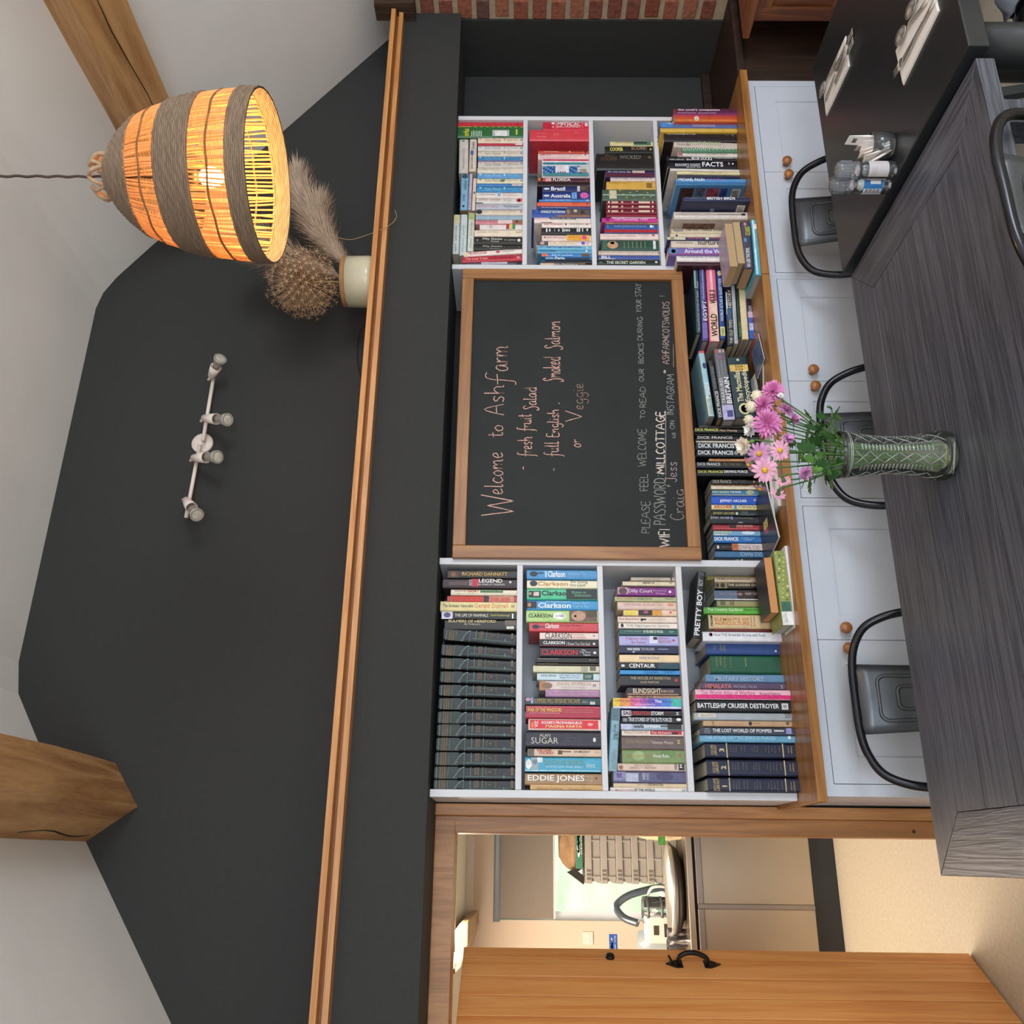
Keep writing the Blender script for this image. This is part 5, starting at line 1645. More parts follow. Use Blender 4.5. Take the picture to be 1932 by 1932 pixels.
slab('magazine', (1443, 930), WTZ+.0125, .29, .2, .010, -.04, '3a3034', 'dark magazine with reddish picture on top of the white brochure', None)
slab('magazine', (1447, 985), WTZ+.024, .24, .18, .006, .22, '2c2c34', 'dark magazine with small yellow and pink picture, lying askew', None, tilt=(0, -.05))
mg = bpy.data.objects['magazine.002']
MB().quad((-.03, -.02, .0064), (.0, -.03, .0064), (.01, .02, .0064), (-.02, .03, .0064)).build('picture', mat('d8cc78', .4, 0, .3, 40), mg)
MB().quad((-.045, -.01, .0064), (-.032, -.02, .0064), (-.024, .02, .0064), (-.04, .02, .0064)).build('picture', mat('d0506a', .4, 0, .3, 40), mg)
slab('leaflet', (1426, 664), WTZ, .15, .09, .004, .5, 'a84a3a', 'reddish leaflet lying on the worktop below the tilted books', None, edge='c87a58')
slab('leaflet', (1431, 672), WTZ+.0045, .14, .10, .004, .3, '5a6a90', 'bluish leaflet lying over the reddish leaflet', None, tilt=(.04, .0))
slab('leaflet', (1434, 722), WTZ, .13, .10, .004, -.3, '4a4038', 'brown photo leaflet with white border beside the flowers', None)
slab('leaflet', (1426, 728), WTZ+.0045, .10, .08, .003, .25, 'e0dcd6', 'small white folded leaflet just above the flower heads', None, tilt=(.2, 0))
# ================================================================ tables
TT = .75
DKW = wood('393b42', '5d5f68', 'x', .33, 12, 26, .2, fine=1.0); DKWY = wood('393b42', '5d5f68', 'y', .33, 12, 26, .2, fine=1.0)
TX0, TX1, TY0, TY1 = -.021, 1.735, 1.553, 2.384
R1 = .14
t1 = thing('dining_table', ((TX0+TX1)/2, (TY0+TY1)/2, 0), 'long charcoal oak plank table holding the flower vase', 'table'); T = Matrix.Translation(-t1.location)
th = .042
def mitre(n, poly, m): MB().prism([(p[0]-t1.location.x, p[1]-t1.location.y) for p in poly], TT-th, TT, 'z').build(n, m, t1, bevel=.0012)
g = .0008
mitre('end_board', [(TX0, TY0+g), (TX0+R1, TY0+R1+g), (TX0+R1, TY1-R1-g), (TX0, TY1-g)], DKWY)
mitre('end_board', [(TX1, TY1-g), (TX1-R1, TY1-R1-g), (TX1-R1, TY0+R1+g), (TX1, TY0+g)], DKWY)
mitre('side_board', [(TX0+g, TY0), (TX1-g, TY0), (TX1-R1-g, TY0+R1), (TX0+R1+g, TY0+R1)], DKW)
mitre('side_board', [(TX1-g, TY1), (TX0+g, TY1), (TX0+R1+g, TY1-R1), (TX1-R1-g, TY1-R1)], DKW)
npk = 4; w = (TY1-TY0-2*R1)/npk
for i in range(npk):
    a = TY0+R1+i*w
    MB().box(TX0+R1+.0015, TX1-R1-.0015, a+.0014, a+w-.0014, TT-th+.004, TT-.0006, M=T).build('plank', DKW, t1, bevel=.0005)
GRV = mat('151516', .9, 0, 0)
for i in range(npk+1):
    y = TY0+R1+i*w; MB().box(TX0+R1+.0016, TX1-R1-.0016, y-.0012, y+.0012, TT-th+.004, TT-.0009, M=T).build('groove_strip', GRV, t1)
for x in (TX0+.06, TX1-.13):
    for y in (TY0+.06, TY1-.13): MB().box(x, x+.07, y, y+.07, 0, TT-th-.0005, M=T).build('leg', DKW, t1, bevel=.003)
for y in (TY0+.24, TY1-.1): MB().box(TX0+.131, TX1-.131, y, y+.022, TT-th-.07, TT-th-.0005, M=T).build('apron', DKW, t1)
T2 = .772
X0, X1, Y0, Y1 = 1.752, 2.625, 1.535, 2.392
BLK = mat('26282a', .3, 0, .08, 40, .05)
t2 = thing('dining_table', ((X0+X1)/2, (Y0+Y1)/2, 0), 'smooth black table with cutlery, salt and pepper', 'table'); T = Matrix.Translation(-t2.location)
MB().box(X0, X1, Y0, Y1, T2-.05, T2, M=T).build('top', BLK, t2, bevel=.003)
BLKM = mat('2a2c2c', .42, 0, .06, 60, .1)
for x in (X0+.075, X1-.075):
    for y in (Y0+.068, Y1-.075):
        MB().lathe([(.052, 0), (.052, T2-.0505)], 32, c=(x-t2.location.x, y-t2.location.y, 0)).build('leg', BLKM, t2, True)
# ================================================================ chairs
CHM = mat('5a5d61', .36, .6, .05, 20); TUB = mat('3a3a3e', .22, .85, .05, 20)
def make_chair():
    t = thing('metal_chair', (0, 0, 0), '', 'chair')
    half = [(0, .25, .80), (.10, .248, .798), (.165, .243, .783), (.215, .232, .75), (.243, .21, .69), (.252, .18, .62), (.248, .12, .56), (.235, .0, .51), (.215, -.15, .462)]
    pts = [(-x, y, z) for x, y, z in reversed(half[1:])]+half
    MB().tube(cr(pts, 7), .0125, 12).build('back_tube', TUB, t, True)
    # sheet splat, slightly curved, with pressed ridges
    mb = MB(); nu, nv = 8, 10; vs = []
    def sp_(u, v, o=0):
        x = (u-.5)*(.205-.03*(1-v)); z = .47+(.792-.47)*v; y = .185+.058*v-.018*math.cos((u-.5)*2.6)+.018-.012
        return Vector((x, y+o, z))
    for v in range(nv+1):
        for u in range(nu+1): vs.append(sp_(u/nu, v/nv))
    n = len(vs)
    for v in range(nv+1):
        for u in range(nu+1): vs.append(sp_(u/nu, v/nv, .003))
    q = lambda u, v, o=0: v*(nu+1)+u+o
    fs = []
    for v in range(nv):
        for u in range(nu):
            fs.append((q(u, v), q(u+1, v), q(u+1, v+1), q(u, v+1))); fs.append((q(u, v, n), q(u, v+1, n), q(u+1, v+1, n), q(u+1, v, n)))
    for u in range(nu): fs += [(q(u, 0), q(u, 0, n), q(u+1, 0, n), q(u+1, 0)), (q(u, nv), q(u+1, nv), q(u+1, nv, n), q(u, nv, n))]
    for v in range(nv): fs += [(q(0, v), q(0, v+1), q(0, v+1, n), q(0, v, n)), (q(nu, v), q(nu, v, n), q(nu, v+1, n), q(nu, v+1))]
    s = mb.add(vs, fs).build('splat', CHM, t, True)
    for a, top, bot in ((.33, .84, .1), (.17, .68, .26)):
        loop = []; ru, rv_ = .12 if a > .2 else .08, .085 if a > .2 else .06
        for cu, cv, q0 in ((.5+a-ru, top-rv_, 0), (.5-a+ru, top-rv_, 90), (.5-a+ru, bot+rv_, 180), (.5+a-ru, bot+rv_, 270)):
            for j in range(6): q_ = math.radians(q0+18*j); loop.append(Vector((cu+ru*math.cos(q_), cv+rv_*math.sin(q_), 0)))
        MB().tube([sp_(p.x, p.y, -.0005) for p in loop], .0055, 8, True).tube([sp_(p.x, p.y, .0035) for p in loop], .0055, 6, True).build('pressed_ridge', CHM, s, True)
    sx, sy = .205, .19
    prof = [(-sx+.05, -sy), (sx-.05, -sy), (sx-.012, -sy+.015), (sx, -sy+.06), (sx-.02, sy), (-sx+.02, sy), (-sx, -sy+.06), (-sx+.012, -sy+.015)]
    MB().prism(prof, .435, .458, 'z').build('seat', CHM, t, bevel=.006)
    for a, b in ((-1, -1), (1, -1), (-1, 1), (1, 1)):
        x0, y0, x1, y1 = a*.165, b*.15, a*.215, b*(.2 if b < 0 else .235)
        MB().add([Vector(p) for p in ((x0-.022, y0-.018, .434), (x0+.022, y0-.018, .434), (x0+.022, y0+.018, .434), (x0-.022, y0+.018, .434), (x1-.013, y1-.012, 0), (x1+.013, y1-.012, 0), (x1+.013, y1+.012, 0), (x1-.013, y1+.012, 0))], [(0, 1, 2, 3), (7, 6, 5, 4), (0, 4, 5, 1), (1, 5, 6, 2), (2, 6, 7, 3), (3, 7, 4, 0)]).build('leg', CHM, t, auto=True)
    return t
c1 = make_chair()
GC = 'metal chairs round the two tables'
for i, (x, y, a, lab) in enumerate(((.455, 2.415, 0, 'gunmetal cafe chair behind the plank table, nearest the doorway'), (1.30, 2.415, .03, 'gunmetal cafe chair behind the plank table, just behind the flower vase'), (2.17, 2.43, -.05, 'gunmetal cafe chair behind the smooth black table'), (1.295, 1.735, math.pi, 'gunmetal cafe chair tucked in at the near side of the plank table'))):
    c = c1 if i == 0 else copy_tree(c1)
    c.location = (x, y, 0); c.rotation_euler.z = a; c['label'] = lab; c['group'] = GC
# black chairs with pale pads, near side of the smooth table
PAD = mat('c8c4b8', .95, 0, .06, 14, .6); PADG = mat('d4d8e0', .95, 0, .1, 12, .6)
BT = mat('17181c', .18, .3, 0)
def pad_chair(x, y, a, lab, padm):
    t = thing('padded_chair', (x, y, 0), lab, 'chair', (0, 0, a), None)
    for sx in (-1, 1):
        MB().tube(cr([(sx*.24, -.22, 0), (sx*.235, -.2, .42), (sx*.23, .0, .46), (sx*.23, .2, .46), (sx*.225, .24, .82)], 5), .016, 10).build('side_tube', BT, t, True)
        MB().tube([(sx*.23, .2, .455), (sx*.24, .24, 0)], .016, 10).build('leg', BT, t, True)
    MB().tube([(-.225, .24, .80), (.225, .24, .80)], .016, 10).build('top_rail', BT, t, True)
    MB().box(-.21, .21, -.2, .2, .445, .47).build('seat', BT, t, bevel=.008)
    mb = MB(); nx = 12; vs = []
    for j in range(nx+1):
        for i in range(nx+1):
            u, v = i/nx*2-1, j/nx*2-1; e = max(0, 1-max(abs(u), abs(v))**6)
            vs.append((u*.225, v*.20, .471+.055*e+.007*math.sin(u*7+v*5)))
    mb.add(vs, [(j*(nx+1)+i, j*(nx+1)+i+1, (j+1)*(nx+1)+i+1, (j+1)*(nx+1)+i) for j in range(nx) for i in range(nx)])
    mb.box(-.2, .2, -.19, .19, .4705, .473).build('seat_pad', padm, t, True)
    MB().box(-.2, .2, .205, .222, .52, .78).build('back_pad', padm, t, bevel=.007)
pad_chair(2.36, 1.60, math.pi-.06, 'black tubular chair with grey-blue pad at the near side of the smooth black table', PADG)
# ================================================================ things on the black table
NAP = mat('e8e4de', .9, 0, .03, 30); STL = mat('e2ded6', .25, .85, 0)
def onT2(zx, zy): return onZ(1500+zx/4.472, zy/4.472, T2)
def napkin(a, b, wdt, lab):
    A, B = onT2(*a), onT2(*b); d = (B-A); L = d.length; ang = math.atan2(d.y, d.x)
    o = thing('napkin', ((A+B)/2)+Vector((0, 0, .0003)), lab, 'napkin', (0, 0, ang), None)
    MB().box(-L/2, L/2, -wdt, 0, 0, .0025).build('fold', NAP, o, bevel=.0008); MB().box(-L/2+.003, L/2-.002, -wdt+.004, -.003, .0026, .0048).build('fold', NAP, o, bevel=.0008)
    return A, d.normalized(), ang, L
def cutlery(kind, p, ang, lab, z=.0052, L=.19):
    o = thing(kind, Vector((p.x, p.y, T2+z)), lab, kind, (0, 0, ang), None)
    hs = [(L*.42, 0, .002, .0085), (L*.25, 0, .0022, .008), (0, 0, .0035, .005), (-L*.12, 0, .005, .003), (-L*.2, 0, .005, .003)]
    mb = MB(); vs = []
    for x, _, zz, w in hs: vs += [(x, -w, zz), (x, w, zz), (x, w*.7, zz+.0022), (x, -w*.7, zz+.0022)]
    fs = [(0, 1, 2, 3)]+[(4*i+k, 4*i+(k+1) % 4, 4*i+4+(k+1) % 4, 4*i+4+k) for i in range(len(hs)-1) for k in range(4)]+[(4*len(hs)-1, 4*len(hs)-2, 4*len(hs)-3, 4*len(hs)-4)]
    mb.add(vs, fs).build('handle', STL, o, True, auto=True)
    if kind == 'spoon':
        n = 16; vs = []
        for r in range(5):
            for k in range(n):
                q = 2*math.pi*k/n; e = r/4
                vs.append((-L*.34+.034*e*math.cos(q), .021*e*math.sin(q)*(1-.12*math.cos(q)), .001+.008*e*e+.0006))
        fs = [(r*n+k, r*n+(k+1) % n, (r+1)*n+(k+1) % n, (r+1)*n+k) for r in range(4) for k in range(n)]
        b = MB().add(vs, fs).build('bowl', STL, o, True); m_ = b.modifiers.new('s', 'SOLIDIFY'); m_.thickness = .0012
    elif kind == 'fork':
        MB().prism([(-L*.19, -.003), (-L*.19, .003), (-L*.25, .011), (-L*.30, .0115), (-L*.30, -.0115), (-L*.25, -.011)], .005, .0068, 'z').build('neck', STL, o)
        for k in range(4):
            y = -.0096+k*.0064; MB().tube([(-L*.298, y, .0058), (-L*.4, y, .0045), (-L*.5, y*.98, .0065)], [.0016, .0015, .0008], 6).build('tine', STL, o, True)
    else:
        MB().prism([(-L*.19, -.004), (-L*.19, .004), (-L*.3, .0095), (-L*.5, .009), (-L*.62, -.004), (-L*.4, -.006)], .0045, .006, 'z').build('blade', STL, o)
A, d, ang, L = napkin((1225, 92), (922, 722), .13, 'white folded napkin under cutlery at the table edge nearest the camera')
nrm = Vector((d.y, -d.x, 0))
def at2(s, o): return A+d*(L*s)+nrm*o
cutlery('fork', at2(.66, .05), ang+math.pi-.10, 'fork on the napkin nearest the table front edge', .0055)
cutlery('spoon', at2(.46, .098), ang+math.pi-.30, 'larger spoon on the napkin nearest the table front edge', .0055)
cutlery('knife', at2(.36, .04), ang+math.pi-.04, 'knife on the napkin nearest the table front edge', .0055, .2)
cutlery('spoon', at2(.16, .112), ang+math.pi-.26, 'smaller spoon on the napkin nearest the table front edge', .0055, .17)
A, d, ang, L = napkin((466, 560), (272, 982), .12, 'white folded napkin under cutlery at the far side of the black table')
nrm = Vector((d.y, -d.x, 0))
cutlery('fork', at2(.12, .035), ang, 'fork nearest the salt on the far napkin', .0055)
cutlery('fork', at2(.10, .075), ang-.1, 'fork on the outer side of the far napkin', .0055)
cutlery('knife', at2(.55, .055), ang+.05, 'knife on the far napkin of the black table', .0055)
cutlery('spoon', at2(.62, .095), ang+math.pi, 'spoon on the far napkin of the black table', .0055)
# mills: glass jar, clear plastic grinder head, paper label
GLS = glassm('fafcfc', .03, 1.5, .05); PLS = glassm('fafcff', .1, 1.5, .1)
def mill(px, lab, label_col, fillm, fill_h, rot):
    p = onZ(px[0], px[1], T2); o = thing('spice_mill', p+Vector((0, 0, .0005)), lab, 'mill', (0, 0, rot), 'clear spice mills on the black table')
    r = .0245; hb = .098
    MB().lathe([(.0001, .001), (r*.93, 0), (r, .006), (r, .078), (r*.86, .088), (r*.82, hb), (r*.76, hb), (r*.8, .087), (r*.9, .077), (r*.9, .008), (.0001, .006)], 28).build('jar', GLS, o, True)
    MB().lathe([(r*.82, hb+.0005), (r*.98, hb+.002), (r, hb+.010), (r*.9, hb+.014), (r*.98, hb+.018), (r*1.02, hb+.03), (r*1.0, hb+.052), (r*.85, hb+.060), (.0001, hb+.061)], 28).build('grinder_head', PLS, o, True)
    for k in range(20):
        q = 2*math.pi*k/20; MB().tube([(r*1.01*math.cos(q), r*1.01*math.sin(q), hb+.022), (r*1.01*math.cos(q), r*1.01*math.sin(q), hb+.05)], .0013, 4).build('grip_rib', PLS, o)
    MB().lathe([(r*1.012, .018), (r*1.012, .078)], 40, closed=False).build('label', mat(label_col, .5, 0, .04), o, True) if False else None
    n = 40; vs = []; fs = []
    for k in range(n+1):
        q = -math.pi*.95+1.9*math.pi*k/n; vs += [(r*1.012*math.cos(q), r*1.012*math.sin(q), .022), (r*1.012*math.cos(q), r*1.012*math.sin(q), .076)]
    fs = [(2*k, 2*k+2, 2*k+3, 2*k+1) for k in range(n)]
    lb = MB().add(vs, fs).build('label', mat(label_col, .5, 0, .04), o, True)
    if fillm: MB().lathe([(.0001, .0085), (r*.88, .0085), (r*.88, fill_h), (.0001, fill_h+.002)], 20).build('filling', fillm, o, True)
    return o, r
def pepper():
    m, nt, b = newmat('peppercorns'); N = nt.nodes; L_ = nt.links; tc = N.new('ShaderNodeTexCoord'); v = N.new('ShaderNodeTexVoronoi'); v.inputs['Scale'].default_value = 240
    L_.new(tc.outputs['Object'], v.inputs['Vector']); r = N.new('ShaderNodeValToRGB'); r.color_ramp.elements[0].color = lin('6a5038'); r.color_ramp.elements[1].color = lin('1c1410'); L_.new(v.outputs['Distance'], r.inputs['Fac']); L_.new(r.outputs['Color'], b.inputs['Base Color'])
    bp = N.new('ShaderNodeBump'); bp.inputs['Distance'].default_value = .003; L_.new(v.outputs['Distance'], bp.inputs['Height']); L_.new(bp.outputs['Normal'], b.inputs['Normal']); return m
PM, r = mill((1687, 322), 'clear pepper mill with grey label and dark peppercorns', 'c8c0c0', pepper(), .05, 0)
def wrap_text(o, body, r, z, h, col, q0, dq):
    for i, ch in enumerate(body): pass
SM, r = mill((1676, 349), 'clear salt mill with blue and white label', 'e8e8ec', mat('eceae4', .8, 0, .05, 200), .08, 0)
def patch(o, q0, q1, z0, z1, col, e=1.02):
    n = 14; vs = []
    for k in range(n+1):
        q = q0+(q1-q0)*k/n; vs += [(r*e*math.cos(q), r*e*math.sin(q), z0), (r*e*math.cos(q), r*e*math.sin(q), z1)]
    MB().add(vs, [(2*k, 2*k+2, 2*k+3, 2*k+1) for k in range(n)]).build('printed_patch', mat(col, .5, 0, .05), o, True)
vq = math.atan2(-SM.location.y, -SM.location.x)
patch(SM, vq-.95, vq+1.35, .0225, .0755, '2f7cc0'); patch(SM, vq+.1, vq+.85, .03, .058, 'f0f2f6', 1.028)
for i in range(13): patch(SM, vq-.9, vq-.42, .028+i*.0034, .028+i*.0034+(.0022 if i % 3 else .0012), '1c1c20', 1.03)
patch(SM, vq-.92, vq-.40, .026, .0735, 'f0f2f6', 1.025)
for i in range(4): patch(PM, vq-.6, vq+.5-(i % 2)*.2, .055+i*.004, .0558+i*.004, '8a8488', 1.02)
# ribbed glass pot of paper sachets
p = onZ(1682, 277, T2); gp = thing('glass_pot', p+Vector((0, 0, .0005)), 'small ribbed glass pot beside the mills holding paper sachets', 'pot')
n = 48; vs = []; prof = [(.001, .004), (.030, .0), (.036, .003), (.038, .02), (.039, .062), (.036, .062), (.035, .02), (.031, .007), (.001, .008)]
for i, (rr, z) in enumerate(prof):
    for k in range(n):
        q = 2*math.pi*k/n; e = rr+(.0012*(k % 2) if 2 <= i <= 3 else 0); vs.append((e*math.cos(q), e*math.sin(q), z))
MB().add(vs, [(i*n+k, i*n+(k+1) % n, (i+1)*n+(k+1) % n, (i+1)*n+k) for i in range(len(prof)-1) for k in range(n)]).build('bowl', GLS, gp, True)
SAC = ['e8d8cc', 'e4dcd4', 'dccabc', 'ece4dc', 'e0d0c4', 'e8e0dc', 'e4d4c8', 'eeeae6']
for i in range(8):
    o = thing('sugar_sachet', p+Vector((-.022+i*.0062, .004*((i % 3)-1), .0095)), f'pinkish paper sachet packed in the small glass pot, {ORD[i+1]} from the doorway side' if i < 7 else 'tall white sachet standing clear in the glass pot, grey print on its tip', 'sachet', (.16*((i % 2)-.5), -.5+.05*i if i < 7 else -.06, .35*(i % 3-1)), 'sachets in the glass pot')
    hh = .088-.004*(i % 3) if i < 7 else .115
    MB().add([(-.0022, -.016, 0), (.0022, -.016, 0), (.0022, .016, 0), (-.0022, .016, 0), (-.003, -.0165, hh*.5), (.003, -.0165, hh*.5), (.003, .0165, hh*.5), (-.003, .0165, hh*.5), (-.0004, -.016, hh), (.0004, -.016, hh), (.0004, .016, hh), (-.0004, .016, hh)], [(0, 1, 2, 3)]+[(4*j+k, 4*j+(k+1) % 4, 4*j+4+(k+1) % 4, 4*j+4+k) for j in range(2) for k in range(4)]+[(11, 10, 9, 8)]).build('packet', mat(SAC[i], .8, 0, .05, 50), o)
    if i == 7: MB().quad((-.0022, -.008, .088), (-.0022, .008, .088), (-.0016, .008, .1), (-.0016, -.008, .1)).build('print', mat('6a6a6e', .8, 0, .3, 200), o)
# ================================================================ glass vase with chrysanthemums
vp = onZ(1791, 860, TT)
VASE = thing('glass_vase', vp+Vector((0, 0, .0008)), 'tall waisted cut-glass vase of water standing on the charcoal plank table', 'vase')
VG = glassm('fbfff6', .05, 1.45, .028); VGC = glassm('fdfffb', .06, 1.6, .24)  # diffuse white, strongest in the cuts, stands in for refracted window light
H = .272
outer = [(.050, 0), (.0585, .006), (.0605, .018), (.0575, .045), (.0495, .08), (.0450, .115), (.0440, .145), (.0463, .175), (.0505, .205), (.0545, .235), (.0565, .250), (.0575, .256), (.0585, .268), (.0575, .272)]
inner = [(.0545, .272), (.0535, .25), (.0475, .205), (.0433, .175), (.0410, .145), (.0417, .115), (.046, .08), (.0538, .045), (.056, .022), (.05, .014), (.0001, .013)]
n = 72; vs = []; prof = [(.0001, .002)]+outer+inner
mb = MB()
seg = []
for i, (r, z) in enumerate(prof):
    for k in range(n):
        q = 2*math.pi*k/n; e = 0
        if .03 < z < .25 and i <= len(outer):
            e = .0009*(abs(((k/6+z*60) % 2)-1)-.5)+.0009*(abs(((k/6-z*60) % 2)-1)-.5)
        vs.append(((r+e)*math.cos(q), (r+e)*math.sin(q), z))
m_ = len(prof)
mb.add(vs, [(i*n+k, i*n+(k+1) % n, (i+1)*n+(k+1) % n, (i+1)*n+k) for i in range(m_-1) for k in range(n)]+[tuple(range(n-1, -1, -1))]+[tuple((m_-1)*n+k for k in range(n))])
vb = mb.build('body', VG, VASE, True)
rim = MB()
for zz in (.252, .2555): rim.tube([(.0572*math.cos(2*math.pi*k/40), .0572*math.sin(2*math.pi*k/40), zz) for k in range(40)], .0012, 6, True)
rim.build('rim_ring', VGC, VASE, True)
steps = MB()
for side in range(6):
    q = side*math.pi/3+.5
    for j in range(20):
        z = .06+j*.0088; rr = .0436+.0104*abs((z-.14)/.11)**1.7
        steps.tube([((rr+.0006)*math.cos(q+a), (rr+.0006)*math.sin(q+a), z) for a in (-.17, -.08, 0, .08, .17)], .0021, 5)
tag(steps.build('cut_step', VGC, VASE, True), kind='stuff')
xs = MB()
for side in range(6):                  # crossed cuts between the stepped panels
    q0 = side*math.pi/3+.5+math.pi/6
    for j in range(6):
        z0 = .03+j*.036
        for sg in (-1, 1):
            pts = []
            for i in range(5):
                t = i/4; z = z0+.036*t; q = q0+sg*(t-.5)*.56
                r = next(a[0]+(b[0]-a[0])*(z-a[1])/(b[1]-a[1]) for a, b in zip(outer, outer[1:]) if a[1] <= z <= b[1])
                pts.append(((r+.0006)*math.cos(q), (r+.0006)*math.sin(q), z))
            xs.tube(pts, .0011, 5)
tag(xs.build('cut_cross', VGC, VASE, True), kind='stuff')
WAT = glassm('f8fae0', .02, 1.1, .02)
MB().lathe([(.0001, .0135), (.049, .0145), (.0552, .023), (.053, .045), (.0453, .08), (.041, .115), (.0403, .145), (.0426, .175), (.0448, .19), (.0001, .19)], 40).build('water', WAT, VASE, True)
PK1, PK2, PK3, CR1, WH1 = mat('dc84bc', .6, 0, .22, 60), mat('d89ac8', .6, 0, .22, 60), mat('e4a6c0', .6, 0, .2, 60), mat('ece4cc', .7, 0, .1, 60), mat('f0ece8', .7, 0, .06, 60)
YEL = mat('d8a83c', .7, 0, .25, 200, .5); GRN = mat('4a7030', .55, 0, .25, 30); LGR = mat('2f5426', .5, 0, .3, 25); LGR2 = mat('4f7a34', .5, 0, .25, 25)
rv = onZ(1592, 864, TT+.262)
axis = vp+Vector((0, 0, .262))
def frame(d):
    d = Vector(d).normalized(); u = d.cross(Vector((0, 0, 1))); u = u.normalized() if u.length > .1 else Vector((1, 0, 0)); v = d.cross(u); return Matrix((u, v, d)).transposed()
def petal(mb, base, F, q, L, w, lift, curl, r0=.2):
    """strip petal in a head frame F: grows at angle q, rising by lift, bending by curl"""
    vs = []; c, s = math.cos(q), math.sin(q)
    for i in range(5):
        t = i/4; rad = L*(r0+(1-r0)*t); z = lift*L*t+curl*L*t*t; ww = w*(.45+.9*t-.85*t*t*t*t)*(1 if i < 4 else .35)
        for sgn in (-1, 0, 1):
            p = Vector((c*rad-s*sgn*ww, s*rad+c*sgn*ww, z+(.12*ww if sgn else 0)))
            vs.append(base+F @ p)
    mb.add(vs, [(3*i+k, 3*i+k+1, 3*i+k+4, 3*i+k+3) for i in range(4) for k in range(2)])
def leaf(mb, base, d, L, w, droop=.3):
    d = Vector(d).normalized(); F = frame(d); lobes = [(0, .04), (.18, .10), (.3, .55), (.36, .28), (.5, 1.0), (.56, .42), (.72, .85), (.78, .36), (.9, .4), (1, .02)]
    vs = []
    for t, e in lobes:
        c = base+d*(L*t)+Vector((0, 0, -droop*L*t*t))
        vs += [c-F.col[0]*(w*e), c+Vector((0, 0, .002)), c+F.col[0]*(w*e)]
    mb.add(vs, [(3*i+k, 3*i+k+1, 3*i+k+4, 3*i+k+3) for i in range(len(lobes)-1) for k in range(2)])
def lookv(du, dv, df): return (_R*du+_D*dv-_fw*df).normalized()     # right, down, towards the viewer (world axes of the photo's viewpoint)
FLW = 0
def flower(zx, zy, R, kind, face, pm, label, off=0, leaves=1, foot=None):
    """zx,zy: place in zoom px (1380,700,7.43); off: metres nearer the viewer"""
    global FLW
    FLW += 1
    Yp = vp.y-off; pos = onY(1380+zx/7.43, 700+zy/7.43, Yp); r = R/7.43/774
    rr = random.Random(FLW*13+1)
    a = rr.uniform(0, 6.28)
    ft = Vector((vp.x+.03*math.cos(a), vp.y+.03*math.sin(a), vp.z+(.025 if FLW % 4 == 0 else rr.uniform(.09, .19))))
    nk = axis+Vector(((pos.x-axis.x)*.32+rr.uniform(-.012, .012), rr.uniform(-.022, .022), 0)); 
    dd = Vector((nk.x-axis.x, nk.y-axis.y, 0))
    if dd.length > .042: nk = axis+dd.normalized()*.042
    F = frame(lookv(*face)); hd = F.col[2]
    st = pos-hd*r*.32
    o = thing('chrysanthemum', ft, label, 'flower', group=None)
    B = -ft
    MB().tube(cr([ft+B, (ft+nk)/2+B+Vector((0, 0, 0)), nk+B, (nk*.45+st*.55)+B+Vector((0, 0, .004)), st-hd*.012+B, st+B], 5), .0019, 6).build('stem', GRN, o, True)
    mb = MB(); c = pos+B
    if kind == 'daisy':
        for L_, n_, li in ((1.0, 13, .12), (.92, 12, .22)):
            for k in range(n_): petal(mb, c, F, 2*math.pi*(k+rr.uniform(-.2, .2))/n_+(.2 if li > .15 else 0), r*L_*rr.uniform(.9, 1.06), r*.15, li, rr.uniform(-.35, -.05))
        MB().ball(c+hd*r*.06, r*.24, 12, 7, (1, 1, 1)).build('flower_centre', YEL, o, True)
    elif kind == 'mum':
        for L_, n_, li in ((1.0, 19, .0), (.96, 17, .25), (.84, 15, .55), (.66, 12, .95), (.45, 9, 1.6), (.3, 6, 2.6)):
            for k in range(n_): petal(mb, c, F, 2*math.pi*(k+rr.uniform(-.25, .25))/n_+li, r*L_*rr.uniform(.9, 1.08), r*.105, li, rr.uniform(-.3, .05), .1)
    elif kind == 'pompon':
        MB().ball(c, r*.82, 14, 9).build('flower_centre', pm, o, True)
        for i in range(90):
            z = 1-2*(i+.5)/90; q = i*2.39996; ro = math.sqrt(1-z*z); dv = Vector((ro*math.cos(q), ro*math.sin(q), z)); petal(mb, c+dv*r*.62, frame(dv), q, r*.34, r*.13, .5, .9, .05)
    elif kind == 'carnation':
        for L_, n_, li in ((1.0, 11, .05), (.95, 11, .3), (.85, 10, .6), (.7, 9, 1.1), (.5, 7, 1.8)):
            for k in range(n_): petal(mb, c, F, 2*math.pi*(k+rr.uniform(-.3, .3))/n_+li*2, r*L_*rr.uniform(.85, 1.1), r*.23, li, rr.uniform(-.3, .25), .05)
    else:   # bud
        MB().ball(c, r*.7, 10, 7, (1, 1, 1.25)).build('bud', LGR2 if pm is None else pm, o, True)
    if mb.v: mb.build('petals', pm, o, True)
    cal = MB().lathe([(.002, -.012), (r*.22, -.004), (r*.3, .003)], 10, M=Matrix.Translation(c-hd*r*.1) @ F.to_4x4()); cal.build('calyx', GRN, o, True)
    pts = cr([nk, (nk*.45+st*.55)+Vector((0, 0, .004)), st], 8)
    for i in range(leaves):
        t = rr.uniform(.15, .75); p = pts[int(t*(len(pts)-1))]; qa = rr.uniform(0, 6.28); l = MB()
        leaf(l, p+B, Vector((math.cos(qa), math.sin(qa)*.7, rr.uniform(-.15, .7))), rr.uniform(.03, .055), rr.uniform(.011, .017), rr.uniform(.1, .6)); l.build('leaf', rr.choice((LGR, LGR, LGR2)), o, True)
    return o
flower(580, 280, 178, 'mum', (.25, -.35, .9), PK1, 'bright pink many-petalled chrysanthemum nearest the cupboard knobs, at the side of the bunch', -.02, 1)
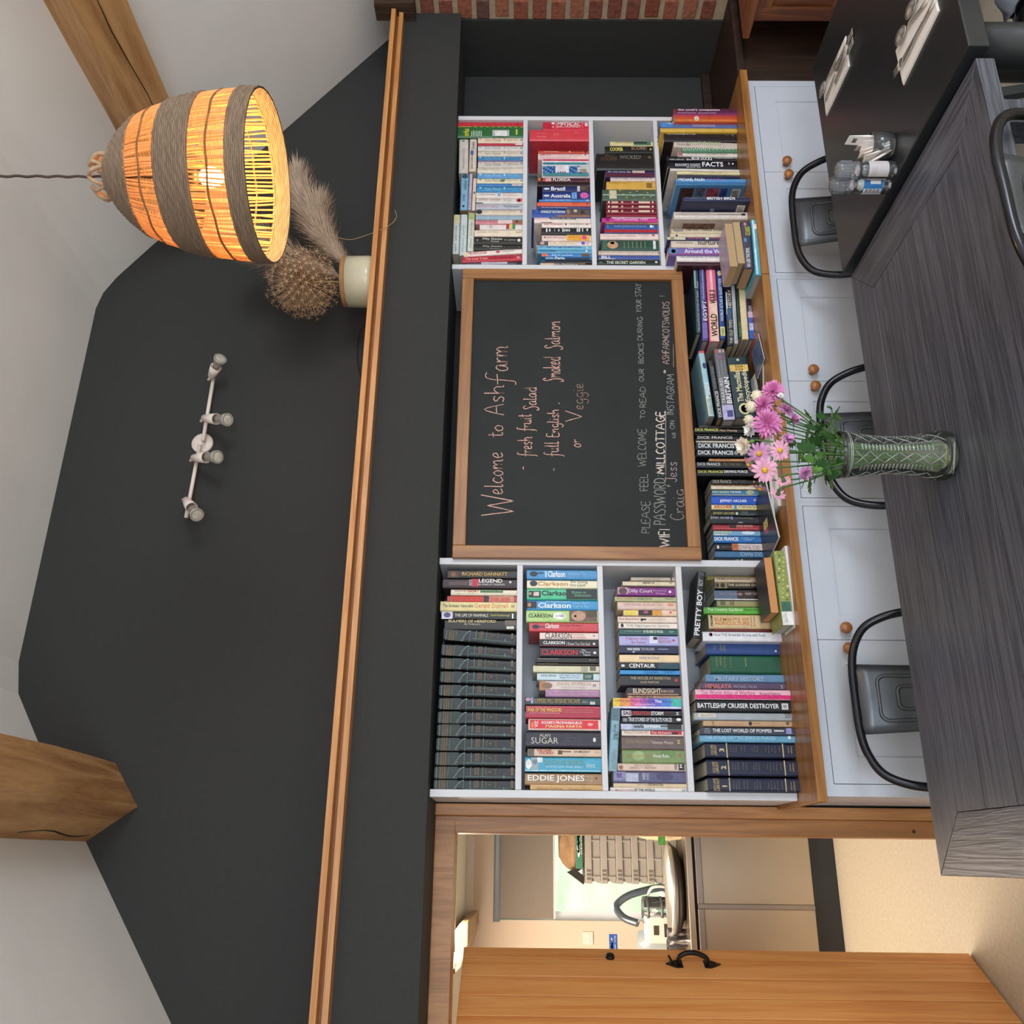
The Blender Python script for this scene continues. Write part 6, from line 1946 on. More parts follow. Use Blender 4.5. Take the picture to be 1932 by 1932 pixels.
flower(350, 352, 82, 'pompon', (.2, -.9, .3), CR1, 'cream pompon chrysanthemum, nearest the brick wall among the three pompons', -.04, 0)
flower(270, 505, 80, 'pompon', (0, -.9, .3), CR1, 'cream pompon chrysanthemum, middle one of three in a row', -.04, 0)
flower(240, 688, 72, 'pompon', (-.1, -.9, .3), CR1, 'cream pompon chrysanthemum, beside the white carnation-like blooms', -.04, 0)
flower(450, 480, 165, 'mum', (.3, -.5, .6), PK1, 'pink chrysanthemum half hidden behind the largest pink bloom', -.03, 1)
flower(510, 735, 218, 'mum', (.0, -.1, 1), PK1, 'largest pink chrysanthemum, facing the viewer in the middle of the bunch', .03, 1)
flower(275, 825, 105, 'carnation', (0, -.8, .4), WH1, 'white ruffled bloom next to the cream pompons', -.02, 0)
flower(185, 1050, 130, 'carnation', (-.1, -.8, .5), mat('f0e4d4', .7, 0, .06, 60), 'ivory ruffled bloom at the very top of the bunch', -.01, 0)
flower(765, 545, 130, 'mum', (.6, .2, .6), PK2, 'mauve-pink spiky chrysanthemum just under the bright pink side bloom', .02, 2)
flower(872, 680, 95, 'carnation', (.4, .5, .5), PK2, 'small lilac bloom low in the bunch, above the big lobed leaves', .03, 2)
flower(390, 1160, 175, 'daisy', (-.15, -.5, .8), PK2, 'lilac-pink daisy with amber centre below the ivory bloom', .0, 1)
flower(680, 1115, 155, 'daisy', (-.05, .15, .95), PK3, 'rose daisy with amber centre in the lower middle of the bunch', .04, 2)
flower(785, 955, 95, 'carnation', (.4, .2, .7), PK2, 'small lilac half-open bloom under the largest pink one', .03, 2)
flower(250, 1310, 130, 'daisy', (-.5, -.8, .1), PK3, 'pale pink daisy seen side-on behind the front daisy', -.02, 1)
flower(470, 1390, 185, 'daisy', (-.2, -.15, .9), PK3, 'large rose daisy with bright amber centre on the doorway side', .04, 1)
flower(400, 1640, 125, 'daisy', (-.85, -.3, .1), PK3, 'pink daisy turned away, lowest head on the doorway side edge', .0, 0)
flower(735, 1545, 110, 'daisy', (-.6, .3, -.5), PK3, 'pale pink daisy seen from behind before the worktop edge', .02, 1)
flower(650, 1730, 118, 'daisy', (-.7, -.1, -.6), PK3, 'pale pink drooping daisy seen from behind, farthest from the stems', .02, 0)
flower(1030, 1430, 105, 'carnation', (-.3, .2, .8), PK2, 'small mauve bloom with dark leaves hanging low towards the doorway', .05, 4)
flower(290, 985, 42, 'bud', (-.2, -.6, .5), None, 'closed green flower bud between the white blooms', .03, 0)
flower(1360, 500, 30, 'bud', (.3, -.6, .4), None, 'tiny pale green bud among the big leaves', .04, 2)
flower(690, 345, 45, 'carnation', (.3, -.2, .8), WH1, 'tiny white button bloom in front of the bright pink side bloom', .05, 0)
# big lobed leaves round the rim
LV = [((1330, 640), (1180, 620), .02), ((1400, 700), (1480, 520), .05), ((1480, 1090), (1430, 1120), .06), ((1300, 760), (1130, 880), .05), ((1240, 830), (1030, 760), .05), ((1450, 620), (1500, 660), .03), ((1200, 1080), (900, 1060), .04), ((1250, 1290), (950, 1150), .03), ((1400, 1330), (1140, 1330), .04), ((1300, 960), (1000, 1010), .03), ((1500, 1450), (1340, 1490), .02), ((1200, 1240), (1010, 1220), .05), ((1180, 1500), (1150, 1560), .03), ((1080, 1430), (960, 1620), .05), ((1100, 1470), (1070, 1690), .05), ((1380, 1560), (1400, 1640), .02), ((1150, 720), (1010, 560), .02), ((1050, 640), (900, 540), .0), ((1300, 1200), (1180, 1180), .05), ((1420, 960), (1280, 900), .04)]
sp_ = thing('leaf_spray', axis-Vector((0, 0, .12)), 'spray of dark lobed chrysanthemum leaves filling the vase neck', 'foliage')
B = -sp_.location
for i, (a, b, off) in enumerate(LV):
    A_ = onY(1380+a[0]/7.43, 700+a[1]/7.43, vp.y-off); B_ = onY(1380+b[0]/7.43, 700+b[1]/7.43, vp.y-off-.012)
    d = B_-A_; l = MB(); L = max(.03, d.length*1.35); F = frame(d)
    base = A_-d*.2
    nk = axis+Vector((max(-.04, min(.04, (A_.x-axis.x)*.6)), -.01, -.005))
    leaf(l, base+B, d, L, L*.34, .12); l.build('leaf', random.choice((LGR, LGR, LGR2)), sp_, True)
    MB().tube(cr([axis+B+Vector((0, 0, -.14)), nk+B, (nk+base)/2+B, base+B], 5), .0014, 5).build('stem', GRN, sp_, True)
# ================================================================ dried arrangement on the ledge
lz = BULKZ1+.0505
zc = onY(702, 532, 3.0)
POT = thing('ceramic_pot', (zc.x, 3.0, lz), 'cream glazed ceramic pot of dried stems on the ledge', 'pot')
prad = onY(680, 492, 3.0).x-zc.x
pr = prad
MB().lathe([(.0001, .0), (pr*.86, 0), (pr*.97, .006), (pr, .02), (pr*.985, .105), (pr*.9, .108), (pr*.88, .03), (.0001, .02)], 40).build('glazed_body', mat('c9c2a6', .22, 0, .08, 6), POT, True)
MB().lathe([(pr*.985, .1052), (pr*.97, .124), (pr*.9, .126), (pr*.89, .109)], 40, closed=True).build('bare_rim', mat('a87c50', .8, 0, .15, 60, .3), POT, True)
DRY = mat('b08a66', .9, 0, .25, 60); DRY2 = mat('c8b09a', .95, 0, .2, 40); STRAW = mat('b89a70', .8, 0, .2, 40)
hc = onY(572, 532, 2.93); hr = .148
AL = thing('dried_allium', (zc.x, 3.0, lz+.03), 'round dried allium seed head in the cream pot', 'dried flower'); B = -AL.location
MB().tube([Vector((zc.x, 3.0, lz+.03))+B, hc+B], .004, 6).build('stem', STRAW, AL)
MB().ball(hc+B, .012, 10, 7).build('flower_centre', DRY, AL, True)
rays, stars = MB(), MB()
for i in range(330):
    z = 1-2*(i+.5)/330; q = i*2.39996; ro = math.sqrt(1-z*z); d = Vector((ro*math.cos(q), ro*math.sin(q), z)); rr = hr*random.uniform(.72, 1.0); e = hc+d*rr+B
    rays.tube([hc+B+d*.008, e], [.0007, .0006], 3, cap=False); F = frame(d)
    for k in range(6):
        a = k*math.pi/3+i; t = e+F @ Vector((math.cos(a)*.019, math.sin(a)*.019, .009)); sd = F @ Vector((-math.sin(a)*.0016, math.cos(a)*.0016, 0)); stars.add([e-sd, e+sd, t], [(0, 1, 2)])
tag(rays.build('ray', DRY, AL), kind='stuff'); tag(stars.build('seed_star', mat('c09c78', .9, 0, .2, 60), AL), kind='stuff')
def plume(tip, base, wid, lab, n=420, seed=1):
    rr = random.Random(seed); o = thing('pampas_plume', base, lab, 'dried grass'); B = -o.location
    mid = (tip+base)/2+Vector((0, 0, .03)); path = cr([base, base*.6+mid*.4, mid, tip*.6+mid*.4+Vector((0, 0, .01)), tip], 8)
    MB().tube([p+B for p in path], .002, 5).build('stem', STRAW, o)
    f = MB(); m = len(path)
    for i in range(n):
        t = .25+.75*rr.random(); k = min(m-2, int(t*(m-1))); p = path[k]; dr = (path[k+1]-path[k]).normalized(); w = wid*math.sin(min(1, (t-.22)*1.5)*math.pi*.62+.25)
        sd = Vector((rr.uniform(-1, 1), rr.uniform(-1, 1), rr.uniform(-1, 1))); sd = (sd-dr*sd.dot(dr)).normalized()
        e = p+sd*w*rr.uniform(.3, 1)+dr*w*rr.uniform(.6, 1.4); q = p+(e-p)*.5+dr*w*.1; x = sd.cross(dr)*.0022
        f.add([p-x*.5+B, p+x*.5+B, q-x+B, q+x+B, e+B], [(0, 1, 3, 2), (2, 3, 4)])
    tag(f.build('plume_fluff', DRY2, o), kind='stuff'); return o
pb = Vector((zc.x, 3.0, lz+.06))
plume(onY(505, 470, 2.95), pb, .13, 'pale pampas plume leaning behind the pendant lamp rim', 2200, 3)
plume(onY(562, 345, 2.95), pb+Vector((.01, 0, 0)), .105, 'pale pampas plume reaching out beyond the lamp rim', 2200, 5)
plume(onY(600, 410, 2.95), pb+Vector((.015, 0, 0)), .12, 'pale pampas plume with a pointed tip towards the ledge', 2200, 7)
wp = [onY(595, 450, 2.93), onY(620, 446, 2.92), onY(660, 452, 2.92), onY(690, 444, 2.915), onY(712, 436, 2.90), onY(735, 425, 2.89), onY(748, 410, 2.885), onY(745, 396, 2.885)]
dg = tag(MB().tube(cr(wp, 6), .0011, 5).build('dried_grass_blade', STRAW, None, True), 'single long curling dry blade hanging down over the ledge', 'dried grass')
CBL = mat('1a1a1a', .5, 0, 0)
wp = [onY(694, 608, 3.21), onY(680, 622, 3.23), onY(674, 655, 3.235), onY(676, 690, 3.235), onY(686, 725, 3.22)]
tag(MB().tube(cr(wp, 6), .0022, 6).build('black_cable', CBL, None, True), 'thin black cable looping against the wall above the ledge, beside the pot', 'cable')
wp = [onY(672, 880, 3.235), onY(667, 940, 3.236), onY(662, 1010, 3.236), onY(666, 1060, 3.225)]
tag(MB().tube(cr(wp, 6), .0022, 6).build('black_cable', CBL, None, True), 'thin black cable lying low along the ledge, nearer the doorway', 'cable')
# ================================================================ woven pendant lamp
LC = EYE+ray(508, 335)*2.12          # middle of the lower rim
LR, LH = .192, .372
LAMP = thing('pendant_lamp', LC, 'woven rattan pendant lamp glowing orange, hanging over the tables', 'lamp')
def wov(h1, h2, trans=0):
    m, nt, b = newmat('woven'); N = nt.nodes; L = nt.links
    tc = N.new('ShaderNodeTexCoord'); mp = N.new('ShaderNodeMapping'); L.new(tc.outputs['Object'], mp.inputs['Vector']); mp.inputs['Scale'].default_value = (14, 14, 150)
    n = N.new('ShaderNodeTexNoise'); n.inputs['Scale'].default_value = 2; n.inputs['Detail'].default_value = 3; L.new(mp.outputs[0], n.inputs['Vector'])
    r = N.new('ShaderNodeValToRGB'); r.color_ramp.elements[0].color = lin(h1); r.color_ramp.elements[1].color = lin(h2); r.color_ramp.elements[0].position = .3; r.color_ramp.elements[1].position = .7
    L.new(n.outputs['Fac'], r.inputs['Fac']); L.new(r.outputs['Color'], b.inputs['Base Color']); b.inputs['Roughness'].default_value = .9
    if trans:
        t = N.new('ShaderNodeBsdfTranslucent'); L.new(r.outputs['Color'], t.inputs['Color']); mx = N.new('ShaderNodeMixShader'); mx.inputs[0].default_value = trans
        L.new(b.outputs[0], mx.inputs[1]); L.new(t.outputs[0], mx.inputs[2]); L.new(mx.outputs[0], N['Material Output'].inputs['Surface'])
    return m
ROPE = wov('6e5a48', '8e7862', 0); STRD = wov('e4b070', 'f0cc94', .5)
PR = [(0, .25), (.03, .32), (.07, .43), (.13, .55), (.234, .71), (.33, .79), (.44, .855), (.55, .91), (.657, .95), (.78, .98), (.888, 1.0), (1, 1.0)]
def rad(t):
    for (a, b), (c, d) in zip(PR, PR[1:]):
        if t <= c: return LR*(b+(d-b)*(t-a)/(c-a))
    return LR*PR[-1][1]
def zz(t): return LH*(1-t)
def band(t0, t1, nm):
    """rows of twisted cord wound round and round: real ridges"""
    mb = MB(); rows = int((t1-t0)*LH/.0052)+1; n = 96
    prof = []
    for i in range(rows*4+1):
        t = t0+(t1-t0)*i/(rows*4); prof.append((rad(t)+.0014*math.sin(i*math.pi/2)+0, zz(t)))
    vs = []
    for i, (r, z) in enumerate(prof):
        for k in range(n):
            q = 2*math.pi*k/n; vs.append(((r+.0012*math.sin(k*math.pi/1.5+i//4*2))*math.cos(q), (r+.0012*math.sin(k*math.pi/1.5+i//4*2))*math.sin(q), z))
    mb.add(vs, [(i*n+k, i*n+(k+1) % n, (i+1)*n+(k+1) % n, (i+1)*n+k) for i in range(len(prof)-1) for k in range(n)])
    o = mb.build(nm, ROPE, LAMP, True); s = o.modifiers.new('thick', 'SOLIDIFY'); s.thickness = .004; s.offset = -1; return o
band(0, .234, 'woven_band'); band(.44, .657, 'woven_band'); band(.888, 1.0, 'woven_band')
def strands(t0, t1, n):
    mb = MB(); 
    for k in range(n):
        q = 2*math.pi*(k+random.uniform(-.22, .22))/n; dq = random.uniform(-.012, .012)
        pts = []
        for i in range(5):
            t = t0-.01+(t1-t0+.02)*i/4; r = rad(min(1, max(0, t)))-.001; pts.append((r*math.cos(q+dq*i), r*math.sin(q+dq*i), zz(t)))
        mb.tube(pts, random.uniform(.0021, .0031), 5, cap=False)
    return tag(mb.build('strand', STRD, LAMP, True), kind='stuff')
strands(.234, .44, 118); strands(.657, .888, 132)
for t in (.335, .77):
    MB().tube([((rad(t)+.001)*math.cos(2*math.pi*k/72), (rad(t)+.001)*math.sin(2*math.pi*k/72), zz(t)+.0015*math.sin(k*.9)) for k in range(72)], .0026, 6, True).build('tie_cord', wov('7a5430', 'a87a48', .2), LAMP, True)
lp = MB()
for k in range(7):
    q = 2*math.pi*k/7; q2 = q+.9
    lp.tube(cr([(rad(0)*math.cos(q), rad(0)*math.sin(q), LH), (.052*math.cos(q+.2), .052*math.sin(q+.2), LH+.022), (.03*math.cos((q+q2)/2), .03*math.sin((q+q2)/2), LH+.042), (.052*math.cos(q2-.2), .052*math.sin(q2-.2), LH+.022), (rad(0)*math.cos(q2), rad(0)*math.sin(q2), LH)], 4), .005, 6)
lp.build('top_loop', wov('b08a68', 'c8a888', .1), LAMP, True)
MB().tube([(.0012*math.sin(i*1.3), .0012*math.cos(i*1.3), LH-.13+i*.01) for i in range(int((3.6-LC.z-LH+.13)/.01))], .0032, 6).build('cord', mat('4a3830', .8, 0, .2), LAMP, True)
MB().lathe([(.0001, LH-.12), (.02, LH-.12), (.02, LH-.19), (.016, LH-.2), (.0001, LH-.2)], 20).build('lamp_holder', mat('3a342e', .5, 0, 0), LAMP, True)
MB().ball((0, 0, LH-.235), .024, 16, 10, (1, 1, 1.2)).build('bulb', emit('ffb45c', 55), LAMP, True)
pl = bpy.data.lights.new('bulb_light', 'POINT'); pl.energy = 9; pl.color = (1, .60, .24); pl.shadow_soft_size = .032
po = bpy.data.objects.new('bulb_light', pl); COL.objects.link(po); po.location = LC+Vector((0, 0, LH-.285))
# ================================================================ spotlight bar on the gable
SPM = mat('f0e0d4', .4, 0, .02); SIL = mat('b4b0a6', .25, .3, .05); 
SY = 3.2
base = onY(383, 838, 3.25)
SB = thing('spotlight_bar', (base.x, 3.249, base.z), 'pinkish white wall bar with four spotlights on the dark gable', 'light'); B = -SB.location
def sp3(x, y, Y=SY): return onY(x, y, Y)+B
MB().lathe([(.0001, .012), (.04, .012), (.043, .008), (.043, 0)], 40, M=Matrix.Rotation(math.radians(90), 4, 'X')).build('ceiling_rose', SPM, SB, True)
MB().tube([sp3(383, 832), sp3(403, 712)], .0075, 10).build('rod', SPM, SB, True); MB().tube([sp3(377, 839), sp3(351, 977)], .0075, 10).build('rod', SPM, SB, True)
MB().tube([sp3(383, 830), sp3(383, 830, 3.24)], .006, 8).tube([sp3(376, 842), sp3(376, 842, 3.24)], .006, 8).build('bracket', SPM, SB, True)
for (jx, jy), (tx, ty) in (((398, 711), (416, 676)), ((384, 789), (430, 792)), ((364, 864), (411, 862)), ((350, 943), (372, 972))):
    J = sp3(jx, jy, 3.185); Tp = sp3(tx, ty, 3.10)
    d = (Tp-J).normalized(); F = Matrix.Translation(J) @ frame(d).to_4x4(); L = (Tp-J).length
    hd = MB().lathe([(.009, 0), (.014, .004), (.019, L*.28), (.0225, L*.55), (.0215, L*.55), (.017, L*.3), (.0001, .01)], 24, M=F).build('lamp_head', SPM, SB, True)
    MB().lathe([(.012, L*.5), (.014, L*.62), (.025, L*.92), (.026, L), (.0235, L), (.0001, L*.97)], 24, M=F).build('reflector_bulb', SIL, hd, True)
    MB().lathe([(.0001, L*1.0), (.016, L*.995), (.0238, L*.985)], 20, M=F).build('lens', mat('c8c2b2', .15, 0, .2, 90), hd, True)
    MB().tube([J, sp3(jx-5, jy+(6 if jy < 900 else 0), SY)], .006, 8).ball(J, .009, 10, 6).build('knuckle', SPM, hd, True)
# ================================================================ dark furniture by the brick wall
DW1 = wood('22140c', '3a2416', 'z', .6, 5, 10, .2); MH = wood('5a2e1a', '84502c', 'z', .5, 6, 12, .15); MHX = wood('6a3820', '8e5630', 'y', .5, 6, 12, .15)
ch_ = thing('blanket_chest', (3.28, 3.02, 0), 'dark brown wooden chest in the shadowed corner beside the white cupboards', 'chest'); T = Matrix.Translation(-ch_.location)
MB().box(3.062, 3.54, 2.86, 3.29, .0, .86, M=T).build('body', DW1, ch_, bevel=.004); MB().box(3.062, 3.545, 2.84, 3.295, .861, .895, M=T).build('lid', DW1, ch_, bevel=.004)
MB().box(3.07, 3.54, 3.27, 3.297, .8955, .935, M=T).build('back_rail', DW1, ch_, bevel=.003)
# panelled side cabinet in front of the bricks
a0 = onZ(1423, 47, .865)
cbx = thing('side_cabinet', (3.33, 2.55, 0), 'reddish brown panelled side cabinet below the brick wall', 'cabinet'); T = Matrix.Translation(-cbx.location)
cx0, cx1, cy0, cy1, czt = 3.19, 3.535, 1.9, 2.70, .89
MB().box(cx0+.02, cx1, cy0, cy1-.015, .1, czt-.03, M=T).build('carcass', MH, cbx)
MB().box(cx0-.02, cx1, cy0, cy1+.05, czt-.028, czt, M=T).build('top', MHX, cbx, bevel=.004)
MB().box(cx0+.004, cx0+.02, cy1-.075, cy1-.015, .06, czt-.029, M=T).build('stile', MH, cbx, bevel=.002)
for zc_ in (czt-.09, .5, .1): MB().box(cx0+.004, cx0+.02, cy0, cy1-.0755, zc_, zc_+.06, M=T).build('rail', MHX, cbx, bevel=.002)
for zc_ in (.18, .57): MB().prism([(cy0+.02-cbx.location.y, zc_+.02), (cy1-.1-cbx.location.y, zc_+.02), (cy1-.1-cbx.location.y, zc_+.20), (cy0+.02-cbx.location.y, zc_+.20)], cx0+.010-3.33, cx0+.0195-3.33, 'x').build('panel', MH, cbx, bevel=.003)
for y in (cy0+.02, cy1-.055): MB().box(cx0+.02, cx0+.06, y, y+.04, 0, .1, M=T).build('foot', MH, cbx)
# ================================================================ kitchen beyond the doorway
KW = mat('dccab4', .8, 0, .02, 8)
KY = 6.1
wx0, wx1, wz0, wz1 = -.338, 1.0, .83, 1.935
struct(MB().box(-3, wx0, KY, KY+.25, 0, 2.2).box(wx1, 2.4, KY, KY+.25, 0, 2.2).box(wx0, wx1, KY, KY+.25, 0, wz0).box(wx0, wx1, KY, KY+.25, wz1, 2.2).build('wall_kitchen_back', KW))
struct(MB().box(-3, 2.4, 3.43, 6.4, 2.113, 2.25).build('ceiling_kitchen', mat('d8d4cc', .8, 0, .02)))
struct(MB().box(2.3, 2.4, 3.43, 6.1, 0, 2.2).box(-3.1, -3, 3.43, 6.1, 0, 2.2).build('wall_kitchen_side', KW))
struct(MB().box(-3, 2.3, KY-.02, KY-.001, 2.06, 2.113).build('trim_3', mat('e0d8cc', .7, 0, .02)))
WF = mat('dfe4ea', .4, 0, 0)
wn = struct(MB().box(wx0, wx0+.05, KY+.06, KY+.11, wz0, wz1).box(wx1-.05, wx1, KY+.06, KY+.11, wz0, wz1).box(wx0+.05, wx1-.05, KY+.06, KY+.11, wz0, wz0+.05).box(wx0+.05, wx1-.05, KY+.06, KY+.11, wz1-.05, wz1).box(.205, .245, KY+.06, KY+.11, wz0+.05, wz1-.05).build('window_1', WF))
MB().box(wx0+.05, wx1-.05, KY+.083, KY+.087, wz0+.05, wz1-.05).build('pane', glassm('ffffff', 0, 1.02), wn)
MB().box(wx0-.0, wx1, KY-.03, KY+.06, wz0-.025, wz0-.0005).build('sill', WF, wn)
bl = thing('roller_blind', (.33, KY-.02, wz1), 'grey roller blind half drawn over the kitchen window', 'blind'); T = Matrix.Translation(-bl.location)
MB().box(wx0+.01, wx1, KY-.022, KY-.02, 1.562, wz1-.03, M=T).build('fabric', mat('8e8478', .9, 0, .04, 90), bl)
MB().tube([(wx0-.01-.33, 0, -.02), (wx1-.33, 0, -.02)], .022, 12).build('roller', mat('8a949c', .5, .2, 0), bl, True)
MB().box(wx0+.01, wx1, KY-.027, KY-.016, 1.55, 1.5615, M=T).build('bottom_bar', mat('d8dcdc', .5, 0, 0), bl)
tag(MB().tube([(wx0-.022, KY-.03, wz1-.03), (wx0-.024, KY-.03, 1.1), (wx0-.008, KY-.032, 1.08), (wx0-.006, KY-.03, wz1-.04)], .004, 6).build('chain', mat('e0e0dc', .4, 0, 0), bl), None)
# field outside
GR_ = mat('96c886', .9, 0, .25, 3, .4)
f_ = MB(); nx = 24; vs = []
for j in range(nx+1):
    for i in range(nx+1):
        x = -14+30*i/nx; y = 6.5+16*j/nx; vs.append((x, y, .55+(y-6.5)*.42+.06*math.sin(x*2+y)))
f_.add(vs, [(j*(nx+1)+i, j*(nx+1)+i+1, (j+1)*(nx+1)+i+1, (j+1)*(nx+1)+i) for j in range(nx) for i in range(nx)]); struct(f_.build('ground_field', GR_, None, True))
hw = thing('low_outbuilding', (.95, 10.0, 1.7), 'pale low outbuilding on the field seen through the kitchen window', 'building')
MB().box(-.35, .35, 0, .4, .2, .62).build('wall', mat('d8d8dc', .8, 0, .05), hw); MB().box(-.4, .4, -.05, .45, .6201, .72).build('roof', mat('c4b0a8', .8, 0, .1), hw)
# steel counter
STEEL = mat('b7aa98', .30, .85, .04, 3); STL2 = mat('9a9088', .35, .85, .04, 3)
ky = 5.4; ztop = 1.79-.945
ct = thing('steel_counter', (.1, 5.7, 0), 'stainless steel kitchen counter with two doors, seen through the doorway', 'counter'); T = Matrix.Translation(-ct.location)
ox, oy = ct.location.x, ct.location.y
MB().box(-.95, 1.6, ky-.01, 6.08, ztop-.035, ztop, M=T).build('worktop', STEEL, ct, bevel=.004)
MB().box(-.95, 1.6, ky+.0205, 6.06, .145, ztop-.0355, M=T).build('carcass', STL2, ct)
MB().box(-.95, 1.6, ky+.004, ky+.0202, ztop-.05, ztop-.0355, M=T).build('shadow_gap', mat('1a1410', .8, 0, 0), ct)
dgx = onY(1400, 1711, ky).x
for a, b in ((-.95, dgx-.012), (dgx+.012, dgx+.70), (dgx+.72, 1.6)):
    d = MB().box(a, b, ky, ky+.0198, .15, ztop-.085, M=T).build('door', STEEL, ct, bevel=.003)
    MB().box(a, b, ky-.006, ky+.0195, ztop-.084, ztop-.0505, M=T).build('handle_rail', STL2, d, bevel=.003)
MB().box(dgx-.0115, dgx+.0115, ky-.004, ky+.0195, .15, ztop-.052, M=T).build('mullion', STL2, ct)
MB().box(-.95, 1.6, ky+.03, 6.05, 0, .1445, M=T).build('plinth', mat('34383e', .35, .3, .1, 6), ct)
KB = lambda x, y, Y: onY(x, y, Y)
# grey stacking crates
CRT = mat('9c968c', .6, 0, .03, 20); CRD = mat('6a645c', .7, 0, 0)
cyy = 5.66
xl, xr = KB(1180, 1668, cyy).x, KB(1180, 1668, cyy).x+.55
zb_ = ztop+.0006; ch = (KB(1104, 1640, cyy).z-zb_)/6-.0005
for i in range(6):
    o = thing('stacking_crate', ((xl+xr)/2, cyy+.19, zb_+i*(ch+.0005)), f'grey plastic crate on the kitchen counter, {ORD[i+1]} from the bottom of its stack', 'crate', group='grey crates by the kitchen window')
    w = (xr-xl)/2
    MB().box(-w+.012, w-.012, -.178, .178, 0, ch*.55).build('body', CRT, o, bevel=.004); MB().box(-w, w, -.19, .19, ch*.551, ch).build('rim', CRT, o, bevel=.004)
    for k in range(6): MB().box(-w+.03+k*.1, -w+.04+k*.1, -.187, -.1785, .003, ch*.55).build('rib', CRT, o)
    for k in range(3): MB().box(-w+.02+k*.022, -w+.034+k*.022, -.1912, -.1901, ch*.62, ch*.9).build('printed_mark', CRD, o)
# paper sacks
KRF = mat('9a7a58', .85, 0, .15, 20, .5)
zt6 = zb_+6*(ch+.0005)
def sack(nm, x, y, z, sx, sy, sz, m, lab, seed):
    rr = random.Random(seed); o = thing(nm, (x, y, z), lab, 'bag'); mb = MB(); n = 16; r_ = 7; vs = []
    for j in range(r_+1):
        t = j/r_
        for k in range(n):
            q = 2*math.pi*k/n; e = (abs(math.cos(q))**3+abs(math.sin(q))**3)**(-1/3); s = (1-.35*t**3)*(1 if j else .92)*rr.uniform(.94, 1.05)
            vs.append((sx*e*math.cos(q)*s*.8, sy*e*math.sin(q)*s*.8, sz*t*rr.uniform(.95, 1.04) if j else 0))
    mb.add(vs, [(j*n+k, j*n+(k+1) % n, (j+1)*n+(k+1) % n, (j+1)*n+k) for j in range(r_) for k in range(n)]+[tuple(range(n-1, -1, -1)), tuple(r_*n+k for k in range(n))]); mb.build('body', m, o); return o
s1 = sack('paper_sack', xl+.28, cyy+.18, zt6+.001, .27, .17, .14, KRF, 'brown paper sack with green printed badge on top of the crates', 3)
MB().box(-.2, .12, -.173, -.1655, .012, .052).build('badge', mat('3a7a60', .6, 0, 0), s1, bevel=.003)
text('CUSTOM', s1, Matrix.Translation((-.14, -.1745, .026)) @ Matrix.Rotation(math.radians(90), 4, 'X'), .2, .02, 'f0f4f0', bold=1)
text('DESIGNED', s1, Matrix.Translation((-.12, -.1745, .015)) @ Matrix.Rotation(math.radians(90), 4, 'X'), .17, .007, 'f0f4f0')
MB().add([(-.26, -.1, .03), (-.29, -.06, .0), (-.24, -.14, .0), (-.2, -.16, .06), (-.22, -.05, .1)], [(0, 1, 2), (0, 2, 3), (0, 3, 4), (0, 4, 1), (1, 4, 3, 2)]).build('torn_mouth', mat('1c1814', .9, 0, 0), s1)
s2 = sack('paper_sack', KB(1240, 1584, 5.5).x+.13, 5.53, ztop+.001, .17, .07, .33, mat('d8c8a0', .8, 0, .1, 20, .3), 'cream paper bag with coloured label beside the crates, by the door frame', 5)
MB().box(-.16, -.09, -.073, -.068, .1, .14).build('printed_label', mat('4a8a3a', .6, 0, .3, 60), s2)
# wide steel bowl with dark foot, on its side behind the counter edge
bc = KB(1281, 1680, 5.52)
bo = thing('wide_bowl', (bc.x, 5.54, ztop+.0008), 'wide shallow steel pan with dark underside on the kitchen counter', 'pan')
MB().lathe([(.16, .012), (.235, .05), (.25, .085), (.244, .085), (.225, .052), (.15, .018), (.0001, .016)], 48, M=Matrix.Diagonal((1, .5, 1, 1))).build('dish', mat('c4c0b4', .3, .6, 0), bo, True)
MB().lathe([(.0001, 0), (.15, 0), (.225, .03), (.246, .058), (.236, .056), (.16, .0115), (.0001, .0115)], 48, M=Matrix.Diagonal((1.0, .5, 1, 1))).build('dark_underside', mat('2c2620', .4, .2, 0), bo, True)
# tap
tp = thing('kitchen_tap', (KB(1262, 1676, 5.85).x, 5.95, ztop+.0005), 'grey flexible gooseneck tap in front of the kitchen window', 'tap'); B = -tp.location
TM = mat('6a747c', .3, .6, 0)
pts = [KB(1270, 1672, 5.9), KB(1236, 1676, 5.9), KB(1190, 1688, 5.9), KB(1166, 1704, 5.9), KB(1164, 1716, 5.88), KB(1178, 1732, 5.84), KB(1204, 1742, 5.8)]
pts[0].z = ztop+.002
MB().tube([p+B for p in cr(pts, 6)], .022, 10).build('spout', TM, tp, True)
MB().lathe([(.035, 0), (.035, .03), (.026, .05)], 20).build('base', TM, tp, True)
# food processor jug, white machine, blue-lidded jug, glasses, knife block
jx = KB(1240, 1718, 5.62)
fp = thing('blender_jug', (jx.x, 5.72, ztop+.001), 'clear blender jug with grey rings standing behind the wide pan', 'jug')
hj = .21
MB().lathe([(.0001, .004), (.06, 0), (.068, .02), (.072, hj), (.068, hj), (.064, .02), (.0001, .008)], 32).build('jug', glassm('eef2f4', .03), fp, True)
for z in (.02, .1, .18): MB().lathe([(.0735, z), (.0735, z+.014), (.071, z+.014), (.071, z)], 32, closed=True).build('ring', mat('6a6c68', .4, .3, 0), fp, True)
MB().tube(cr([(.07, 0, .05), (.12, -.02, .07), (.12, -.02, .15), (.07, 0, .18)], 5), .009, 8).build('handle', mat('d8d8d4', .4, 0, 0), fp, True)
mx_ = KB(1240, 1755, 5.6)
ap = thing('kitchen_scale', (mx_.x, 5.72, ztop+.001), 'white kitchen appliance with dark display standing left of the blender jug', 'appliance')
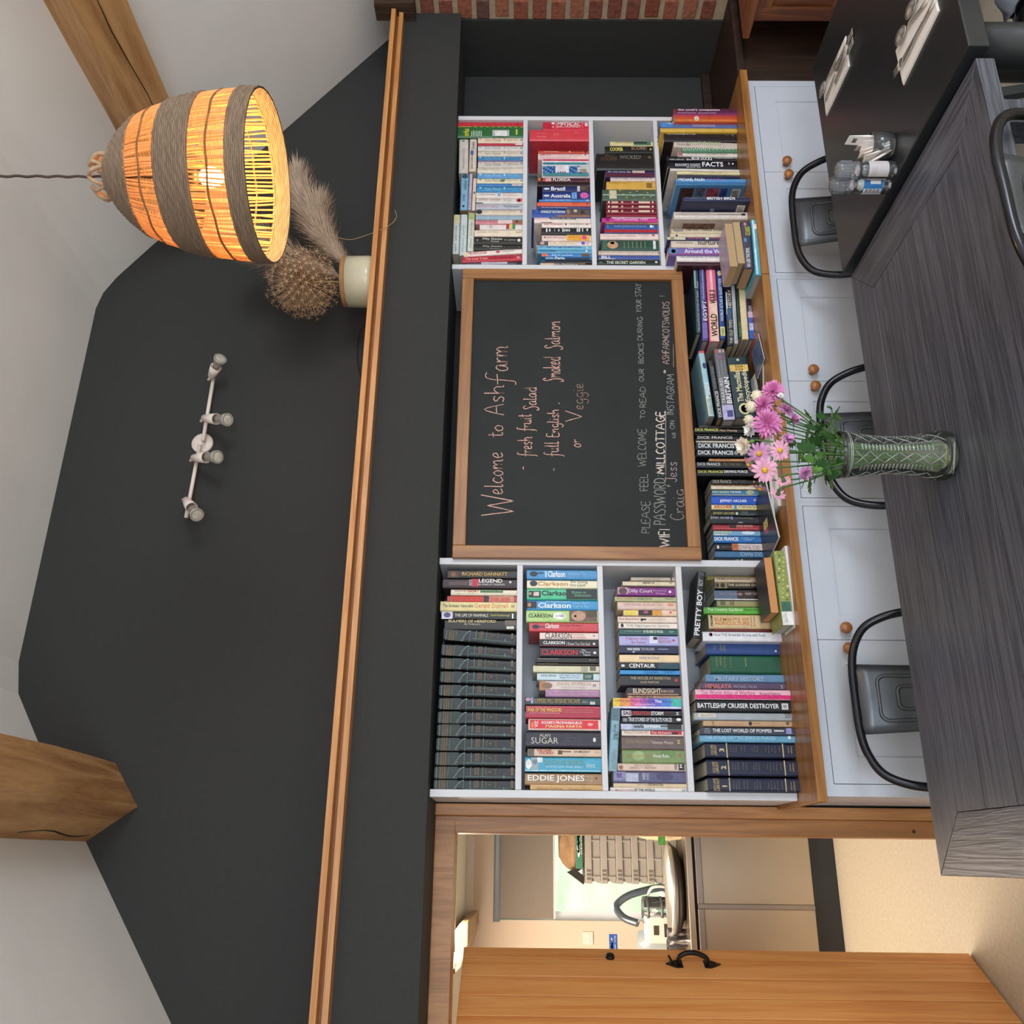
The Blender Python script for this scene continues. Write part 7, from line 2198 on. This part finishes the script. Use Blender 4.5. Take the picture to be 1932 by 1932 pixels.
MB().box(-.075, .075, -.06, .06, 0, .2).build('housing', mat('e4dcd0', .4, 0, 0), ap, bevel=.014); MB().box(-.04, .03, -.0635, -.0605, .04, .1).build('display', mat('4a4238', .3, 0, 0), ap, bevel=.002); MB().box(-.03, .02, -.0635, -.0605, .13, .16).build('display', mat('4a4238', .3, 0, 0), ap, bevel=.002)
kt = KB(1225, 1780, 5.8)
k2 = thing('electric_kettle', (kt.x, 5.88, ztop+.001), 'pale blue-grey jug kettle beside the wall, partly behind the open door', 'kettle')
MB().lathe([(.0001, 0), (.08, 0), (.085, .02), (.075, .15), (.06, .22), (.0001, .235)], 28).build('body', mat('a8b4b4', .3, .1, 0), k2, True); MB().tube(cr([(-.07, 0, .19), (-.13, 0, .17), (-.12, 0, .06), (-.08, 0, .04)], 5), .01, 8).build('handle', mat('c8ccc8', .4, 0, 0), k2, True)
for i, (px, py) in enumerate(((1262, 1778), (1275, 1764), (1272, 1786))):
    q = KB(px, py, 5.47); o = thing('drinking_glass', (q.x, 5.5+.03*i, ztop+.001), ['clear tumbler nearest the open door on the counter', 'clear tumbler nearest the wide pan', 'clear tumbler at the counter front, partly behind the door handle'][i], 'glass', group='tumblers on the kitchen counter')
    MB().lathe([(.0001, .004), (.028, 0), (.034, .1), (.032, .1), (.027, .008), (.0001, .008)], 24).build('tumbler', glassm('fafafa', .02), o, True)
sc = KB(1109, 1770, KY)
so = thing('light_switch', (sc.x, KY-.0005, sc.z), 'white double switch plate on the kitchen wall', 'switch')
MB().box(-.036, .036, -.009, 0, -.032, .032).build('plate', mat('e6dccc', .4, 0, 0), so, bevel=.002)
for x in (-.014, .014): MB().box(x-.008, x+.008, -.0125, -.0091, -.013, .013).build('rocker', mat('f0e8dc', .4, 0, 0), so, bevel=.001)
bs = KB(1157, 1788, KY)
sg = thing('wall_sign', (bs.x, KY-.0005, bs.z), 'blue hand-wash sign on the kitchen wall, cut off by the door', 'sign')
MB().box(-.09, .075, -.003, 0, -.024, .024).build('plate', mat('2a5cb8', .4, 0, 0), sg)
text('Sink for', sg, Matrix.Translation((-.06, -.0042, .002)) @ Matrix.Rotation(math.radians(90), 4, 'X'), .12, .015, 'f0f4f8', bold=1)
text('hand wash only', sg, Matrix.Translation((-.08, -.0042, -.018)) @ Matrix.Rotation(math.radians(90), 4, 'X'), .15, .012, 'f0f4f8')
# beam stub, lamp and rail on the kitchen ceiling
bb = KB(868, 1770, 5.0); kb = wood('8a6c4c', 'b8986c', 'x', .6, 6, 8, .3)
tag(MB().prism([(bb.x-.17, 2.1125), (bb.x+.02, 2.1125), (bb.x+.075, 2.07), (bb.x+.08, 2.03), (bb.x-.02, 2.03), (bb.x-.12, 2.06)], 4.9, 6.06).build('ceiling_beam', kb, bevel=.006), 'short oak beam under the kitchen ceiling', 'beam')
kl = KB(860, 1812, 4.3)
lg = thing('ceiling_lamp', (kl.x, 4.3, 2.112), 'bright white ceiling lamp in the kitchen, above the open door', 'lamp')
MB().lathe([(.06, 0), (.06, -.012), (.045, -.014)], 28).build('base', mat('e8e4dc', .4, 0, 0), lg, True); MB().lathe([(.0001, -.06), (.03, -.055), (.05, -.035), (.055, -.0145)], 28).build('diffuser', emit('fff0d8', 12), lg, True)
rl = KB(856, 1867, 4.0)
tag(MB().box(rl.x-.02, rl.x+.02, 3.5, 6.0, 2.095, 2.1125).box(rl.x-.008, rl.x+.008, 3.5, 6.0, 2.088, 2.0949).build('cable_trunking', mat('f0ece4', .4, 0, 0)), 'white trunking strip along the kitchen ceiling over the door', 'trunking')
# ================================================================ the open plank door
hinge = Vector((DX0+.002, 3.335, 0)); free = Vector((-.335, 3.95, 0)); d = free-hinge; ang = math.atan2(d.y, d.x); Wd = d.length
LF = thing('plank_door', hinge, 'open orange pine plank door with black iron latch, leading to the kitchen', 'door', (0, 0, ang))
PD = wood('dc8c46', 'f0ae68', 'z', .42, 4, 20, .06, fine=.6)
ws = [.107]*6; ws = [Wd-.107*6]+ws; x = Wd
for i, w in enumerate(ws):
    MB().box(x-w+.002, x-.002, -.022, -.006, .008, 1.998).build('plank', PD, LF, bevel=.003); x -= w
MB().box(.003, Wd-.003, -.0055, .0, .009, 1.997).build('backing', wood('4e2c12', '6a3e1c', 'z', .6, 5, 16, .1), LF)
MB().box(.002, Wd-.004, .0005, .02, .2, .32).build('ledger', PD, LF); MB().box(.002, Wd-.004, .0005, .02, 1.6, 1.72).build('ledger', PD, LF)
IR = mat('1b1a19', .45, .4, .1, 60, .3)
def hp(px, py):      # point of a pixel on the door's face
    r = ray(px, py); n_ = Vector((d.y, -d.x, 0)).normalized(); p0 = hinge+n_*.022; t = (p0-EYE).dot(n_)/r.dot(n_); w = EYE+r*t
    return (w-hinge).dot(d.normalized()), w.z
(ux, uz), (lx, lz_) = hp(1278, 1820), hp(1338, 1820)
ux = lx = (ux+lx)/2
hd = MB().tube(cr([(ux, -.024, uz-.01), (ux, -.05, uz-.004), (ux+.004, -.066, uz-.028), (ux+.006, -.068, (uz+lz_)/2), (ux+.004, -.06, lz_+.03), (ux, -.046, lz_+.008), (ux, -.024, lz_+.012)], 6), [.007+.003*math.sin(math.pi*i/36) for i in range(37)], 10).build('latch_handle', IR, LF, True)
for z, s in ((uz, 1), (lz_, -1)):
    MB().prism([(ux-.02, z-s*.02), (ux+.02, z-s*.02), (ux+.022, z+s*.005), (ux, z+s*.045), (ux-.022, z+s*.005)], -.0265, -.0222).build('latch_plate', IR, hd)
    for zz_ in (z+s*.028, z-s*.012): MB().ball((ux+(.012 if zz_ != z+s*.028 else 0), -.0268, zz_), .003, 8, 5).build('screw', mat('8a8070', .3, .8, 0), hd)
MB().tube([(ux+.0, -.03, uz+.02), (ux+.035, -.034, uz+.028)], .0045, 8).build('thumb_lever', IR, hd, True)
kx, kz = hp(1151, 1806)
MB().lathe([(.0001, .012), (.014, .011), (.017, .006), (.018, 0)], 24, M=Matrix.Translation((kx, -.0222, kz)) @ Matrix.Rotation(math.radians(90), 4, 'X')).build('lock_cover', IR, LF, True)
fit_texts()
